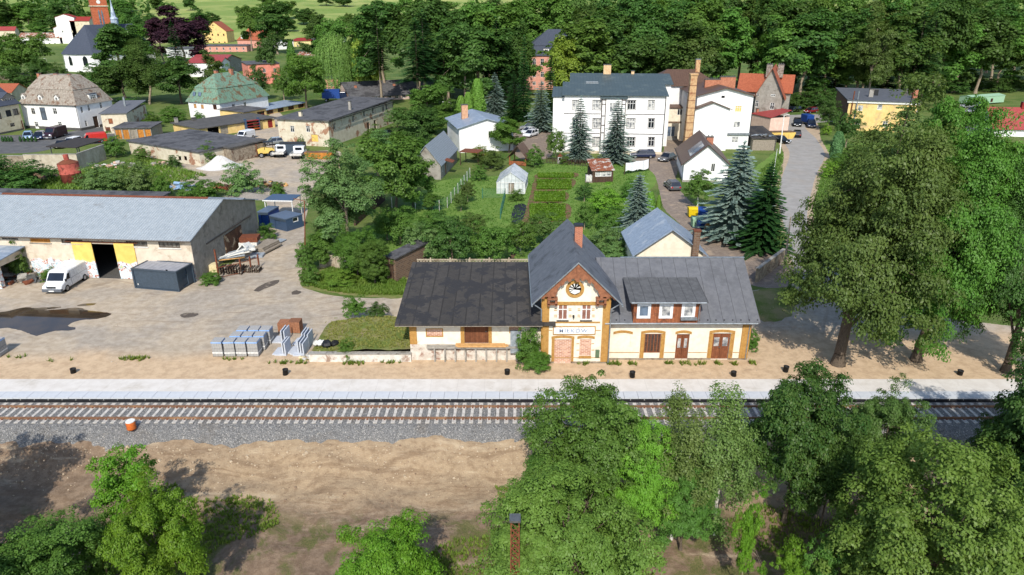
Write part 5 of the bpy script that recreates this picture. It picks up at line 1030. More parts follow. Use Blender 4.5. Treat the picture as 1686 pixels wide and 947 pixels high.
# concrete boundary walls of the parking lot
def wall_run(name, label, pts, h, m, th=.25, cat='wall', cop=True):
    pts = [q if isinstance(q, Vector) else P(*q) for q in pts]; t = thing(name, label, cat, pts[0])
    for a, b in zip(pts[:-1], pts[1:]):
        a, b = a - t.location, b - t.location; d = (b - a).normalized(); n = Vector((-d.y, d.x, 0)) * th; q = MB(); q.prism([a, b, b + n, a + n], (0, 0, h)); s = q.obj('wall_face', m, t)
        if cop: q = MB(); n2 = n.normalized() * .05; q.prism([a - n2 + Vector((0, 0, h + .003)), b - n2 + Vector((0, 0, h + .003)), b + n + n2 + Vector((0, 0, h + .003)), a + n + n2 + Vector((0, 0, h + .003))], (0, 0, .08)); q.obj('coping', MT['concrete'], s)
    return t
wall_run('boundary_wall', 'stained concrete wall between the parking lot and the rusty tank', [(-60, 276), (44, 276)], 2.0, MT['rubble']); wall_run('boundary_wall', 'tall pale concrete wall behind the rusty red tank', [(44, 280), (131, 279), (176, 262)], 2.6, mat('streaked_concrete', (186, 176, 156), (166, 154, 134), 1.2, (104, 96, 84), 1, streak=(1.2, .25, .6)))
cp = B('carport', 'flat black carport roof behind the tall concrete wall', 'carport', P(*cmn(400, 640)), P(*cmn(620, 650))); h = 2.55; v = Vol(cp, 0, cp.L, 0, 7, h); v.roof('flat', .3, mat('carport_felt', (58, 52, 48), (48, 44, 42), 2), .2, t=.15)
for x in (0.2, cp.L - .2):
    for y in (.3, 6.7): q = MB(); q.box(x - .07, x + .07, y - .07, y + .07, 0, h); q.obj('post', MT['steel'], cp.root)
# ------------------------------------------------------------------ left town edge
WW, WP_ = MT['white_wall'], MT['white_paint']
def wins(V, side, lst, w, h, style='c', **k):
    for x, y in lst: V.win(side, x, y, w, h, style, **k)
mn = B('white_manor', 'large white house with weathered mansard roof and three small dormers', 'house', P(43.5, 211), P(134.6, 215.5)); D = mn.local(P(170, 203))[1]; D = max(10, min(D, 16)); h = mn.zat(124, 174, mn.L, 0)
v = Vol(mn, 0, mn.L, 0, D, h); mr = v.roof('mansard', mn.zat(112, 121, mn.L - 5, 5) - h - .3, MT['mansard_old'], .3, a=1.5, r1=.52, deck=2.3)
v.win('F', *cmn(258, 252), 6, 10, 'c', frame=MT['dirty_white']); v.win('F', *cmn(338, 272), 9, 21, 'o', frame=MT['steel'], pane='sky', name='stair_window'); v.win('F', *cmn(427, 252), 6.5, 10); v.win('F', *cmn(285, 355), 5.5, 8.5); v.win('F', *cmn(467, 354), 6, 8.5)
for x, y, hh in ((638, 242, 10), (693, 227, 10), (787, 207, 10), (672, 347, 10)): v.win('R', *cmn(x, y), 3.5, hh)
(a, z) = v.at('R', *cmn(748, 330)); v.doorm('R', a - .7, a + .7, .05, 2.6, MT['wood_dark'])
v.walls(WW, plinth=(.6, MT['concrete_dark'])); v.gutter('F', h - .05, .36, MT['dark_plastic'])
for x, y in ((180, 140), (310, 140), (437, 140)):
    a = mn.hit(*cmn(x, y), v=.3)[0]; d = Vol(mn, a - .55, a + .55, .25, 2.2, h + 1.75, h + .5); d.roof('gv', .45, MT['mansard_old'], .15, t=.07, name='dormer_roof'); d.winm('F', a - .3, a + .3, h + .75, h + 1.6, '2', depth=.04); d.walls(WP_, 'dormer', back=False)
dd = Vol(mn, mn.L - 2.4, mn.L - .2, D * .42, D * .42 + 2.2, h + 1.9, h + .5); dd.roof('flat', .1, MT['blue_slate'], .1, t=.08, name='dormer_roof'); dd.winm('R', D * .42 + .3, D * .42 + 1.9, h + .7, h + 1.7, '3', depth=.04); dd.walls(WP_, 'dormer', back=False)
for x, w_ in ((2.2, .7), (6.5, 1.0), (10.2, .7)): v.chimney(x, D / 2 + (0 if x > 3 else -.5), w_, .6, h + 3, mn.zat(65, 112, 5, D / 2) - 1.2, MT['brick'])
hb = B('beige_house', 'beige house with dark slate roof at the left edge beside the white manor', 'house', P(-70, 236), P(41, 213.5)); h = hb.zat(33, 169, hb.L, 0); v = Vol(hb, 0, hb.L, 0, 9, h); v.roof('gu', 3.6, MT['blue_slate'], .35)
wins(v, 'F', [cmn(-10, 290), cmn(67, 268), cmn(122, 257)], 9, 11, '2', frame=MT['dark_plastic']); v.win('F', *cmn(98, 358), 8, 6, '2', frame=MT['dark_plastic']); a, z = v.at('F', *cmn(185, 360)); v.doorm('F', a - .5, a + .5, .05, 2.1, MT['wood_door']); v.walls(MT['beige_wall'], plinth=(.4, MT['concrete_dark']))
a = hb.hit(*cmn(62, 165), v=.8)[0]; d = Vol(hb, a - 1.5, a + 1.5, .7, 3.2, h + 1.4, h + .3); d.roof('gv', .9, MT['blue_slate'], .2, t=.08, name='dormer_roof'); d.winm('F', a - .9, a - .3, h + .5, h + 1.1, '1', depth=.03); d.winm('F', a + .3, a + .9, h + .5, h + 1.1, '1', depth=.03); d.walls(MT['grey_wall'], 'dormer', back=False)
ws = B('white_outbuilding', 'white outbuilding with peeling gable and long slate blue roof', 'outbuilding', P(*cmn(815, 428)), P(*cmn(1012, 422))); Dw = 15; h = ws.zat(*q1(635, 712), 0, 0); v = Vol(ws, 0, ws.L, 0, Dw, h); v.roof('flat', .9, MT['slate'], .3)
v.win('F', *cmn(862, 330), 7, 9, '2', frame=MT['wood_red'], pane=MT['wood_red']); v.win('F', *cmn(842, 395), 8, 8, 'g', frame=MT['wood_red']); v.walls(MT['peel_wall']); v.chimney(ws.L * .55, 8, .35, .35, h, h + 2.6, MT['zinc'])
# copper roofed house
gh = B('copper_roof_house', 'white house under a big patinated green mansard roof', 'house', P(*q1(1190, 737)), P(*q1(1385, 752))); h = gh.zat(*q1(1380, 645), gh.L, 0); Dg = 17; v = Vol(gh, 0, gh.L, 0, Dg, h); v.roof('mansard', 6.4, MT['copper'], .45, a=1.5, r1=.5)
v.win('F', *q1(1217, 662), 4.5, 7, '2', frame=MT['wood_red'], pane=MT['wood_raw']); v.win('F', *q1(1262, 666), 4.5, 7, '2', frame=MT['wood_red'], pane=MT['wood_raw']); v.win('F', *q1(1340, 668), 6, 8.5, '2', frame=MT['wood_red']); v.winm('R', 4, 5, 2, 3.4); v.winm('R', 8, 9, 2, 3.4); v.walls(MT['white_wall'])
v.chimney(gh.L * .45, 6, .8, .7, h + 4, h + 7, MT['brick']); v.chimney(gh.L * .55, 10, .8, .7, h + 4, h + 7.2, MT['brick'])
for x in (1.6, 3.4): q = MB(); q.prism([(x, .28, h + 1.4), (x + .8, .28, h + 1.4), (x + .8, .62, h + 2.3), (x, .62, h + 2.3)], (0, -.08, 0)); q.obj('roof_window', GL['sky'], v.roof_o)
# church
ch = B('church', 'white church with slate apse roof and a slender spire', 'church', P(88, 117), P(150, 120)); L = ch.L; q = MB(); n = 8; r = L / 2; hw_ = ch.zat(90, 88, 0, 2); ap = [(r + r * math.cos(math.pi + math.pi * i / 5 * 1), r * .9 - r * math.sin(math.pi * i / 5) * .9) for i in range(6)]; ring = ap + [(L, 34), (0, 34)]
q.prism([(x, y, 0) for x, y in ring], (0, 0, hw_)); cw = q.obj('wall', WW, ch.root); q = MB(); pk = (r, r * .9, ch.zat(129, 41, r, r)); e = [(r + (x - r) * 1.05, r * .9 + (y - r * .9) * 1.05, hw_ - .1) for x, y in ap]
for i in range(5): q.poly(e[i], e[i + 1], pk)
b2 = [(L + .4, 34.4, hw_ - .1), (-.4, 34.4, hw_ - .1)]; q.poly(e[5], b2[0], (r, 34.4, pk[2]), pk); q.poly(e[0], pk, (r, 34.4, pk[2]), b2[1]); q.obj('roof', MT['blue_slate'], ch.root)
for i in range(5):
    (x0, y0), (x1, y1) = ap[i], ap[i + 1]; m_ = Vector(((x0 + x1) / 2, (y0 + y1) / 2, 0)); t_ = Vector((x1 - x0, y1 - y0, 0)).normalized(); nn = Vector((t_.y, -t_.x, 0)); nn = nn if nn.dot(m_ - Vector((r, r * .9, 0))) > 0 else -nn; c = m_ + nn * .03; pts = [c + t_ * x + Vector((0, 0, z)) for x, z in ((-.9, 2.6), (.9, 2.6), (.9, 5.4), (.5, 6.1), (0, 6.4), (-.5, 6.1), (-.9, 5.4))]; q = MB(); q.prism(pts, nn * .05); q.obj('window', GL['dark'], cw)
q = MB(); zz = pk[2]; q.lathe([(1.5, zz - 2.5), (1.5, zz + 2.0), (1.7, zz + 2.2), (1.1, zz + 3.0), (.9, zz + 4.0), (.25, zz + 8.5), (.05, zz + 11.5)], 8, (r + 2.5, r + 12, 0)); q.obj('spire', mat('pale_blue_spire', (178, 188, 198), (120, 136, 156), 1.2), ch.root)
# brick tower
tw = P(178, 88); q = MB(); t = thing('church_tower', 'tall red brick church tower with lancet windows', 'tower', tw, R(33)); hs = 4.2; ht = 31; q.box(-hs, hs, -hs, hs, 0, ht); tb = q.obj('shaft', MT['tower_brick'], t)
for sd in ((0, -1), (1, 0)):
    for z0, hh in ((15, 9), (4, 8)):
        for k in (-1, 1): 
            q = MB(); c = Vector((sd[0] * (hs + .02), sd[1] * (hs + .02), 0)); tt = Vector((-sd[1], sd[0], 0)); q.prism([c + tt * (k * .75 + x) + Vector((0, 0, z0 + z)) for x, z in ((-.4, 0), (.4, 0), (.4, hh * .85), (0, hh), (-.4, hh * .85))], Vector((sd[0], sd[1], 0)) * .1); q.obj('lancet_window', GL['sky'] if sd[0] == 0 else GL['dark'], tb)
q = MB(); q.box(-hs - .4, hs + .4, -hs - .4, hs + .4, ht, ht + 1.4); 
for x in (-1, 1):
    for y in (-1, 1): q.lathe([(.9, ht + 1.4), (.9, ht + 4), (.05, ht + 7)], 8, (x * (hs - .4), y * (hs - .4), 0))
q.obj('parapet', MT['grey_slates'], t); q = MB(); q.box(-hs - .5, hs + .5, -hs - .5, hs + .5, 12.8, 13.3); q.obj('string_course', MT['beige_wall'], tb); q = MB(); q.box(-hs - .5, hs + .5, -hs - .5, hs + .5, 25.6, 26.1); q.obj('string_course', MT['beige_wall'], tb)
for s_, z in ((0, 27.8),): q = MB(); q.tube((0, -hs - .02, 28), (0, -hs - .12, 28), 1.0, n=18); q.obj('clock_face', MT['white_paint'], tb)
# generic town house helper: pixels of the front wall base, eave pixel row
def house(name, label, p0, p1, eave, D, roof, rise, rm, wm, wrows=(), cols=0, side=None, ch_=(), over=.35, ww_=.95, wh_=1.35, wr=None, frame=None, base=0, cat='house'):
    ym = max(p0[1], p1[1])
    if ym < 79:   # far ones: keep them on the level ground in front of the hill
        k = P(0, 79).y / P(0, ym).y if ym > 10 else .3; dy = 79 - ym; p0, p1 = (p0[0], p0[1] + dy), (p1[0], p1[1] + dy); rise *= max(k, .3); D *= max(k, .35)
    b = B(name, label, cat, P(*p0), P(*p1)); h = b.zat((p0[0] + p1[0]) / 2, eave, b.L / 2, 0); v = Vol(b, 0, b.L, 0, D, h); v.roof(roof, rise, rm, over, a=1.2)
    for k in wrows:
        for i in range(cols): a = b.L * (i + .5) / cols; v.winm('F', a - ww_ / 2, a + ww_ / 2, h * k, h * k + wh_, '2' if ww_ < 1.2 else '3', frame=frame)
    for sd, n, rows in side or ():
        lo, hi = v.span(sd)
        for k in rows:
            for i in range(n): a = lo + (hi - lo) * (i + .5) / n; v.winm(sd, a - ww_ / 2, a + ww_ / 2, h * k, h * k + wh_, '2')
    for u, vv, z in ch_: v.chimney(u * b.L, vv * D, .7, .6, h + rise * .4, h + rise + z, MT['brick'])
    v.walls(wm); return b, v
OT, RT = MT['orange_tile'], MT['red_tin']
house('town_house', 'long low town house with red tin roof at far left', q1(-60, 228), q1(118, 226), q1(0, 190)[1], 9, 'gu', 3, RT, MT['beige_wall'], (.3,), 6)
house('orange_roof_cottage', 'low orange tiled roof peeping out behind the beige house at the left edge', (-12, 166), (22, 166), 152, 8, 'gu', 2, OT, MT['beige_wall'])
wall_run('churchyard_wall', 'old stone churchyard wall left of the white church', [(-20, 134), (40, 130), (92, 124)], 2.2, MT['rubble'])
house('rusty_roof_hall', 'long hall with streaky rust and white tin roof', q1(130, 262), q1(400, 262), q1(0, 235)[1], 10, 'gu', 3.2, MT['rusty'], WW, (.3,), 8, cat='hall')
house('small_white_house', 'small white house with orange and grey gable roof beside the rusty roofed hall', q1(360, 240), q1(470, 238), q1(0, 175)[1], 9, 'gv', 3.6, OT, WW, (.25, .7), 2)
house('red_roof_house', 'white gabled house with dark red roof behind the church spire', q1(385, 160), q1(500, 160), q1(0, 108)[1], 12, 'gv', 4, MT['red_dark'], WW, (.5,), 2)
house('red_roof_house', 'red roofed house half hidden left of the brick tower', q1(470, 175), q1(590, 175), q1(0, 130)[1], 12, 'gu', 4.5, MT['red_dark'], MT['beige_wall'], (.4,), 3)
house('peeling_house', 'windowless house wall with peeling pinkish plaster beside the copper beech', q1(925, 300), q1(1042, 300), q1(0, 195)[1], 12, 'gu', 2.5, MT['dark_roof'], MT['peel_wall'], ())
house('yellow_gable_house', 'yellow house with steep orange roof and gable windows', q1(1285, 268), q1(1425, 268), q1(0, 195)[1], 15, 'gv', 6.5, OT, MT['yellow_wall'], (.25, .72), 4, frame=MT['wood_red'])
b, v = house('orange_roof_house', 'big house with orange hip roof and white semicircular gable', q1(1490, 325), q1(1660, 325), q1(0, 252)[1], 14, 'hip', 7.5, OT, MT['pink_wall'], (), 4); q = MB(); q.prism([(4.5 + 2.2 * math.cos(math.pi * i / 12), -.1, v.h + 1 + 3.6 * math.sin(math.pi * i / 12)) for i in range(13)], (0, 3, 0)); q.obj('dormer', WP_, b.root); v2 = [v]; q = MB()
for x in (3.6, 5.4): q.box(x - .35, x + .35, -.13, -.1, v.h + 1.4, v.h + 2.7)
q.obj('window', GL['dark'], b.root)
house('pink_row_house', 'long pink two storey row with flat grey roof', q1(1255, 345), q1(1545, 345), q1(0, 288)[1], 10, 'flat', .4, MT['dark_roof'], MT['pink_wall'], (.15, .58), 7)
house('grey_row_house', 'low pale house with dark flat roof left of the pink row', q1(1090, 378), q1(1250, 370), q1(0, 305)[1], 10, 'flat', .5, MT['dark_roof'], WW, (.5,), 3, ch_=((.2, .3, .6),))
house('white_roof_house', 'long low house with pale metal roof right of the brick tower', (186, 66), (214, 66), 52, 9, 'gu', 3, MT['zinc'], WW, (.3,), 4)
house('red_tin_house', 'grey walled house with bright red tin roof behind the green mansard', q1(1395, 470), q1(1515, 440), q1(0, 380)[1], 14, 'gv', 2.4, RT, MT['grey_wall'], (.4,), 3, side=(('L', 4, (.4,)),))
house('red_tin_house', 'lower wing with red roof left of the grey walled red house', q1(1190, 480), q1(1390, 480), q1(0, 392)[1], 9, 'gu', 1.6, RT, WW, (.35,), 5)
house('pink_house', 'salmon pink house with flat roof left of the round green tree', q2(-30, 530), q2(165, 520), q2(0, 400)[1], 11, 'flat', .4, MT['dark_roof'], mat('salmon_render', (214, 136, 116), (200, 122, 104), 1), (.15, .58), 3, ch_=((.85, .3, .8), (.75, .6, .8)))
house('orange_roof_cottage', 'house with red orange hip roof and roof window left of the tall spruce', q2(-40, 300), q2(140, 300), q2(0, 232)[1], 14, 'hip', 6.5, OT, MT['pink_wall'], (.2,), 4, side=(('R', 3, (.2,)),))
house('white_flat_house', 'plain white box house with flat roof behind the willows', q2(120, 335), q2(246, 330), q2(0, 255)[1], 9, 'flat', .3, MT['zinc'], WW, (.5,), 3)
house('yellow_house', 'pale yellow house with dark red hip roof behind the willows', q2(250, 320), q2(372, 316), q2(0, 256)[1], 8, 'hip', 1.8, MT['red_dark'], mat('pale_yellow_render', (228, 210, 150), (216, 196, 134), 1), (.4,), 3)
house('white_long_house', 'white house end peeping out left of the pale willow', q2(374, 310), q2(450, 306), q2(0, 246)[1], 9, 'flat', .3, MT['dark_roof'], WW, (.5,), 2)
house('red_brown_shed', 'low sheds with red brown tin roofs in front of the yellow house', q2(270, 362), q2(440, 362), q2(0, 345)[1], 9, 'gu', 1.4, MT['rusty'], MT['brown_wall'], (), cat='shed')
house('pink_wall_house', 'pink house wall and gate showing left of the pale willow', q2(440, 560), q2(520, 560), q2(0, 490)[1], 7, 'flat', .3, MT['dark_roof'], mat('rose_render', (222, 150, 138), (206, 136, 126), 1.4), (.3,), 1)
house('orange_roof_cottage', 'small orange roof peeping out above the willow', q2(490, 245), q2(560, 245), q2(0, 215)[1], 8, 'gu', 2.6, OT, WW, (), 0)
# long beige building and neighbours
bd_ = P(656, 164, 5.5) - P(543, 199, 5.5); bd_.normalize(); bp = P(*q2(470, 917)); bb = B('long_beige_building', 'long two storey beige building with flat dark roof and peeling end wall', 'building', bp - Vector((bd_.y, -bd_.x, 0)) * 11.2, bp); h = bb.zat(*q2(465, 757), bb.L, 0)
Db = bb.local(P(656, 164, 5.5))[1]; v = Vol(bb, 0, bb.L, 0, Db, h); br = v.roof('flat', .5, MT['dark_roof'], .45, t=.25)
wins(v, 'F', [q2(232, 805), q2(330, 805)], 6.5, 10.5); v.win('F', *q2(372, 862), 11, 12, '1', pane=MT['yellow_door'], frame=MT['wood_raw'], name='yellow_hatch')
for x, y in ((495, 788), (612, 742), (680, 710), (735, 692), (800, 680), (820, 672), (865, 655)): v.win('R', *q2(x, y), 3.2, 10.5, '2', frame=MT['dirty_white'])
for x, y in ((708, 805), (750, 790)): a, z = v.at('R', *q2(x, y)); v.doorm('R', a - .6, a + .6, .05, 2.2, MT['wood_dark'])
v.walls(MT['peel_wall']); v.chimney(3.6, 3, .6, .6, h, h + 1.2, MT['beige_wall']); v.chimney(bb.L - 1.6, 13, .5, .5, h, h + 2.2, MT['concrete']); v.gutter('R', h - .1, .5, MT['dark_plastic'])
house('dark_roof_school', 'long low building with big charcoal roof in front of the wood', q2(600, 640), q2(1195, 605), q2(0, 592)[1], 18, 'gu', 3.4, MT['dark_roof'], mat('rosy_render', (196, 170, 156), (178, 152, 140), 1), (.3,), 14, ch_=((.1, .3, -.6), (.5, .3, -.6), (.8, .5, .4)), cat='building')
house('garage_row', 'row of garages with tin roof and dark red doors left of the round green tree', q2(60, 720), q2(318, 668), q2(0, 665)[1], 7, 'flat', .2, MT['tin'], MT['yellow_wall'], (.05,), 4, ww_=2.4, wh_=2.0, frame=MT['red_dark'], cat='garage')
house('garage_row', 'dark roofed garage behind the shelf rack beside the beige building', q2(-60, 770), q2(75, 745), q2(0, 690)[1], 8, 'flat', .2, MT['dark_roof'], MT['yellow_wall'], (.05,), 2, ww_=2.4, wh_=2.0, frame=MT['red_dark'], cat='garage')
t = thing('box_truck', 'blue box truck parked behind the long beige building', 'truck', P(*q2(500, 632)), R(5)); q = MB(); q.box(-3.5, 1.6, -1.2, 1.2, .9, 3.4); q.obj('cargo_box', MT['blue'], t); q = MB(); q.prism([(1.7, -1.15, .5), (3.6, -1.15, .5), (3.6, -1.15, 1.6), (3.2, -1.15, 2.7), (1.7, -1.15, 2.7)], (0, 2.3, 0)); q.obj('cab', MT['car_blue'], t, bevel=.1)
for x in (-2.4, 2.6):
    for s in (-1, 1): wheel(t, x, s * 1.2, .45, .3)
q = MB(); q.prism([(3.62, -1, 1.6), (3.62, 1, 1.6), (3.24, 1, 2.55), (3.24, -1, 2.55)], (.02, 0, .01)); q.obj('windscreen', GL['dark'], t)
# pink manor in the wood
pm = B('pink_manor', 'pink manor with dark slate mansard roof in the wood', 'manor', P(*q3(100, 560)), P(*q3(460, 560))); h = pm.zat(*q3(170, 348), 4, 0); v = Vol(pm, 0, pm.L, 0, 16, h); v.roof('mansard', pm.zat(*q3(180, 182), 8, 8) - h, MT['blue_slate'], .4, a=1.4, r1=.38)
for x in (150, 200, 250): v.win('F', *q3(x, 388), 6, 11); v.win('F', *q3(x, 465), 5.5, 9); v.win('F', *q3(x, 520), 5, 6)
v.walls(MT['pink_wall'])
for x in (120, 225): a = pm.hit(*q3(x, 315), v=.5)[0]; d = Vol(pm, a - .9, a + .9, .3, 2.6, h + 2.2, h + .5); d.roof('flat', .1, MT['blue_slate'], .1, t=.08, name='dormer_roof'); d.winm('F', a - .6, a + .6, h + .8, h + 2, '2', depth=.04); d.walls(WP_, 'dormer', back=False)
# ------------------------------------------------------------------ garden houses
gd = B('garden_house', 'white house with grey tin roof and brick chimney above the garden', 'house', P(757, 252), P(845, 247.5)); 
h = gd.zat(757, 212, 0, 0) + .1; v = Vol(gd, 0, gd.L, 0, 13, h); v.roof('gv', gd.zat(801, 196, gd.L / 2, 0) - h, MT['tin'], .45)
v.win('F', *q2(1468, 840), 6.5, 11, '2'); v.winm('R', 3, 4, 1, 2.4); v.winm('R', 8, 9, 1, 2.4); v.walls(WW); v.chimney(2.4, 6.5, 1.2, .9, h, h + 3.4, mat('pale_brick', (196, 156, 124), (176, 130, 100), 3))
pg = B('pergola', 'brown flat roofed pergola at the foot of the white garden house', 'pergola', P(757, 272), P(788, 274)); q = MB(); q.box(0, pg.L, 0, 3, 2.3, 2.42); q.obj('roof', MT['rust'], pg.root)
for x in (.1, pg.L - .1):
    for y in (.1, 2.9): q = MB(); q.box(x - .06, x + .06, y - .06, y + .06, 0, 2.3); q.obj('post', MT['wood_dark'], pg.root)
sd = (P(743, 216, 4.8) - P(703, 250, 4.8)).normalized(); p1 = P(726, 296); ud = Vector((sd.y, -sd.x, 0)); c = B('slate_cottage', 'small cottage with steep pale slate roof at the garden edge', 'cottage', p1 - ud * 4.6, p1); h = c.zat(726, 271, c.L, 0); D = c.local(P(762, 266))[1]; v = Vol(c, 0, c.L, 0, min(max(D, 8), 14), h); v.roof('gv', 2.9, MT['grey_slates'], .25)
v.winm('F', 2.0, 2.9, 2.1, 3.0, 'g', frame=MT['wood_grey']); v.doorm('R', 3.6, 4.6, .05, 2.0, MT['wood_red']); v.winm('R', 1.3, 1.9, .9, 1.9, '1'); v.walls(MT['grey_wall']); q = MB(); q.prism([(c.L, 3.2, 2.5), (c.L, 5.0, 2.5), (c.L + 1.4, 5.0, 2.1), (c.L + 1.4, 3.2, 2.1)], (0, 0, .08)); q.obj('porch_roof', MT['rust'], c.root)
g = B('greenhouse', 'white framed old greenhouse with dusty glass roof', 'greenhouse', P(818, 319), P(864, 320)); h = 1.75; D = 6.4; v = Vol(g, 0, g.L, 0, D, h); v.roof('gv', 1.5, mat('dusty_glass', (186, 192, 196), (150, 158, 164), 1.5, (206, 206, 202), .8, rough=.25, spec=.5, seam=('y', .8, .5)), .1, t=.05, name='glass_roof')
a = g.L; v.doorm('F', a * .42, a * .62, .05, 1.72, MT['wood_grey']); gmat = mat('whitewashed_glass', (206, 210, 206), (178, 184, 184), 1.8, rough=.35, plank=('h', .55, .15)); v.walls(gmat, 'glazed_wall'); q = MB()
for i in range(7): x = a * i / 6; q.box(x - .03, x + .03, -.035, -.004, 0, h)
for i in range(9): y = D * i / 8; q.box(a + .004, a + .035, y - .03, y + .03, 0, h)
q.box(-.02, a + .02, -.05, -.004, h - .06, h); q.obj('frame', WP_, g.root)
sh = B('garden_shed', 'garden shed with rusty slatted roof and white lace window', 'garden shed', P(975, 301), P(1009, 300)); h = 1.9; v = Vol(sh, 0, sh.L, 0, 3.6, h); v.roof('flat', 1.1, MT['rusty'], .2, t=.06); v.winm('F', .45, sh.L - .3, .95, 1.7, '3', pane='curtain'); v.walls(MT['wood_dark']); 
t = thing('water_tank', 'white plastic water tank beside the rusty garden shed', 'water tank', P(969, 300)); q = MB(); q.box(-.5, .5, -.5, .5, .15, 1.15); q.obj('tank', MT['dirty_white'], t, bevel=.08); q = MB(); q.box(-.55, .55, -.55, .55, 0, .15); q.obj('pallet', MT['wood_grey'], t); q = MB(); q.tube((0, 0, 1.15), (0, 0, 1.25), .12); q.obj('cap', MT['dark_plastic'], t)
gz = B('gazebo', 'small brown timber gazebo with steep roof behind the greenhouse', 'gazebo', P(838, 272), P(866, 274)); v = Vol(gz, 0, gz.L, 0, 3, 1.6); v.roof('gv', 1.9, MT['brown_tin_y'], .35, t=.08)
for x in (.1, gz.L - .1):
    for y in (.1, 2.9): q = MB(); q.box(x - .07, x + .07, y - .07, y + .07, 0, 1.75); q.obj('post', MT['wood_red'], gz.root)
q = MB(); q.box(0, gz.L, -.02, .02, .1, .8); q.box(gz.L - .02, gz.L + .02, 0.03, 3, .1, .8); q.obj('railing', MT['wood_red'], gz.root)
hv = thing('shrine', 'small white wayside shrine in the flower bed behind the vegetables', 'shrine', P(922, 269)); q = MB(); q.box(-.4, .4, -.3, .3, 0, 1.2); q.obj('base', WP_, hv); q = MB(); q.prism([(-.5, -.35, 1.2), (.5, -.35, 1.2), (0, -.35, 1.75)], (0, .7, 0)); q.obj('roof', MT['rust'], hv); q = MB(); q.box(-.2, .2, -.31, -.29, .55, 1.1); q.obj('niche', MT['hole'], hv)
# ------------------------------------------------------------------ white guesthouse
wb = B('white_guesthouse', 'big white three storey house with grey blue tin roof and rear wing', 'building', P(927, 252), P(1089.5, 254.5)); L = wb.L; h = wb.zat(*q3(400, 597), 2, 0); D = 8.0
GT = MT['green_dark_roof']; FB = MT['half_timber']; v = Vol(wb, 0, L, 0, D, h); v.roof('flat', 1.5, GT, .45, t=.16)
for yy, hh in ((655, 15.5), (770, 16), (885, 15)):
    for x in (407, 540, 757 if yy < 700 else 752, 880): v.win('F', *q3(x, yy), 13.5 if x not in (880, 407) else 10, hh, '3' if x not in (880, 407) else 'c', pane='curtain' if random.random() < .55 else 'dark', surround=(FB, .07))
v.winm('R', 2, 3, h * .7, h * .7 + 1.7); v.walls(WW, plinth=(.5, MT['beige_wall']))
ba, bc = wb.hit(*q3(568, 700), v=-.5)[0], wb.hit(*q3(720, 700), v=-.5)[0]; bv = Vol(wb, ba, bc, -.5, -.006, h - .45); bv.roof('flat', .45, GT, .25, t=.14, name='bay_roof'); m_ = (ba + bc) / 2
for k in (.09, .41, .73): bv.winm('F', m_ - .75, m_ + .75, h * k, h * k + 1.7, '3', pane='curtain')
bv.walls(WW, 'bay_wall', back=False); rs = []
for x in (ba + .08, ba + .75, bc - .75, bc - .08): rs.append((x - .07, x + .07, .5, h - .5))
for z in (h * .37, h * .5, h * .66, h * .86, h * .93): rs += [(ba + .16, ba + .67, z, z + .14), (bc - .67, bc - .16, z, z + .14)]
bv.trim('F', rs, FB, 'timber_frame', .05)
v.trim('F', [(0, ba - .1, z, z + .1) for z in (h * .35, h * .69)] + [(bc + .1, L, z, z + .1) for z in (h * .35, h * .69)], FB, 'string_course', .05); q = MB(); v.sbox(q, 'F', L - .12, L + .02, .5, h - .05, .02, .1); q.obj('downpipe', MT['dark_plastic'], wb.root)
a0 = wb.local(P(909, 251))[0]; av = Vol(wb, a0, -.004, .8, 9, wb.zat(*q3(300, 606), a0, .8)); av.roof('flat', .9, GT, .25, t=.14, name='annex_roof'); av.walls(WW, 'annex_wall')
zr = wb.zat(*q3(450, 515), 3, D + 3); r0, r1 = wb.hit(*q3(385, 500), v=D + 3)[0], wb.hit(*q3(995, 520), v=D + 3)[0]; rv = Vol(wb, r0, r1, D + .5, D + 14, zr); rv.roof('gu', wb.zat(*q3(700, 457), L / 2, D + 9) - zr, GT, .4, t=.15, name='rear_roof')
for x in (870, 920, 960): rv.win('F', *q3(x, 521), 7, 5.5, '2')
rv.walls(WW, 'rear_wall'); zz = rv.h + 2
for x, w_, d_, y in ((605, 1.5, 1.0, 405), (690, .6, .6, 462), (765, .6, .6, 443), (613, .6, .6, 470)): rv.chimney(wb.hit(*q3(x, 440), v=D + 7)[0], D + 7, w_, d_, zz - 1.5, wb.zat(*q3(x, y), L / 2, D + 7), mat('chimney_plaster', (206, 178, 140), (186, 152, 112), 3), pots=0)
dv = Vol(wb, L * .22, L * .22 + 2.3, D - .4, D + 2, zr + .2, zr - 1.4); dv.roof('flat', .1, WP_, .05, t=.06, name='dormer_roof'); dv.walls(MT['pale_blue'], 'dormer', back=False)
# connector + brown-roofed house + chimney stack
cn = B('link_building', 'low beige link with glazed white door between the two white houses', 'building', P(*q3(958, 868)), P(*q3(1092, 868))); h = cn.zat(*q3(1020, 675), 2, 0); v = Vol(cn, 0, cn.L, 0, 6, h); v.roof('flat', 1.3, MT['brown_tin'], .25); v.win('F', *q3(1058, 700), 8, 10, '2'); a, b_, z0, z1 = v.rect('F', *q3(1003, 826), 13, 20); v.winm('F', a, b_, .05, z1, '2', name='glazed_door', pane='sky'); v.walls(MT['cream_wall']); v.trim('F', [(0, cn.L, h * .52, h * .52 + .35)], MT['brown_wall'], 'band', .06)
stp = thing('entrance_steps', 'pale stone steps under the glazed link door', 'steps', P(*q3(1003, 868))); q = MB()
for i in range(4): q.box(-1.1, 1.1, -1.4 + i * .3, 0, i * .16, (i + 1) * .16)
q.obj('steps', MT['concrete'], stp)
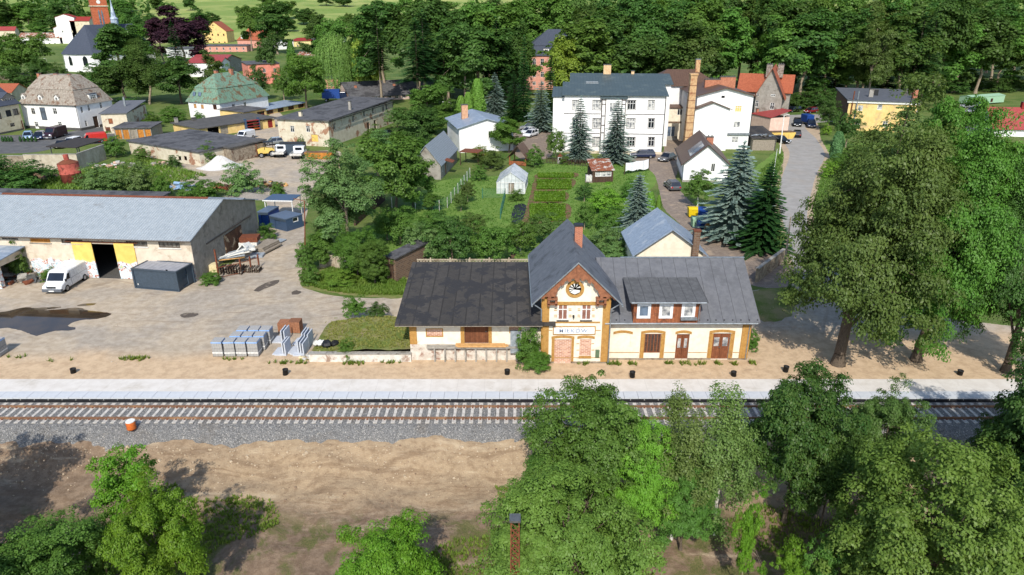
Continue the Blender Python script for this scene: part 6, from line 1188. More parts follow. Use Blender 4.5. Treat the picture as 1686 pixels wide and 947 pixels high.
rb_ = B('cream_house', 'cream three storey house with brown tin roof and brick chimney rows', 'house', P(*crb(238, 690)), P(*crb(662, 690))); L = rb_.L; h = rb_.zat(*crb(700, 278), L, 0) + .15; BT = MT['brown_tin']; v = Vol(rb_, 0, L, 0, 13, h); v.roof('gv', rb_.zat(*crb(480, 218), L / 2, 0) - h + .1, MT['brown_tin_y'], .55, t=.15)
v.win('F', *crb(478, 268), 5.5, 10, '1', frame=FB); v.win('F', *crb(595, 376), 11, 10.5, '3', pane=MT['yellow_door']); v.win('F', *crb(583, 498), 11, 10, '2', pane='curtain'); v.win('F', *crb(569, 617), 11, 9.5, '2', pane='curtain'); v.walls(MT['white_wall']); v.trim('F', [(L * .53, L + .02, v.rect('F', *crb(570, 570), 2, 3)[2], v.rect('F', *crb(570, 570), 2, 3)[3])], MT['zinc'], 'ledge', .35)
pv = Vol(rb_, -.6, L * .56, -1.6, -.004, rb_.zat(*crb(470, 378), L * .55, -1.6)); pv.roof('gv', 1.25, MT['brown_tin_y'], .4, t=.12, name='bay_roof'); pv.walls(MT['white_wall'], 'bay_wall', back=False)
for x, y, w_ in ((392, 168, 3.0), (512, 148, 3.0)): u_, z_ = rb_.hit(*crb(x, y), v=6); v.chimney(u_, 6, w_, .7, h + .5, z_ + .5, mat('row_chimney_brick', (176, 118, 90), (150, 96, 72), 4), pots=8)
bk = Vol(rb_, -6.5, L * .7, 13.02, 22, h + .4); bk.roof('hip', 3, BT, .5, name='rear_roof'); bk.walls(MT['white_wall'], 'rear_wall'); bk.chimney(L * .35, 17, .9, .9, h + 1.5, h + 5.4, MT['yellow_brick'], MT['zinc'])
cs_ = B('chimney_stack', 'tall square yellow brick chimney stack between the white houses', 'chimney stack', P(*q7(1082, 190)), P(*q7(1128, 190))); w_ = cs_.L; ht = cs_.zat(*q3(1130, 488), w_ / 2, 0); q = MB(); a = w_ * .08; q.hexa([(0, 0, 0), (w_, 0, 0), (w_, w_, 0), (0, w_, 0)], [(a, a, ht), (w_ - a, a, ht), (w_ - a, w_ - a, ht), (a, w_ - a, ht)]); q.obj('shaft', MT['yellow_brick'], cs_.root)
q = MB(); q.box(-.02 + a, w_ + .02 - a, -.02 + a, w_ + .02 - a, ht + .003, ht + .5); q.box(a - .15, w_ - a + .15, a - .15, w_ - a + .15, ht + .503, ht + .8); q.obj('crown_moulding', MT['yellow_brick'], cs_.root); q = MB()
for i in range(9): z = ht * (i + 1) / 10; k = a * z / ht; q.box(k - .03, w_ - k + .03, k - .03, w_ - k + .03, z, z + .09)
q.obj('iron_bands', MT['rust'], cs_.root)
p0, p1 = P(*crb(160, 945)), P(1195, 266, 3.0); e0 = P(*crb(150, 862), 3.0); e1 = P(*crb(90, 700), 3.0); vd = (e1 - e0); vd.z = 0; D = min(vd.length, 13); vd.normalize(); ud = Vector((vd.y, -vd.x, 0)); wl_ = (p1 - e0).dot(ud) - .8
bh = B('brown_roof_house', 'low white house with brown tin roof and solar panels', 'house', p0, p0 + ud * wl_); h = 3.1; v = Vol(bh, 0, bh.L, 0, D, h); v.roof('gv', 2.9, MT['brown_tin_y'], .5, t=.12); v.win('F', *crb(398, 830), 6.5, 15, '2', frame=WP_); v.winm('L', 1.2, 2.2, 1, 2.2); v.winm('L', 5, 6, 1, 2.2); v.walls(WW, plinth=(.35, MT['concrete'])); v.chimney(bh.L * .66, D * .55, 1.1, .6, h + 1, h + 2.9, MT['brick'], pots=2); v.gutter('L', h - .2, .55, MT['dark_plastic'], False)
sl = 2.9 / (bh.L / 2)
for k, (a, b_) in enumerate(((.5, 2.6), (2.7, 5.0))): q = MB(); x0, x1 = .9, 2.9; o = .15; q.prism([(x0, a, h + x0 * sl + o), (x1, a, h + x1 * sl + o), (x1, b_, h + x1 * sl + o), (x0, b_, h + x0 * sl + o)], (-.03, 0, .06)); q.obj('solar_panel', MT['solar'] if k else GL['sky'], v.roof_o)
# villa
vl = B('grey_villa', 'grey rendered villa with steep orange tiled roofs', 'villa', P(*crb(700, 528)), P(*crb(903, 540))); L = vl.L; h = vl.zat(*crb(905, 262), L, 0); v = Vol(vl, 0, L, 0, 12, h); v.roof('gv', vl.zat(*crb(755, 60), L / 2, 0) - h, OT, .7, t=.16)
v.win('F', *crb(752, 162), 5.5, 8.5, '1'); wins(v, 'F', [crb(742, 250), crb(868, 252)], 7.5, 11, 'c'); wins(v, 'F', [crb(735, 335), crb(858, 354)], 7, 11, 'c'); v.walls(MT['grey_wall']); cr_ = Vol(vl, -4.2, L + 1.4, 5, 11.5, h + .2); cr_.roof('gu', 3.2, OT, .5, t=.15, name='cross_roof'); cr_.walls(MT['grey_wall'], 'cross_wall')
for u_, y in ((L * .32, 40), (L * .75, 45)): v.chimney(u_, 7, 1.3, .9, h + 3, vl.zat(*crb(700, 30), u_, 7), mat('sooty_plaster', (150, 140, 130), (104, 92, 82), 3), pots=3)
pa_ = B('pink_annex', 'pink annex with flat red roof in front of the grey villa', 'annex', P(*crb(688, 530)), P(*crb(832, 566))); h = pa_.zat(*crb(760, 425), 2, 0); v = Vol(pa_, 0, pa_.L, 0, 5, h); v.roof('flat', 1.4, RT, .15, t=.1); v.walls(mat('pale_pink_render', (214, 186, 168), (200, 170, 152), 1.2)); v.chimney(.4, 1, .4, .4, h, h + 1.2, MT['brick'])
dsh = B('collapsed_shed', 'collapsing shed with black felt roof beside the tall spruces', 'shed', P(*crb(700, 700)), P(*crb(880, 700))); h = 2.3; v = Vol(dsh, 0, dsh.L, 0, 9, h); v.roof('flat', .9, MT['felt'], .3, t=.08); v.walls(MT['wood_grey']); rubble('roof_rubble', 'broken slates piled on the front edge of the black shed roof', dsh.W(dsh.L / 2, 1.2, h + .3), 2.2, .8, .3, [MT['zinc'], MT['concrete_dark']], 30, .3, .8)
# yellow house etc on the right
e0, e1, eb = P(1396, 165, 6.6), P(1516, 169, 6.6), P(1373.7, 144.4, 6.6)
yh = B('yellow_block', 'yellow two storey house with wide flat grey roof', 'house', e0, e1); D = min(22, max(12, yh.local(eb)[1])); v = Vol(yh, .4, yh.L - .4, .4, D - .4, 6.5); v.roof('flat', .4, mat('bitumen_roof', (86, 88, 92), (76, 78, 82), 1.2, rough=.8), .5, t=.22)
for x in (crd(1068, 350), crd(1300, 340)): v.win('F', *x, 8, 9, '1', pane='curtain')
v.winm('F', 2.4, 3.4, 1.0, 2.3); v.winm('F', 8, 9, 1, 2.3); v.walls(MT['yellow_wall']); q = MB(); v.sbox(q, 'L', .4, D - .4, .02, 6.45, .004, .05); q.obj('brick_gable', MT['brown_wall'], yh.root); v.trim('F', [(0, yh.L, 6.05, 6.48)], WP_, 'fascia', .3)
for u_, vv, hh, m in ((5.5, 6, 1.6, MT['concrete']), (7, 9, 1.2, MT['dark_plastic']), (14.5, 6, 1.8, MT['brick']), (13.5, 11, 1.3, MT['concrete_dark'])): v.chimney(u_, vv, .9, .8, 6.7, 6.9 + hh, m)
for u_ in (1.1, 2.0): q = MB(); q.tube((u_, .2, 1), (u_, .2, 8.6), .13, n=8); q.obj('flue_pipe', MT['rust'] if u_ < 1.5 else MT['zinc'], yh.root)
house('red_lean_to', 'tiny red roofed shed behind the yellow block', q4(920, 615), q4(1035, 622), q4(0, 600)[1], 5, 'flat', .6, RT, MT['brown_wall'], (), cat='shed')
mh = B('mobile_home', 'pale green mobile home with brown framed windows at the wood edge', 'mobile home', P(*q4(1300, 660)), P(*q4(1500, 645))); h = mh.zat(*q4(1400, 605), 4, 0); v = Vol(mh, 0, mh.L, 0, 4, h, .35); v.roof('gu', .35, MT['hut_green'], .1, t=.08)
wins(v, 'F', [q4(1312, 632), q4(1373, 629), q4(1428, 626)], 4, 6, '2', frame=MT['rust']); v.walls(MT['hut_green']); q = MB()
for x in (1, mh.L - 1): q.box(x - .2, x + .2, 1, 3, 0, .35)
q.obj('support', MT['concrete_dark'], mh.root)
rh = B('red_roof_cottage', 'white cottage with big red tin roof at the right edge', 'cottage', P(*q4(1432, 850)), P(*q4(1680, 855))); h = rh.zat(*q4(1500, 795), 3, 0); v = Vol(rh, 0, rh.L, 0, 8.5, h); v.roof('gu', 3.6, RT, .5, t=.12); v.winm('L', 3.5, 4.4, 3.6, 4.6); v.winm('L', 2, 3, 1, 2.2); v.walls(MT['white_wall']); v.chimney(7, 4.2, 1.2, .8, h + 3, h + 4.8, MT['red_dark'])
house('grey_flat_garage', 'low garage with flat grey roof in front of the red roofed cottage', q4(1260, 865), q4(1440, 845), q4(0, 835)[1], 7, 'flat', .15, mat('bitumen_garage', (96, 98, 102), (84, 86, 90), 1), MT['grey_wall'], (), cat='garage')
wall_run('brick_wall', 'salmon brick garden wall at the wood edge across the road', [q4(182, 632), q4(346, 632)], 1.7, mat('salmon_brick', (196, 138, 112), (176, 116, 92), 2, brick=((198, 140, 112), (176, 116, 90), (206, 190, 172), .5, .16)), cat='wall'); wall_run('low_wall', 'low whitewashed wall behind the parked black and red cars', [q4(120, 668), q4(330, 664), q4(440, 668)], .8, WW)
# tin-roofed house behind the station wing
bs = B('tin_roof_house', 'small cream house with blue grey tin roof behind the station wing', 'house', (12.5, 66.3, 0), (19.2, 66.3, 0)); v = Vol(bs, 0, bs.L, 0, 7.2, 3.2); v.roof('gv', 2.45, MT['tin'], .45, og=.45, t=.1); v.walls(MT['cream_wall']); v.chimney(bs.L - .95, -.35, .62, .55, 0, 5.6, MT['brown_wall'], MT['rust'])
# ------------------------------------------------------------------ vehicles
def C_(*a, **k): return car(*a, **k)
PC = 'parked cars'
van('maroon delivery van parked in front of the white manor', q1(298, 872), q1(400, 845), MT['car_maroon'], 5.4, 2.0, 2.3)
C_('navy blue car left of the maroon van', q1(232, 880), q1(272, 850), MT['car_blue'], 'estate'); C_('pale blue car behind the small thujas by the beige house', q1(168, 885), q1(190, 846), MT['pale_blue'], 'hatch'); C_('dark car half hidden under the black carport', q1(365, 930), q1(415, 908), MT['car_black'], 'sedan')
van('red van standing behind the carport', q1(530, 898), q1(645, 888), MT['red'], 5.0, 1.9, 2.1, bumper=MT['red']); C_('white car between the carport and the red van', q1(420, 920), q1(490, 900), MT['car_white'], 'suv')
van('small white van by the long yellow shed', q1(1488, 878), q1(1580, 856), MT['car_white'], 4.3, 1.75, 1.8, bumper=MT['dark_plastic']); C_('light car peeping out beside the beige end wall', q2(88, 905), q2(150, 900), MT['car_silver'], 'hatch')
truck('white flatbed truck on the left, tail towards the camera', q2(205, 925), (451, 269), MT['car_white'], 'white flatbed trucks in the yard'); truck('white flatbed truck on the right, by the orange skip', q2(320, 935), (480, 271), MT['car_white'], 'white flatbed trucks in the yard')
t = thing('tractor', 'old yellow forklift tractor beside the flatbed trucks', 'tractor', P(440, 258), R(200)); q = MB(); q.prism([(-1.4, -.7, .7), (1.5, -.7, .7), (1.6, -.7, 1.5), (.2, -.7, 1.7), (-1.4, -.7, 1.5)], (0, 1.4, 0)); q.obj('body', MT['yellow_door'], t, bevel=.06); q = MB()
for x, y in ((-1.2, -.7), (-1.2, .7), (.3, -.7), (.3, .7)): q.tube((x, y, 1.4), (x, y, 2.7), .05)
q.box(-1.35, .45, -.8, .8, 2.7, 2.8); q.obj('cab_frame', MT['dark_plastic'], t); q = MB(); q.tube((1.7, -.4, .3), (1.7, -.4, 2.5), .07); q.tube((1.7, .4, .3), (1.7, .4, 2.5), .07); q.box(1.7, 2.9, -.5, -.35, .3, .4); q.box(1.7, 2.9, .35, .5, .3, .4); q.obj('fork_mast', MT['rust'], t)
for x, r in ((-.9, .62), (1.0, .45)):
    for s in (-1, 1): wheel(t, x, s * .95, r, .3)
t = thing('skip', 'orange open skip beside the right flatbed truck', 'skip', P(528, 261)); q = MB(); q.hexa([(-2.2, -.8, 0), (2.2, -.8, 0), (2.2, .8, 0), (-2.2, .8, 0)], [(-2.7, -.95, 1.2), (2.7, -.95, 1.2), (2.7, .95, 1.2), (-2.7, .95, 1.2)]); q.obj('bin', MT['wood_orange'], t); q = MB(); q.box(-2.5, 2.5, -.8, .8, 1.203, 1.23); q.obj('load', MT['dirt_pile'], t)
t = thing('skip', 'dark grey container box behind the flatbed trucks', 'container', P(484, 254)); q = MB(); q.box(-2.2, 2.2, -1, 1, 0, 2.1); q.obj('box', MT['anthracite'], t, bevel=.03); q = MB(); q.box(-2.25, 2.25, -1.05, 1.05, 2.103, 2.2); q.obj('rim', MT['dark_plastic'], t)
C_('black car in front, parked along the long beige building', q2(718, 910), q2(790, 868), MT['car_black'], 'estate'); C_('black car behind, parked along the long beige building', q2(785, 868), q2(850, 838), MT['car_black'], 'sedan')
C_('white car at the front, parked left of the guesthouse spruce', q3(105, 858), q3(150, 845), MT['car_white'], 'hatch'); C_('white car in the middle, left of the guesthouse spruce', q3(80, 838), q3(150, 828), MT['car_white'], 'sedan'); C_('white car at the back, left of the guesthouse spruce', q3(75, 812), q3(168, 815), MT['car_silver'], 'suv')
C_('navy blue estate car in front of the white guesthouse', q7(770, 225), q7(880, 226), MT['car_blue'], 'estate'); C_('grey car on the drive beside the chimney stack', q7(945, 255), q7(1010, 232), MT['car_grey'], 'sedan'); C_('dark grey car behind the whitewashed fruit tree on the drive', q7(985, 400), q7(1035, 442), MT['car_grey'], 'hatch')
C_('black car parked first by the low white wall', q4(148, 702), q4(228, 694), MT['car_black'], 'estate'); C_('dark red car parked by the low white wall', q4(262, 708), q4(332, 700), MT['car_red'], 'hatch'); C_('black car at the road junction left of the blue trailer', q4(215, 805), q4(210, 765), MT['car_black'], 'suv'); C_('dark car towing the blue trailer', q4(308, 812), q4(292, 775), MT['car_blue'], 'suv'); C_('black car driving away up the road', q4(208, 835), q4(213, 872), MT['car_black'], 'hatch'); C_('dark silver car next to the white lamp post', q4(150, 898), q4(65, 880), MT['car_black'], 'sedan')
C_('silver car near the mobile home, behind', q4(1260, 672), q4(1300, 672), MT['car_silver'], 'hatch'); C_('dark blue car near the mobile home', q4(1310, 668), q4(1365, 668), MT['car_blue'], 'hatch'); C_('light silver car in front near the mobile home', q4(1270, 704), q4(1340, 700), MT['car_silver'], 'sedan')
t = thing('box_trailer', 'blue covered box trailer behind the dark car', 'trailer', P(*q4(272, 775)), R(100)); q = MB(); q.box(-1.4, 1.4, -.9, .9, .6, 2.3); q.obj('cover', MT['blue'], t, bevel=.08); q = MB(); q.box(-1.4, 1.4, -.85, .85, .4, .6); q.box(1.4, 2.6, -.06, .06, .45, .53); q.obj('chassis', MT['steel'], t); wheel(t, 0, .95, .32); wheel(t, 0, -.95, .32)
t = thing('skip', 'long yellow open skip with earth in it beside the road', 'skip', P(*q4(110, 862)), R(4)); q = MB(); q.hexa([(-2.3, -.9, 0), (2.3, -.9, 0), (2.3, .9, 0), (-2.3, .9, 0)], [(-2.8, -1, 1.3), (2.8, -1, 1.3), (2.8, 1, 1.3), (-2.8, 1, 1.3)]); q.obj('bin', MT['yellow_door'], t); q = MB(); q.box(-2.5, 2.5, -.85, .85, 1.303, 1.45); q.obj('load', MT['dirt_pile'], t)
# waste bins under the spruces
def bin_(px, label, m, bell=False, lid=None):
    t = thing('waste_container', label, 'waste container', P(*px), rng_.uniform(-.2, .2), 'waste containers by the spruces'); q = MB(); w_ = .68
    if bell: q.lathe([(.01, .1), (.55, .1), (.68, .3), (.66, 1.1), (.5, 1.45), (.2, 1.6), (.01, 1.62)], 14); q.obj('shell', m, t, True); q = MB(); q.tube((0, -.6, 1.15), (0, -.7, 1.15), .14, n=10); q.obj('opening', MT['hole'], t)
    else:
        q.hexa([(-w_ * .85, -.45, .15), (w_ * .85, -.45, .15), (w_ * .85, .45, .15), (-w_ * .85, .45, .15)], [(-w_, -.55, 1.15), (w_, -.55, 1.15), (w_, .55, 1.15), (-w_, .55, 1.15)]); q.obj('tub', m, t, bevel=.04); q = MB(); q.prism([(-w_, -.6, 1.153), (-w_, .6, 1.153), (-w_, .5, 1.35), (-w_, -.2, 1.4), (-w_, -.6, 1.2)], (2 * w_, 0, 0)); q.obj('lid', lid or m, t, bevel=.03)
        for x in (-.5, .5): q = MB(); q.tube((x - .04, -.3, .09), (x + .04, -.3, .09), .09, n=8); q.tube((x - .04, .3, .09), (x + .04, .3, .09), .09, n=8); q.obj('castor', MT['tyre'], t)
for x, y, l, m, bl_ in ((1137, 597, 'bright yellow waste container at the drive', MT['yellow'], 0), (1195, 598, 'blue waste container behind, next to the yellow one', MT['blue'], 0), (1160, 660, 'pale green bin left of the front blue container', MT['hut_green'], 0), (1198, 685, 'front blue waste container with open lid', MT['blue'], 0), (1240, 708, 'ochre bell shaped waste container', MT['ochre_plastic'], 1), (1275, 715, 'brown bell shaped waste container in the spruce shade', MT['wood_red'], 1)): bin_(q7(x, y), l, m, bl_)
# lamps, posts, fences
def lamp(label, base, top, armx=0, m=None, r=.07, head=True):
    p = P(*base); tp = PY(*top, p.y); t = thing('street_lamp', label, 'street lamp', p); k = tp - p; q = MB(); q.tube((0, 0, 0), (k.x, 0, k.z), r, r * .6, 8); q.obj('pole', m or MT['concrete'], t)
    if head: q = MB(); q.tube((k.x, 0, k.z), (k.x + armx, -.2, k.z + .15), .04, n=6); q.obj('arm', m or MT['concrete'], t); q = MB(); q.box(k.x + armx - .3, k.x + armx + .3, -.35, -.05, k.z + .1, k.z + .24); q.obj('lamp_head', MT['dirty_white'], t, bevel=.04)
lamp('white slanting lamp post beside the road', q8(105, 200), q4(133, 720), .6, MT['white_paint'], .13); lamp('tall lamp post in front of the yellow green thujas', q2(1225, 815), q2(1222, 640), -1.6); lamp('second lamp head among the trees near the beige building', q2(1020, 880), q2(1015, 775), -2.2); lamp('street lamp behind the white manor', q1(305, 455), q1(288, 368), -.6); lamp('small street lamp in front of the white manor', cmn(250, 380), cmn(235, 305), 0, MT['dark_plastic'])
lamp('grey wooden pole at the right end of the station yard', (1289, 458), (1302, 357), 0, MT['wood_grey'], .12, False)
t = thing('lattice_mast', 'rusty steel lattice mast top rising between the foreground trees', 'mast', (PY(848, 860, 24).x, 24, -2.6)); hh = PY(848, 855, 24).z + 2.6; q = MB(); w_ = .17
for x in (-w_, w_):
    for y in (-w_, w_): q.tube((x * 1.3, y * 1.3, 0), (x, y, hh), .035, n=4)
q.obj('leg_angles', MT['rust'], t); q = MB(); z = 0; i = 0
while z < hh - .4:
    for y in (-w_, w_): q.tube((-w_, y, z), (w_, y, z + .35) if i % 2 else (w_, y, z), .02, n=4); q.tube((w_, y, z), (-w_, y, z + .35), .02, n=4)
    z += .35; i += 1
q.obj('bracing', MT['rust'], t); q = MB(); q.box(-.24, .24, -.24, .24, hh, hh + .1); q.obj('cap', MT['steel'], t)
def post_fence(name, label, pts, h, step, pm, net=None, r=.05, cat='fence'):
    pts = [P(*q) for q in pts]; t = thing(name, label, cat, pts[0])
    for a, b in zip(pts[:-1], pts[1:]):
        n = max(1, int((b - a).length / step))
        for i in range(n + 1): c = a.lerp(b, i / n) - t.location; q = MB(); q.tube(c, c + Vector((0, 0, h)), r, n=6); q.obj('post', pm, t)
        for z in (np.linspace(.2, h - .1, net) if net else ()): q = MB(); q.tube(a - t.location + Vector((0, 0, z)), b - t.location + Vector((0, 0, z)), .016, n=4); q.obj('wire', MT['net'], t)
    return t
post_fence('garden_fence', 'green netting fence on white posts across the garden', [q6(855, 540), q6(1150, 560), q6(1200, 540), q6(1340, 350)], 1.6, 2.4, MT['white_paint'], 8); post_fence('garden_fence', 'green netting fence between the lawn and the greenhouse', [q6(1418, 480), q6(1560, 480), q6(1530, 610)], 1.5, 2.5, MT['net'], 8); post_fence('wire_fence', 'tall wire fence at the wood edge behind the brick wall', [q4(200, 600), q4(450, 600), q4(640, 590)], 2.6, 4, MT['steel'], 4); post_fence('picket_rail', 'white pipe railing along the grass beside the road', [q8(85, 205), q8(50, 440)], 1.0, 2.0, MT['white_paint'], 2)
def panel_fence(label, pts, h=1.55, n_=None, m=None):
    pts = [P(*q) for q in pts]; t = thing('concrete_fence', label, 'fence', pts[0]); m = m or MT['concrete_fence']
    for a, b in zip(pts[:-1], pts[1:]):
        n = max(1, round((b - a).length / 2.05)); d = (b - a).normalized(); nr = Vector((-d.y, d.x, 0)) * .06
        for i in range(n + 1): c = a.lerp(b, i / n) - t.location; q = MB(); q.prism([c - d * .07 - nr * 1.4, c + d * .07 - nr * 1.4, c + d * .07 + nr * 1.4, c - d * .07 + nr * 1.4], (0, 0, h + .12)); q.obj('post', m, t)
        for i in range(n):
            s, e = a.lerp(b, i / n) - t.location + d * .075, a.lerp(b, (i + 1) / n) - t.location - d * .075; q = MB()
            for z0, z1 in ((0, .37), (.38, .75), (.76, 1.13)): q.prism([s - nr * .5 + Vector((0, 0, z0)), e - nr * .5 + Vector((0, 0, z0)), e + nr * .5 + Vector((0, 0, z0)), s + nr * .5 + Vector((0, 0, z0))], (0, 0, z1 - z0))
            q.prism([s - nr * .5 + Vector((0, 0, 1.45)), e - nr * .5 + Vector((0, 0, 1.45)), e + nr * .5 + Vector((0, 0, 1.45)), s + nr * .5 + Vector((0, 0, 1.45))], (0, 0, .08)); L_ = (e - s).length; k = 6
            for j in range(k):
                c = s.lerp(e, (j + .5) / k) + Vector((0, 0, 1.29)); ro = .15
                for w in range(10):
                    a0, a1 = w * .6283, (w + 1) * .6283; f = lambda an, r: c + d * math.cos(an) * r + Vector((0, 0, math.sin(an) * r)); q.prism([f(a0, ro), f(a1, ro), f(a1, ro - .06), f(a0, ro - .06)], nr * .8)
            q.obj('panel', m, t)
MT['concrete_fence'] = mat('fence_concrete', (182, 170, 150), (164, 150, 130), 2, (138, 122, 102), 1)
panel_fence('ornamental concrete panel fence behind the goods shed roof', [(646, 449), (870, 449)]); panel_fence('concrete panel fence with rings left of the brick shed, partly hidden by bushes', [(528, 440), (605, 450)]); post_fence('board_fence', 'dark picket fence behind the flower bed of the garden', [q7(225, 262), q7(490, 282)], 1.2, .28, MT['wood_dark'], 2, .06); 
dsr = B('brick_outhouse', 'narrow brick outhouse with dark roof between the bushes at the concrete fence', 'outhouse', P(638, 462), P(646, 464)); v = Vol(dsr, 0, 1.2, 0, 5, 2.6); v.roof('flat', .2, MT['dark_roof'], .2); v.doorm('F', .2, .95, .05, 1.9, MT['wood_dark']); v.walls(MT['brown_wall'])
wall_run('lane_wall', 'dark board wall in the shade of the tall garden trees', [(586, 372), (634, 330)], 1.7, MT['wood_dark'], cop=False); wall_run('stone_wall', 'dark stone retaining wall where the drive meets the station yard', [(1246, 466), (1290, 432)], 1.5, MT['rubble'])
# washing line
t = thing('washing_line', 'white sheets hanging on a line beside the drive', 'washing line', P(1028, 288)); pl, pr_ = P(1028, 288) - t.location, P(1068, 281) - t.location
for p in (pl, pr_): q = MB(); q.tube(p, p + Vector((0, 0, 2.1)), .06); q.obj('post', MT['wood_dark'], t)
q = MB(); q.tube(pl + Vector((0, 0, 2)), pr_ + Vector((0, 0, 2)), .012, n=4); q.obj('line', MT['steel'], t)
for k0, k1, zb in ((.03, .5, .6), (.5, .97, .45)):
    q = MB(); n = 12; vs = []
    for i in range(n + 1): c = pl.lerp(pr_, k0 + (k1 - k0) * i / n); vs += [c + Vector((0, 0, 2 - .12 * math.sin(i / n * 3.1))), c + Vector((.05 * math.sin(i * 1.3), -.25 + .1 * math.sin(i), zb + .15 * math.sin(i * .6)))]
    q.add(vs, [(2 * i, 2 * i + 1, 2 * i + 3, 2 * i + 2) for i in range(n)]); tag(q.obj('sheet', MT['cloth'], smooth=True), 'white bed sheet on the washing line, ' + ('left' if k0 < .3 else 'right') + ' of the pair', 'bed sheet', 'white sheets on the washing line').location = t.location
LF['near_green'] = leafmat('leaves_dome', (84, 114, 46), (106, 134, 60)); LF['dark_olive'] = leafmat('leaves_dark_olive', (46, 74, 32), (80, 96, 40)); LF['bright_deep'] = leafmat('leaves_bright_deep', (68, 102, 38), (90, 122, 48)); LF['silver_dark'] = leafmat('leaves_aspen', (78, 102, 54), (102, 124, 74))
# ------------------------------------------------------------------ vegetation library
BK, BP = MT['bark'], MT['bark_pale']
for i in range(3): make_lib('near%d' % i, 11 + i, LF['mid'], BK, 9, 4.0, 4.3, 4.7, 800, 115, .072, .5, .17, 16, lump=.26, hier=70, fill=.4)
for i in range(2): make_lib('round%d' % i, 21 + i, LF['mid'], BK, 9, 4.6, 4.2, 4.4, 800, 120, .07, .5, .2, 16, lump=.16, fill=.22, hier=90)
for i in range(2): make_lib('big%d' % i, 31 + i, LF['olive'], BK, 18, 7.4, 8.4, 9.5, 1200, 115, .115, 1.0, .55, 24, lump=.3, lean=(2.6, .5), base=.12, hier=90, pear=.4, shift=3.2, low=-.9)
for i in range(4): make_lib('mid%d' % i, 41 + i, LF['mid'], BK, 12, 4.6, 5.2, 6.8, 330, 70, .17, .85, .2, 10, lump=.3, hier=34)
for i in range(4): make_lib('wood%d' % i, 51 + i, LF['dark'], BP, 26, 6.4, 10.5, 15, 380, 62, .36, 1.5, .34, 8, lump=.34, low=-.9, pear=.3, hier=40)
for i in range(2): make_lib('tall%d' % i, 61 + i, LF['silver'], BP, 13, 3.7, 5.8, 7.2, 420, 90, .1, .65, .2, 14, lump=.35, pear=.3, hier=40)
for i in range(3): make_lib('fruit%d' % i, 71 + i, LF['mid'], BP, 4, 2.1, 1.75, 2.25, 150, 75, .075, .4, .1, 10, lump=.35, fill=.4)
for i in range(3): make_lib('bush%d' % i, 81 + i, LF['mid'], BP, 3, 1.8, 2.0, 1.0, 150, 75, .07, .38, .06, 12, shape='bush', low=-.45, lump=.4, fill=.4)
for i in range(2): make_lib('sprig%d' % i, 91 + i, LF['bright'], BP, 5.5, 2.4, 2.6, 3.0, 260, 62, .07, .36, .09, 18, lump=.5, hier=40)
for i in range(2): make_conifer('dspruce%d' % i, 101 + i, LF['spruce'], BK, 16, 3.4, 30, 14, .8, .3, tw=13, power=.78)
for i in range(2): make_conifer('bspruce%d' % i, 103 + i, LF['blue'], BK, 12, 3.2, 28, 17, .55, .22, tw=14, power=.72)
make_conifer('fspruce0', 107, LF['spruce'], BP, 28, 4.6, 32, 12, 1.3, .35, base=.2, r0=.3); make_conifer('fspruce1', 108, LF['spruce'], BP, 28, 4.2, 32, 10, 1.2, .4, base=.4, power=.6, r0=.3, gap=.15)
for i in range(2): make_lib('birch%d' % i, 111 + i, LF['birch'], MT['bark_birch'], 10, 2.2, 4.6, 5.4, 420, 62, .062, .42, .12, 20, lump=.4, flat_=1.7, pear=.35, hier=60, flare=False)
make_weeping('willow0', 113, LF['willow'], BK, 14, 5.6, 900, .2, .4, drop=.95, zb=.04, nseg=34, top=.45)
make_column('thuja0', 121, LF['thuja'], BK, 8, 1.3, 7000, .17); make_column('juniper0', 122, LF['juniper'], BK, 6, 1.0, 5000, .15, .35); make_column('cone0', 123, LF['spruce'], BK, 2.2, .5, 1200, .1, .8)
ALL = list(LIB)
# ------------------------------------------------------------------ foreground trees below the railway
ZF = -2.4
def T(key, base, top, w, label, m=None, name='tree', **k): return tree(key, base, top, w, name, label, m=LF[m] if m else None, **k)
T('sprig0', (228, 892), 730, 140, 'sparse yellow green young tree standing alone on the dirt bank, bottom left', 'bright', z=ZF, name='young_tree'); T('near0', (284, 1010), 808, 158, 'lush lime green tree in the lower left corner, in front of the sparse young one', 'bright', z=ZF); T('near1', (105, 1040), 868, 230, 'dark green leafy tree cut by the bottom edge, left of the lime green one', 'mid', z=ZF); T('sprig1', (188, 985), 850, 80, 'small mid green tree between the dark and the lime green ones at lower left', 'mid', z=ZF, name='young_tree')
T('near2', (648, 1050), 876, 175, 'bright green tree top at the bottom edge left of the lattice mast', 'bright', z=ZF)
T('near0', (965, 866), 632, 212, 'tall mid green tree overlapping the track at the middle of the platform', 'mid', z=ZF); T('near1', (1048, 900), 690, 118, 'yellowish green tree squeezed between the tall mid green one and the birches', 'lime', z=ZF); T('near2', (905, 890), 760, 110, 'small blue green tree at the left foot of the tall mid green one', 'mid', z=ZF)
T('round0', (932, 1005), 782, 300, 'big round tree behind the lattice mast at the bottom edge', 'near_green', z=ZF); T('round1', (1500, 1050), 722, 350, 'largest foreground tree, domed and densely leaved, bottom right', 'near_green', z=ZF)
T('birch0', (1105, 888), 650, 135, 'birch with white trunk showing at its foot, left of the pair', z=ZF, name='birch_tree'); T('birch1', (1175, 880), 636, 130, 'thin birch with white upper trunk, right of the pair', z=ZF, name='birch_tree'); T('near1', (1120, 905), 770, 120, 'leafy bush tree at the foot of the birches', 'mid', z=ZF)
T('near2', (1290, 862), 612, 178, 'dark green tree with yellowish patches right of the birches', 'dark_olive', z=ZF); T('near0', (1350, 870), 690, 80, 'narrow dark tree between the yellow patched one and the big dome', 'dark', z=ZF); T('near0', (1432, 830), 642, 140, 'open dark crowned tree in front of the track behind the big dome', 'olive', z=ZF)
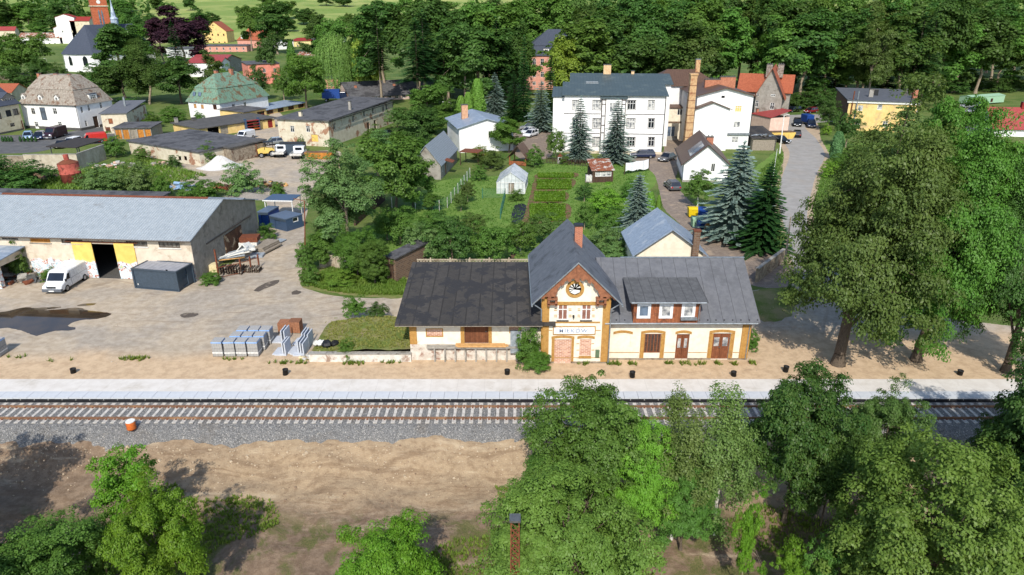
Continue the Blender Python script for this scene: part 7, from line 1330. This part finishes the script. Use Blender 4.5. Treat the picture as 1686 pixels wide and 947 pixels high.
T('near2', (1705, 880), 556, 235, 'tall dark tree at the right edge reaching over the platform end', 'dark', z=ZF); T('near0', (1740, 1000), 740, 220, 'dark leafy tree filling the lower right corner', 'dark', z=ZF); T('near1', (1640, 850), 690, 130, 'deep green tree behind the big dome near the right edge', 'dark', z=ZF)
T('sprig0', (1216, 985), 808, 62, 'slim bright sapling in the shady clearing under the birches', 'bright', z=ZF, name='sapling'); T('sprig1', (1292, 990), 890, 60, 'small bright sapling at the bottom edge right of the slim one', 'bright', z=ZF, name='sapling'); T('sprig0', (1345, 1010), 870, 85, 'light green sapling at the left foot of the big dome', 'mid', z=ZF, name='sapling')
for i, (x, y, h, r) in enumerate(((-33, 27.5, 11, 4.6), (-26, 23, 9, 3.5), (33, 30, 11, 5))): plant('near%d' % (i % 3), Vector((x, y, ZF)), h, r, 'tree', 'tree standing just below the picture whose shadow falls on the dirt bank', group='trees below the frame', m=LF['mid'])
# big lindens behind the platform
T('big0', (1379, 600), 128, 290, 'huge olive green linden with slanting trunk right of the station, left of the two', 'olive', name='linden_tree', rz=0); T('big1', (1508, 594), 190, 232, 'bright green linden with stout trunk, right of the two', 'bright_deep', name='linden_tree', rz=.4); T('big1', (1655, 612), 270, 200, 'dark linden at the right edge beside the sandy yard', 'dark', name='linden_tree', rz=2)
T('mid1', (1615, 420), 230, 140, 'bright green tree behind the right linden', 'bright_deep'); T('mid2', (1482, 262), 176, 92, 'pale grey green tree in front of the yellow block', 'silver'); T('mid0', (1548, 300), 158, 88, 'fresh green tree right of the pale grey green one', 'bright_deep'); T('mid3', (1700, 420), 240, 110, 'dark tree at the right edge below the red roofed cottage', 'dark'); T('mid2', (1640, 290), 228, 100, 'leafy tree in front of the grey flat garage', 'bright_deep'); T('fruit0', (1392, 243), 180, 50, 'round dark bush tree at the left corner of the yellow block', 'dark'); T('fruit1', (1362, 215), 164, 42, 'smaller dark tree by the road junction next to the blue trailer', 'dark'); T('juniper0', (1375, 262), 217, 19, 'clipped columnar juniper beside the road', cat='shrub', name='juniper'); T('bush0', (1366, 292), 266, 32, 'lime green bush on the lawn below the juniper', 'lime', cat='shrub', name='bush'); T('bush1', (1385, 275), 248, 34, 'green hedge bush right of the juniper', 'mid', cat='shrub', name='bush'); T('bush2', (1408, 262), 236, 40, 'dark bush in front of the yellow block', 'dark', cat='shrub', name='bush'); T('bush1', (1360, 222), 203, 18, 'small yellowish bush at the road junction', 'lime', cat='shrub', name='bush')
T('mid3', (1420, 470), 330, 110, 'shady tree between the left linden and the road', 'dark')
# spruces and thujas round the garden
T('bspruce0', (1206, 394), 236, 124, 'large blue spruce by the waste containers', name='blue_spruce'); T('dspruce0', (1252, 412), 272, 100, 'dark green spruce right of the large blue one', name='spruce_tree'); T('bspruce1', (1046, 400), 286, 76, 'blue spruce beside the washing line', name='blue_spruce'); T('thuja0', (1067, 380), 316, 19, 'wider yellow green thuja column left in the pair at the tin roofed house', name='thuja', cat='shrub'); T('thuja0', (1081, 376), 322, 11, 'slimmer yellow green thuja column in the same pair', name='thuja', cat='shrub')
T('bspruce0', (953, 267), 160, 52, 'blue spruce in front of the left half of the white guesthouse', name='blue_spruce'); T('bspruce1', (1013, 268), 164, 62, 'broad blue spruce in front of the guesthouse centre bay', name='blue_spruce'); T('bspruce1', (890, 216), 134, 52, 'blue spruce at the left corner of the white guesthouse', name='blue_spruce'); T('bspruce0', (815, 192), 121, 44, 'blue spruce behind the chimney of the white garden house', name='blue_spruce'); T('dspruce1', (846, 200), 120, 36, 'bluish dark spruce right behind the garden house roof', name='spruce_tree'); T('dspruce0', (862, 200), 62, 34, 'slender dark spruce left of the pink manor', name='spruce_tree'); T('dspruce1', (905, 200), 88, 30, 'dark spruce in front of the pink manor', name='spruce_tree')
T('thuja0', (787, 200), 130, 24, 'tall yellow green thuja left of the blue spruce', name='thuja', cat='shrub'); T('thuja0', (772, 210), 152, 20, 'lower thuja in front, right of its twin', name='thuja', cat='shrub'); T('thuja0', (760, 210), 158, 20, 'lower thuja in front, left of its twin', name='thuja', cat='shrub')
# garden trees and bushes: base x, base y, top, width, colour, kind, label
G = [(574, 428, 228, 128, 'silver_dark', 'tall0', 'tall grey green aspen at the dirt lane'), (548, 420, 305, 56, 'silver_dark', 'tall1', 'lower grey green aspen leaning over the lane'), (652, 352, 226, 125, 'mid', 'mid0', 'broad green tree right of the tall aspen'), (680, 342, 258, 78, 'bright_deep', 'mid1', 'fresh green tree left of the slate cottage'), (625, 300, 215, 80, 'silver', 'tall1', 'pale green tree behind the broad one, near the black cars'),
     (590, 460, 374, 74, 'bright_deep', 'near0', 'bright green tree left of the brick outhouse'), (618, 470, 394, 62, 'mid', 'near1', 'green tree covering the concrete fence'), (505, 455, 398, 36, 'mid', 'fruit0', 'leafy shrub tree at the lane corner'), (540, 440, 372, 62, 'mid', 'mid2', 'tree in the gap of the concrete fence'), (745, 438, 352, 98, 'dark', 'fruit1', 'apple tree in the middle of the orchard row by the fence'), (812, 440, 362, 84, 'mid', 'fruit2', 'apple tree at the right of the orchard row'), (700, 436, 368, 76, 'silver', 'fruit0', 'silvery fruit tree at the left of the orchard row'), (660, 402, 342, 74, 'mid', 'fruit1', 'fruit tree with pale fruit left of the garden lawn'), (715, 400, 345, 60, 'mid', 'fruit0', 'fruit tree behind the silvery one'), (638, 395, 345, 56, 'bright_deep', 'fruit2', 'light fruit tree beside the dark board wall'), (780, 395, 350, 56, 'olive', 'fruit0', 'fruit tree behind the orchard row'),
     (857, 418, 362, 62, 'mid', 'fruit2', 'fruit tree with whitewashed foot left of the station gable roof'), (895, 402, 350, 64, 'olive', 'fruit1', 'round olive fruit tree below the vegetable bed'), (770, 334, 297, 30, 'olive', 'fruit0', 'small fruit tree by the green netting fence, upper one'), (759, 348, 316, 28, 'olive', 'fruit2', 'small fruit tree by the green netting fence, lower one'), (712, 345, 318, 42, 'mid', 'fruit1', 'low fruit tree next to the netting fence corner'), (962, 332, 301, 32, 'dark', 'fruit0', 'small round fruit tree right of the vegetable beds'), (962, 378, 334, 34, 'mid', 'fruit1', 'slim fruit tree lower right of the vegetable beds'), (838, 252, 192, 56, 'bright_deep', 'mid3', 'bright round tree in front of the white garden house'), (915, 264, 211, 40, 'mid', 'fruit2', 'leafy tree on the cobbled forecourt left of the guesthouse spruce'), (1148, 340, 279, 58, 'mid', 'fruit1', 'fruit tree with whitewashed trunk at the white gable house'),
     (706, 204, 138, 68, 'mid', 'mid1', 'green tree in front of the long charcoal roof'), (690, 246, 176, 92, 'dark', 'mid0', 'dense tree above the slate cottage, left one'), (737, 222, 164, 64, 'mid', 'mid2', 'dense tree above the slate cottage, right one'), (655, 215, 178, 48, 'silver', 'fruit0', 'small pale tree against the long beige building'), (665, 285, 218, 66, 'mid', 'mid3', 'tree beside the black parked cars'), (505, 178, 90, 78, 'bright_deep', 'mid0', 'round green tree left of the willows'), (468, 165, 110, 40, 'mid', 'fruit1', 'tree left of the round green one')]
BU = [(789, 297, 272, 28, 'mid', 'round green bush on the lawn right of the slate cottage'), (997, 348, 303, 62, 'lime', 'large yellowish bush below the rusty garden shed'), (1008, 380, 336, 58, 'mid', 'tall bush left of the washing line spruce'), (1000, 418, 372, 64, 'silver', 'pale bush behind the station roof, left of the tin roof'), (1012, 428, 392, 52, 'silver', 'pale flowering bush against the tin roofed house'), (1035, 330, 292, 34, 'mid', 'bush at the end of the washing line'), (790, 264, 240, 26, 'yellow', 'golden yellow bush at the garden house wall'), (809, 278, 240, 46, 'olive', 'olive bush right of the pergola'), (881, 274, 237, 32, 'mid', 'round bush right of the timber gazebo'), (850, 330, 312, 26, 'mid', 'bush at the right foot of the greenhouse'), (190, 258, 217, 40, 'mid', 'bush growing over the ruin roof edge by the carport'), (235, 265, 239, 28, 'mid', 'bush at the ruin wall, left of its small windows'), (288, 277, 256, 24, 'dark', 'dark bush in front of the small ruin windows'), (343, 270, 232, 30, 'mid', 'bush at the corner of the ruin next to the white gravel heap'), (170, 316, 270, 78, 'silver', 'wide pale bush right of the rusty tank'), (231, 317, 267, 58, 'silver', 'tall pale bush in the rubble behind the warehouse'), (270, 324, 281, 32, 'bright_deep', 'bright bush right of the tall pale one'), (333, 328, 291, 64, 'mid', 'wide bush behind the warehouse ridge end'), (402, 320, 268, 62, 'silver', 'feathery pale bush alone in the upper yard'), (22, 312, 255, 120, 'dark', 'dark bush at the left edge behind the warehouse'), (348, 468, 446, 32, 'bright_deep', 'small bright bush at the warehouse corner post'), (441, 394, 369, 29, 'mid', 'bush between the warehouse and the blue hut'), (38, 456, 398, 38, 'mid', 'bush growing from the tin shed scrap'), (87, 458, 440, 38, 'bright_deep', 'low green bush behind the white van'), (585, 520, 488, 40, 'bright_deep', 'bright bush on the far edge of the grassy bank'), (623, 522, 496, 34, 'dark', 'reddish dark bush next to the bright one on the grassy bank'), (572, 590, 555, 27, 'bright_deep', 'slim bush at the low ramp wall'), (870, 602, 540, 50, 'bright_deep', 'bushy vine climbing at the left corner of the station gable'), (885, 606, 575, 50, 'bright_deep', 'low part of the vine in front of the gable corner'), (1237, 577, 540, 24, 'bright_deep', 'bush behind the right end of the station wing'), (610, 452, 416, 66, 'lime', 'yellow green bush in front of the concrete fence'), (560, 470, 444, 60, 'weed', 'tall grassy weeds in front of the concrete fence'), (512, 468, 430, 34, 'mid', 'bush by the rusty lamp post foot'), (458, 322, 300, 26, 'mid', 'low bush beside the feathery one'), (615, 238, 205, 34, 'mid', 'bush at the wall of the long beige building'), (497, 250, 222, 14, 'mid', 'small tree shoot at the beige end wall'), (220, 190, 160, 50, 'dark', 'bush behind the white outbuilding'), (252, 210, 184, 34, 'bright_deep', 'bright bush right of the white outbuilding'), (285, 200, 172, 42, 'mid', 'bush between the outbuilding and the copper roofed house'), (415, 180, 155, 38, 'silver', 'pale bush in front of the copper roofed house'), (328, 198, 182, 16, 'mid', 'small bush at the copper roofed house wall'), (1110, 150, 128, 44, 'bright_deep', 'green bushes behind the guesthouse rear wing'), (1318, 176, 158, 40, 'mid', 'bush at the low white wall by the wood'), (1298, 500, 462, 24, 'mid', 'bush at the foot of the grey wooden pole'), (700, 262, 228, 70, 'bright_deep', 'leafy bush behind the slate cottage ridge'), (930, 270, 258, 22, 'mid', 'flower bush beside the shrine')]
for i, (x, y, t_, w_, m, k, l) in enumerate(G):
    o = T(k, (x, y), t_, w_, l, m)
    if 'whitewashed' in l: [c for c in o.children if c.name.startswith('trunk')][0].material_slots[0].link = 'OBJECT'; [c for c in o.children if c.name.startswith('trunk')][0].material_slots[0].material = MT['whitewash']
for i, (x, y, t_, w_, m, l) in enumerate(BU): T('bush%d' % (i % 3), (x, y), t_, w_, l, m, cat='shrub', name='bush', z=(.6 if 'grassy bank' in l else 0))
for i in range(4): T('cone0', (q1(20 + i * 19, 885)), q1(0, 850)[1], 4.6, 'small clipped thuja in the left row at the parking lot', name='thuja', cat='shrub', group='left row of small thujas')
for i in range(5): T('cone0', (q1(130 + i * 24, 885)), q1(0, 850)[1], 4.6, 'small clipped thuja in the right row at the parking lot', name='thuja', cat='shrub', group='right row of small thujas')
# ------------------------------------------------------------------ town trees and the wood, by distance
def TY(key, px, top, w, Y, name, label, m=None, group=None, cat='tree'):
    p = PY(px, top + 25, Y); g = float(hgt(np.array([p.x]), np.array([Y]))[0]); p.z = g; zc = Y * CP + (CZ - g) * SP; h = max(3, PY(px, top, Y).z - g)
    return plant(key, p, h, w / 2 * zc / F, name, label, cat, group, m=LF[m] if m else None)
TW = [(192, 40, 78, 255, 'wood1', 'dark', 'broad dark tree in front of the church nave'), (212, 42, 60, 270, 'wood2', 'bright_deep', 'fresh green tree right of the church apse'), (200, 98, 86, 205, 'mid1', 'dark', 'dark tree right of the white manor roof'), (165, 105, 60, 210, 'mid2', 'dark', 'dark hedge tree behind the white manor'), (290, 92, 76, 205, 'mid3', 'dark', 'dark tree between the birch and the copper roofed house'), (40, 56, 76, 265, 'mid0', 'mid', 'wide green tree left of the church apse'), (5, 62, 50, 270, 'mid2', 'dark', 'dark green tree at the left edge below the town roofs'), (66, 92, 36, 240, 'mid3', 'dark', 'shady tree above the white manor chimney'), (292, 10, 78, 330, 'wood0', 'copper', 'dark purple copper beech in the town'), (262, 30, 50, 345, 'wood1', 'copper', 'smaller purple beech left of the large copper beech'), (285, 35, 34, 300, 'dspruce0', None, 'dark spruce in front of the copper beech'), (222, 14, 36, 380, 'wood3', 'dark', 'dark tree right of the brick tower'), (345, 84, 44, 208, 'mid2', 'dark_olive', 'brownish green tree in front of the red tin roof'), (375, 105, 30, 200, 'fruit2', 'mid', 'small tree left of the green copper ridge'), (442, 52, 38, 265, 'mid1', 'dark', 'dark tree right of the orange hip roof'), (450, 4, 56, 400, 'wood2', 'dark', 'tall dark trees at the end of the yellow field'), (520, 22, 52, 330, 'mid3', 'dark', 'dense dark tree behind the white long house'), (480, 68, 16, 260, 'thuja0', 'mid', 'small upright tree before the yellow house'), (408, 10, 36, 420, 'wood1', 'mid', 'tree above the orange gable house'), (330, 12, 34, 440, 'wood3', 'dark', 'tree behind the yellow gable house'), (118, 18, 26, 560, 'wood2', 'dark', 'tree left of the brick tower'), (90, 6, 40, 560, 'wood0', 'dark', 'dark tree behind the red roofs, left'), (45, 4, 44, 560, 'wood1', 'mid', 'mid green tree behind the long red roof'), (8, 4, 50, 560, 'wood3', 'dark', 'dark tree at the upper left corner'), (196, 10, 26, 430, 'wood0', 'mid', 'tree peeping out right of the brick tower top'), (116, 4, 36, 560, 'fspruce0', None, 'far spruce left of the spire'), (545, 30, 60, 300, 'mid1', 'mid', 'tree behind the grey willow'), (96, 104, 40, 232, 'fruit0', 'dark', 'dark bush tree at the churchyard wall, right one'), (30, 108, 50, 228, 'fruit1', 'dark', 'dark bush tree at the churchyard wall, left one'), (150, 112, 50, 222, 'fruit2', 'dark_olive', 'low hedge tree between the church and the white manor'), (240, 96, 44, 215, 'mid0', 'dark', 'shady tree behind the weeping birch'), (425, 108, 40, 215, 'fruit1', 'dark', 'dark tree behind the copper roof ridge')]
for x, t_, w_, Y, k, m, l in TW: TY(k, x, t_, w_, Y, 'spruce_tree' if 'spruce' in k else 'tree', l, m)
T('willow0', (555, 158), 56, 74, 'grey green weeping willow, left of the two', name='willow_tree'); T('willow0', (607, 156), 60, 64, 'yellow green weeping willow, right of the two', 'willow2', name='willow_tree', rz=2); T('birch0', (247, 172), 64, 84, 'weeping birch with pale limbs behind the white outbuilding', 'olive', name='birch_tree', bark=MT['bark_pale'])
rw = random.Random(5); MW = ['dark', 'dark', 'mid', 'dark_olive', 'mid', 'olive']; LW = {'dark': 'tall dark green broadleaf tree', 'mid': 'tall mid green broadleaf tree', 'dark_olive': 'tall brownish green broadleaf tree', 'olive': 'tall pale olive broadleaf tree'}
def wood(xs, Y, h, where, kinds=('wood0', 'wood1', 'wood2', 'wood3'), w=(13, 18)):
    for x in xs:
        k = rw.choice(kinds); m = rw.choice(MW); YY = Y + rw.uniform(-7, 7); p = PY(x + rw.uniform(-10, 10), 60, YY); g = float(hgt(np.array([p.x]), np.array([YY]))[0]); p.z = g; sp = 'spruce' in k
        l = ('tall dark spruce ' if sp else LW[m] + ' ') + where
        plant(k, p, rw.uniform(*h), rw.uniform(*w) / 2 * (.62 if sp else 1), 'spruce_tree' if sp else 'tree', l, 'tree', l, m=None if sp else LF[m])
K5 = ('wood0', 'wood1', 'wood2', 'wood3', 'fspruce0'); K6 = ('wood0', 'wood1', 'wood2', 'fspruce0', 'fspruce1')
wood(range(690, 850, 34), 186, (20, 25), 'in the wood behind the charcoal school roof', K6); wood(range(640, 850, 34), 214, (24, 28), 'in the wood behind the charcoal school roof', K5); wood(range(680, 850, 36), 246, (26, 30), 'in the wood behind the charcoal school roof')
wood(range(965, 1180, 36), 190, (22, 27), 'in the wood behind the guesthouse'); wood(range(965, 1220, 38), 218, (25, 30), 'in the wood behind the guesthouse'); wood(range(880, 1240, 40), 262, (27, 31), 'in the wood behind the guesthouse')
wood(range(1290, 1530, 34), 202, (20, 26), 'in the wood behind the villa and the yellow block', K5); wood(range(1250, 1560, 38), 228, (24, 29), 'in the wood behind the villa and the yellow block'); wood(range(1180, 1580, 40), 258, (26, 31), 'in the wood behind the villa and the yellow block')
wood(range(1560, 1760, 36), 236, (22, 27), 'in the wood at the upper right'); wood(range(1560, 1780, 40), 268, (26, 31), 'in the wood at the upper right'); wood(range(1560, 1800, 44), 300, (28, 32), 'in the wood at the upper right')
TY('wood2', 930, 60, 52, 178, 'tree', 'yellow green tree right of the pink manor', 'yellow'); TY('fspruce1', 620, 14, 44, 196, 'spruce_tree', 'tall dark spruce behind the right willow'); TY('fspruce1', 684, 34, 60, 178, 'spruce_tree', 'spruce with a bare white lower trunk behind the charcoal roof'); TY('wood3', 846, 40, 60, 200, 'tree', 'dark tree shading the pink manor roof', 'dark'); TY('wood1', 1155, 62, 52, 182, 'tree', 'pale olive tree behind the brown rear roof', 'olive'); TY('fspruce1', 1520, 24, 60, 196, 'pine_tree', 'bare stemmed pine leaning at the dark clearing'); TY('tall0', 1450, 16, 70, 192, 'tree', 'pale tree with two bare stems behind the yellow block', 'olive'); TY('wood0', 590, 40, 70, 230, 'tree', 'mid green tree behind the willows', 'mid')
for i, (x, Y) in enumerate(((1300, 192), (1330, 196), (1362, 194), (1395, 200), (1440, 205), (1490, 208), (1530, 214), (1570, 232), (1600, 240), (1640, 236), (1670, 240), (1210, 186), (1160, 178), (1130, 172), (1185, 182))): p = PY(x, 140, Y); p.z = 0; plant('bush%d' % (i % 3), p, 4.5 + i % 3, 4 + i % 2, 'bush', 'undergrowth bush along the dark edge of the wood', 'shrub', 'undergrowth at the wood edge', m=LF['dark'])
fl = 'small tree of the far hedgerows below the yellow fields'
for i in range(70): x = rw.uniform(-40, 700); Y = rw.choice((540, 570, 600, 640, 760)) + rw.uniform(-15, 15); m = rw.choice(('dark', 'mid', 'dark')); p = PY(x, 200, Y); p.z = float(hgt(np.array([p.x]), np.array([Y]))[0]) - .5; plant(rw.choice(('mid0', 'mid1', 'mid2', 'mid3')), p, rw.uniform(8, 15), rw.uniform(5, 9), 'tree', fl, group='far hedgerow trees', m=LF[m])
# far woods on the ridge: one mass
rng = np.random.default_rng(9); n = 900; X = rng.uniform(-700, 900, n); Y = rng.uniform(640, 1250, n); keep = (np.sin(X * .012 + 1) + np.sin(Y * .014 + X * .006) > .55) | (X > 120); X, Y = X[keep], Y[keep]; Z = hgt(X, Y); Vs = []
for x, y, z in zip(X, Y, Z):
    c = np.array([x, y, z + 6]) + unit(rng, 46) * np.array([8, 8, 7]) * rng.uniform(.7, 1.05, (46, 1)); N = (c - np.array([x, y, z + 4])) / 7 + rng.normal(size=(46, 3)) * .3; Vs.append(quads(c, N, rng.uniform(1.6, 2.8, 46), rng, .7))
o = bpy.data.objects.new('far_woods', np_mesh('far_woods', np.concatenate(Vs), 4, LF['dark'])); COL.objects.link(o); tag(o, 'dark far woods on the hills beyond the town', 'woods', kind='stuff')
# ------------------------------------------------------------------ grass, weeds, stones
def tufts(name, label, pts, hgt_, m, n=7, cat='grass', wd=.03):
    rng = np.random.default_rng(len(pts)); p = np.repeat(np.array(pts), n, 0); k = len(p); a = rng.uniform(0, 6.28, k); h = hgt_ * rng.uniform(.5, 1.3, k); b = p + np.stack([np.cos(a), np.sin(a), 0 * a], 1) * rng.uniform(0, .12, k)[:, None]
    tip = b + np.stack([np.cos(a) * h * .5, np.sin(a) * h * .5, h], 1); s = np.stack([-np.sin(a), np.cos(a), 0 * a], 1) * (wd * rng.uniform(.6, 1.4, k))[:, None]; md = (b + tip) / 2 + np.array([0, 0, .12]) * h[:, None]
    V = np.stack([b - s, b + s, md + s * .8, tip], 1).reshape(-1, 3); o = bpy.data.objects.new(name, np_mesh(name, V, 4, m)); COL.objects.link(o); return tag(o, label, cat, kind='stuff')
def inpoly(poly, n, seed, world=False):
    r = random.Random(seed); q = [(p.x, p.y) for p in (P(*a) for a in poly)]; xs, ys = zip(*q); out = []
    while len(out) < n:
        x, y = r.uniform(min(xs), max(xs)), r.uniform(min(ys), max(ys)); c = False; j = len(q) - 1
        for i in range(len(q)):
            if (q[i][1] > y) != (q[j][1] > y) and x < (q[j][0] - q[i][0]) * (y - q[i][1]) / (q[j][1] - q[i][1]) + q[i][0]: c = not c
            j = i
        if c: out.append((x, y, .01))
    return out
tufts('grass', 'long grass on the verge before the concrete fence', inpoly([(498, 468), (545, 440), (668, 455), (667, 486), (600, 486), (545, 480)], 3000, 1), .32, LF['weed'])
r = random.Random(4); bk_ = [(x, y, float(rz_(np.array([x]), np.array([y]))[0])) for x, y in ((r.uniform(gx0, xr - .3), r.uniform(49.6, 56.6)) for _ in range(1500))]; tufts('grass', 'dry patchy grass on the bank beside the goods shed', bk_, .11, LF['dry'])
tufts('grass', 'lawn grass between the orchard trees', inpoly([(560, 430), (640, 436), (880, 440), (1040, 436), (1060, 340), (1070, 270), (905, 268), (820, 290), (740, 295), (660, 340), (600, 380)], 9000, 2), .14, LF['bright_deep'], 5)
fg = []
while len(fg) < 7000:
    x, y = r.uniform(-32, 34), r.uniform(27, 36.5); k = math.sin(x * .31 + 1) + math.sin(y * .9 + x * .23) + math.sin(x * .8 - y * .5) * .6 + (34.2 - y) * .16 + (.9 if x > 3 else 0)
    if k > 1.0: fg.append((x, y, float(hgt(np.array([x]), np.array([y]))[0])))
tufts('weeds', 'low weeds and grass on the ground below the dirt bank', fg, .17, LF['weed'], 7, 'weeds', .035)
tufts('grass', 'tall grass along the road and its lawns', inpoly([(1240, 290), (1290, 250), (1282, 345), (1290, 390), (1245, 385)], 1500, 6) + inpoly([(1345, 290), (1362, 262), (1420, 245), (1430, 330), (1400, 430), (1338, 350)], 2500, 7), .3, LF['bright_deep'], 5)
up = inpoly([(60, 300), (130, 285), (230, 262), (300, 280), (340, 290), (250, 312), (150, 316), (40, 312)], 2600, 8); tufts('weeds', 'weeds in the rubble field behind the warehouse', up, .5, LF['weed'], 6, 'weeds', .06)
vg = []
for (x0, x1, y0, y1, rows) in ((886, 944, 287, 293, 4), (884, 940, 298, 312, 6), (880, 930, 318, 332, 6), (872, 930, 339, 364, 9)):
    for i in range(rows):
        y = y0 + (y1 - y0) * i / max(1, rows - 1)
        for k in range(60): p = P(x0 + (x1 - x0) * (k + r.random()) / 60, y); vg.append((p.x, p.y + r.uniform(-.12, .12), .02))
tufts('vegetables', 'rows of leafy vegetables in the garden beds', vg, .32, LF['bright'], 8, 'vegetables', .07)
wl_ = [(x, 48.75 + r.uniform(-.25, .2), 0) for x in [c + r.gauss(0, .22) for c in (7.8, 8.3, 9.5, 12.3, 13.6, 14.8, 16.2, 17.6, 18.8, 2.2, 5.6) for _ in range(8)]] + [(c + r.gauss(0, .5), 48.85 + r.gauss(0, .12), 0) for c in (-18, -16.8, -13, -12.2, -9.5) for _ in range(9)] + [(c + r.gauss(0, .5), d + r.gauss(0, .12), 0) for c, d, n_ in ((P(222, 591).x, P(222, 591).y, 16), (P(215, 592).x, P(215, 592).y, 8), (P(30, 589).x, P(30, 589).y, 4), (P(90, 595).x, P(90, 595).y, 3), (P(370, 592).x, P(370, 592).y, 6)) for _ in range(n_)]
tufts('weeds', 'weeds along the foot of the station and the ramp wall', wl_, .26, LF['weed'], 9, 'weeds', .04)
def stones(name, label, pts, s0, s1, m):
    q = MB()
    for x, y, z in pts:
        s = r.uniform(s0, s1) * (2.2 if r.random() < .06 else 1); a = r.uniform(0, 6.28); c = [(x + s * math.cos(a + k * 1.5708) * r.uniform(.7, 1.2), y + s * math.sin(a + k * 1.5708) * r.uniform(.5, 1), z - s * .2) for k in range(4)]; q.hexa(c, [(x + (cx - x) * .6, y + (cy - y) * .6, z + s * r.uniform(.4, .8)) for cx, cy, _ in c])
    return tag(q.obj(name, m), label, 'stones', kind='stuff')
def gz_(x, y): return float(hgt(np.array([x]), np.array([y]))[0])
stones('stones', 'pale stones scattered over the dirt bank below the ballast', [(x, y, gz_(x, y)) for x, y in ((r.uniform(-34, 8), 39.4 - abs(r.gauss(0, 1.6))) for _ in range(900))], .02, .08, mat('pale_stone', (186, 170, 146), (150, 132, 108), 4))
stones('stones', 'clods of soil on the dirt bank', [(x, y, gz_(x, y)) for x, y in ((r.uniform(-34, 10), r.uniform(33, 39.3)) for _ in range(900))], .015, .06, mat('soil_clod', (140, 120, 100), (118, 98, 80), 3))
stones('ballast_chips', 'loose ballast chips along the track', [(x, y, float(bz(np.array([x]), np.array([y]))[0])) for x, y in ((r.uniform(-37, 38), r.choice((r.uniform(38.8, 40.9), r.uniform(38.8, 43.4)))) for _ in range(6000))], .018, .045, gravel_mat('ballast_chip', (150, 147, 143), (108, 106, 104), (190, 182, 170)))
stones('stones', 'small stones on the sandy yard', [(x, y, .008) for x, y in ((r.uniform(-36, 34), r.uniform(46.5, 60)) for _ in range(1400)) if not (-9.5 < x < 19.5 and y > 48.4)], .015, .05, mat('yard_stone', (180, 168, 150), (140, 128, 112), 4))
# ------------------------------------------------------------------ light, sky, camera
w = bpy.data.worlds.new('World'); S.world = w; w.use_nodes = True; nt = w.node_tree
sk = nt.nodes.new('ShaderNodeTexSky'); sk.sky_type = 'NISHITA'; sk.sun_disc = False
EL, AZ = R(42), R(2.0)
sk.sun_elevation = EL; sk.sun_rotation = math.pi + AZ; sk.air_density = 1.0; sk.dust_density = 1.0; sk.altitude = 400
bg = nt.nodes['Background']; nt.links.new(sk.outputs[0], bg.inputs[0]); bg.inputs[1].default_value = .15
sl_ = bpy.data.lights.new('sun', 'SUN'); sl_.energy = 3.4; sl_.angle = R(.53); sl_.color = (1, .95, .87)
so = bpy.data.objects.new('sun', sl_); COL.objects.link(so)
so.rotation_euler = Vector((math.sin(AZ) * math.cos(EL), math.cos(AZ) * math.cos(EL), -math.sin(EL))).to_track_quat('-Z', 'Y').to_euler()
so.location = (0, -40, 80)
cam = bpy.data.cameras.new('camera'); co = bpy.data.objects.new('camera', cam); COL.objects.link(co)
cam.sensor_width = 36; cam.lens = 36 * F / 1686; cam.clip_end = 6000; cam.clip_start = .5
co.location = (0, 0, CZ); co.rotation_euler = (R(90) - PITCH, 0, 0); S.camera = co
S.view_settings.view_transform = 'Standard'; S.view_settings.look = 'None'; S.view_settings.exposure = .58; S.view_settings.gamma = 1
S.render.resolution_x, S.render.resolution_y = 1024, 575
S.cycles.max_bounces = 5; S.cycles.diffuse_bounces = 2; S.cycles.glossy_bounces = 2; S.cycles.transmission_bounces = 3; S.cycles.transparent_max_bounces = 4
S.cycles.caustics_reflective = False; S.cycles.caustics_refractive = False
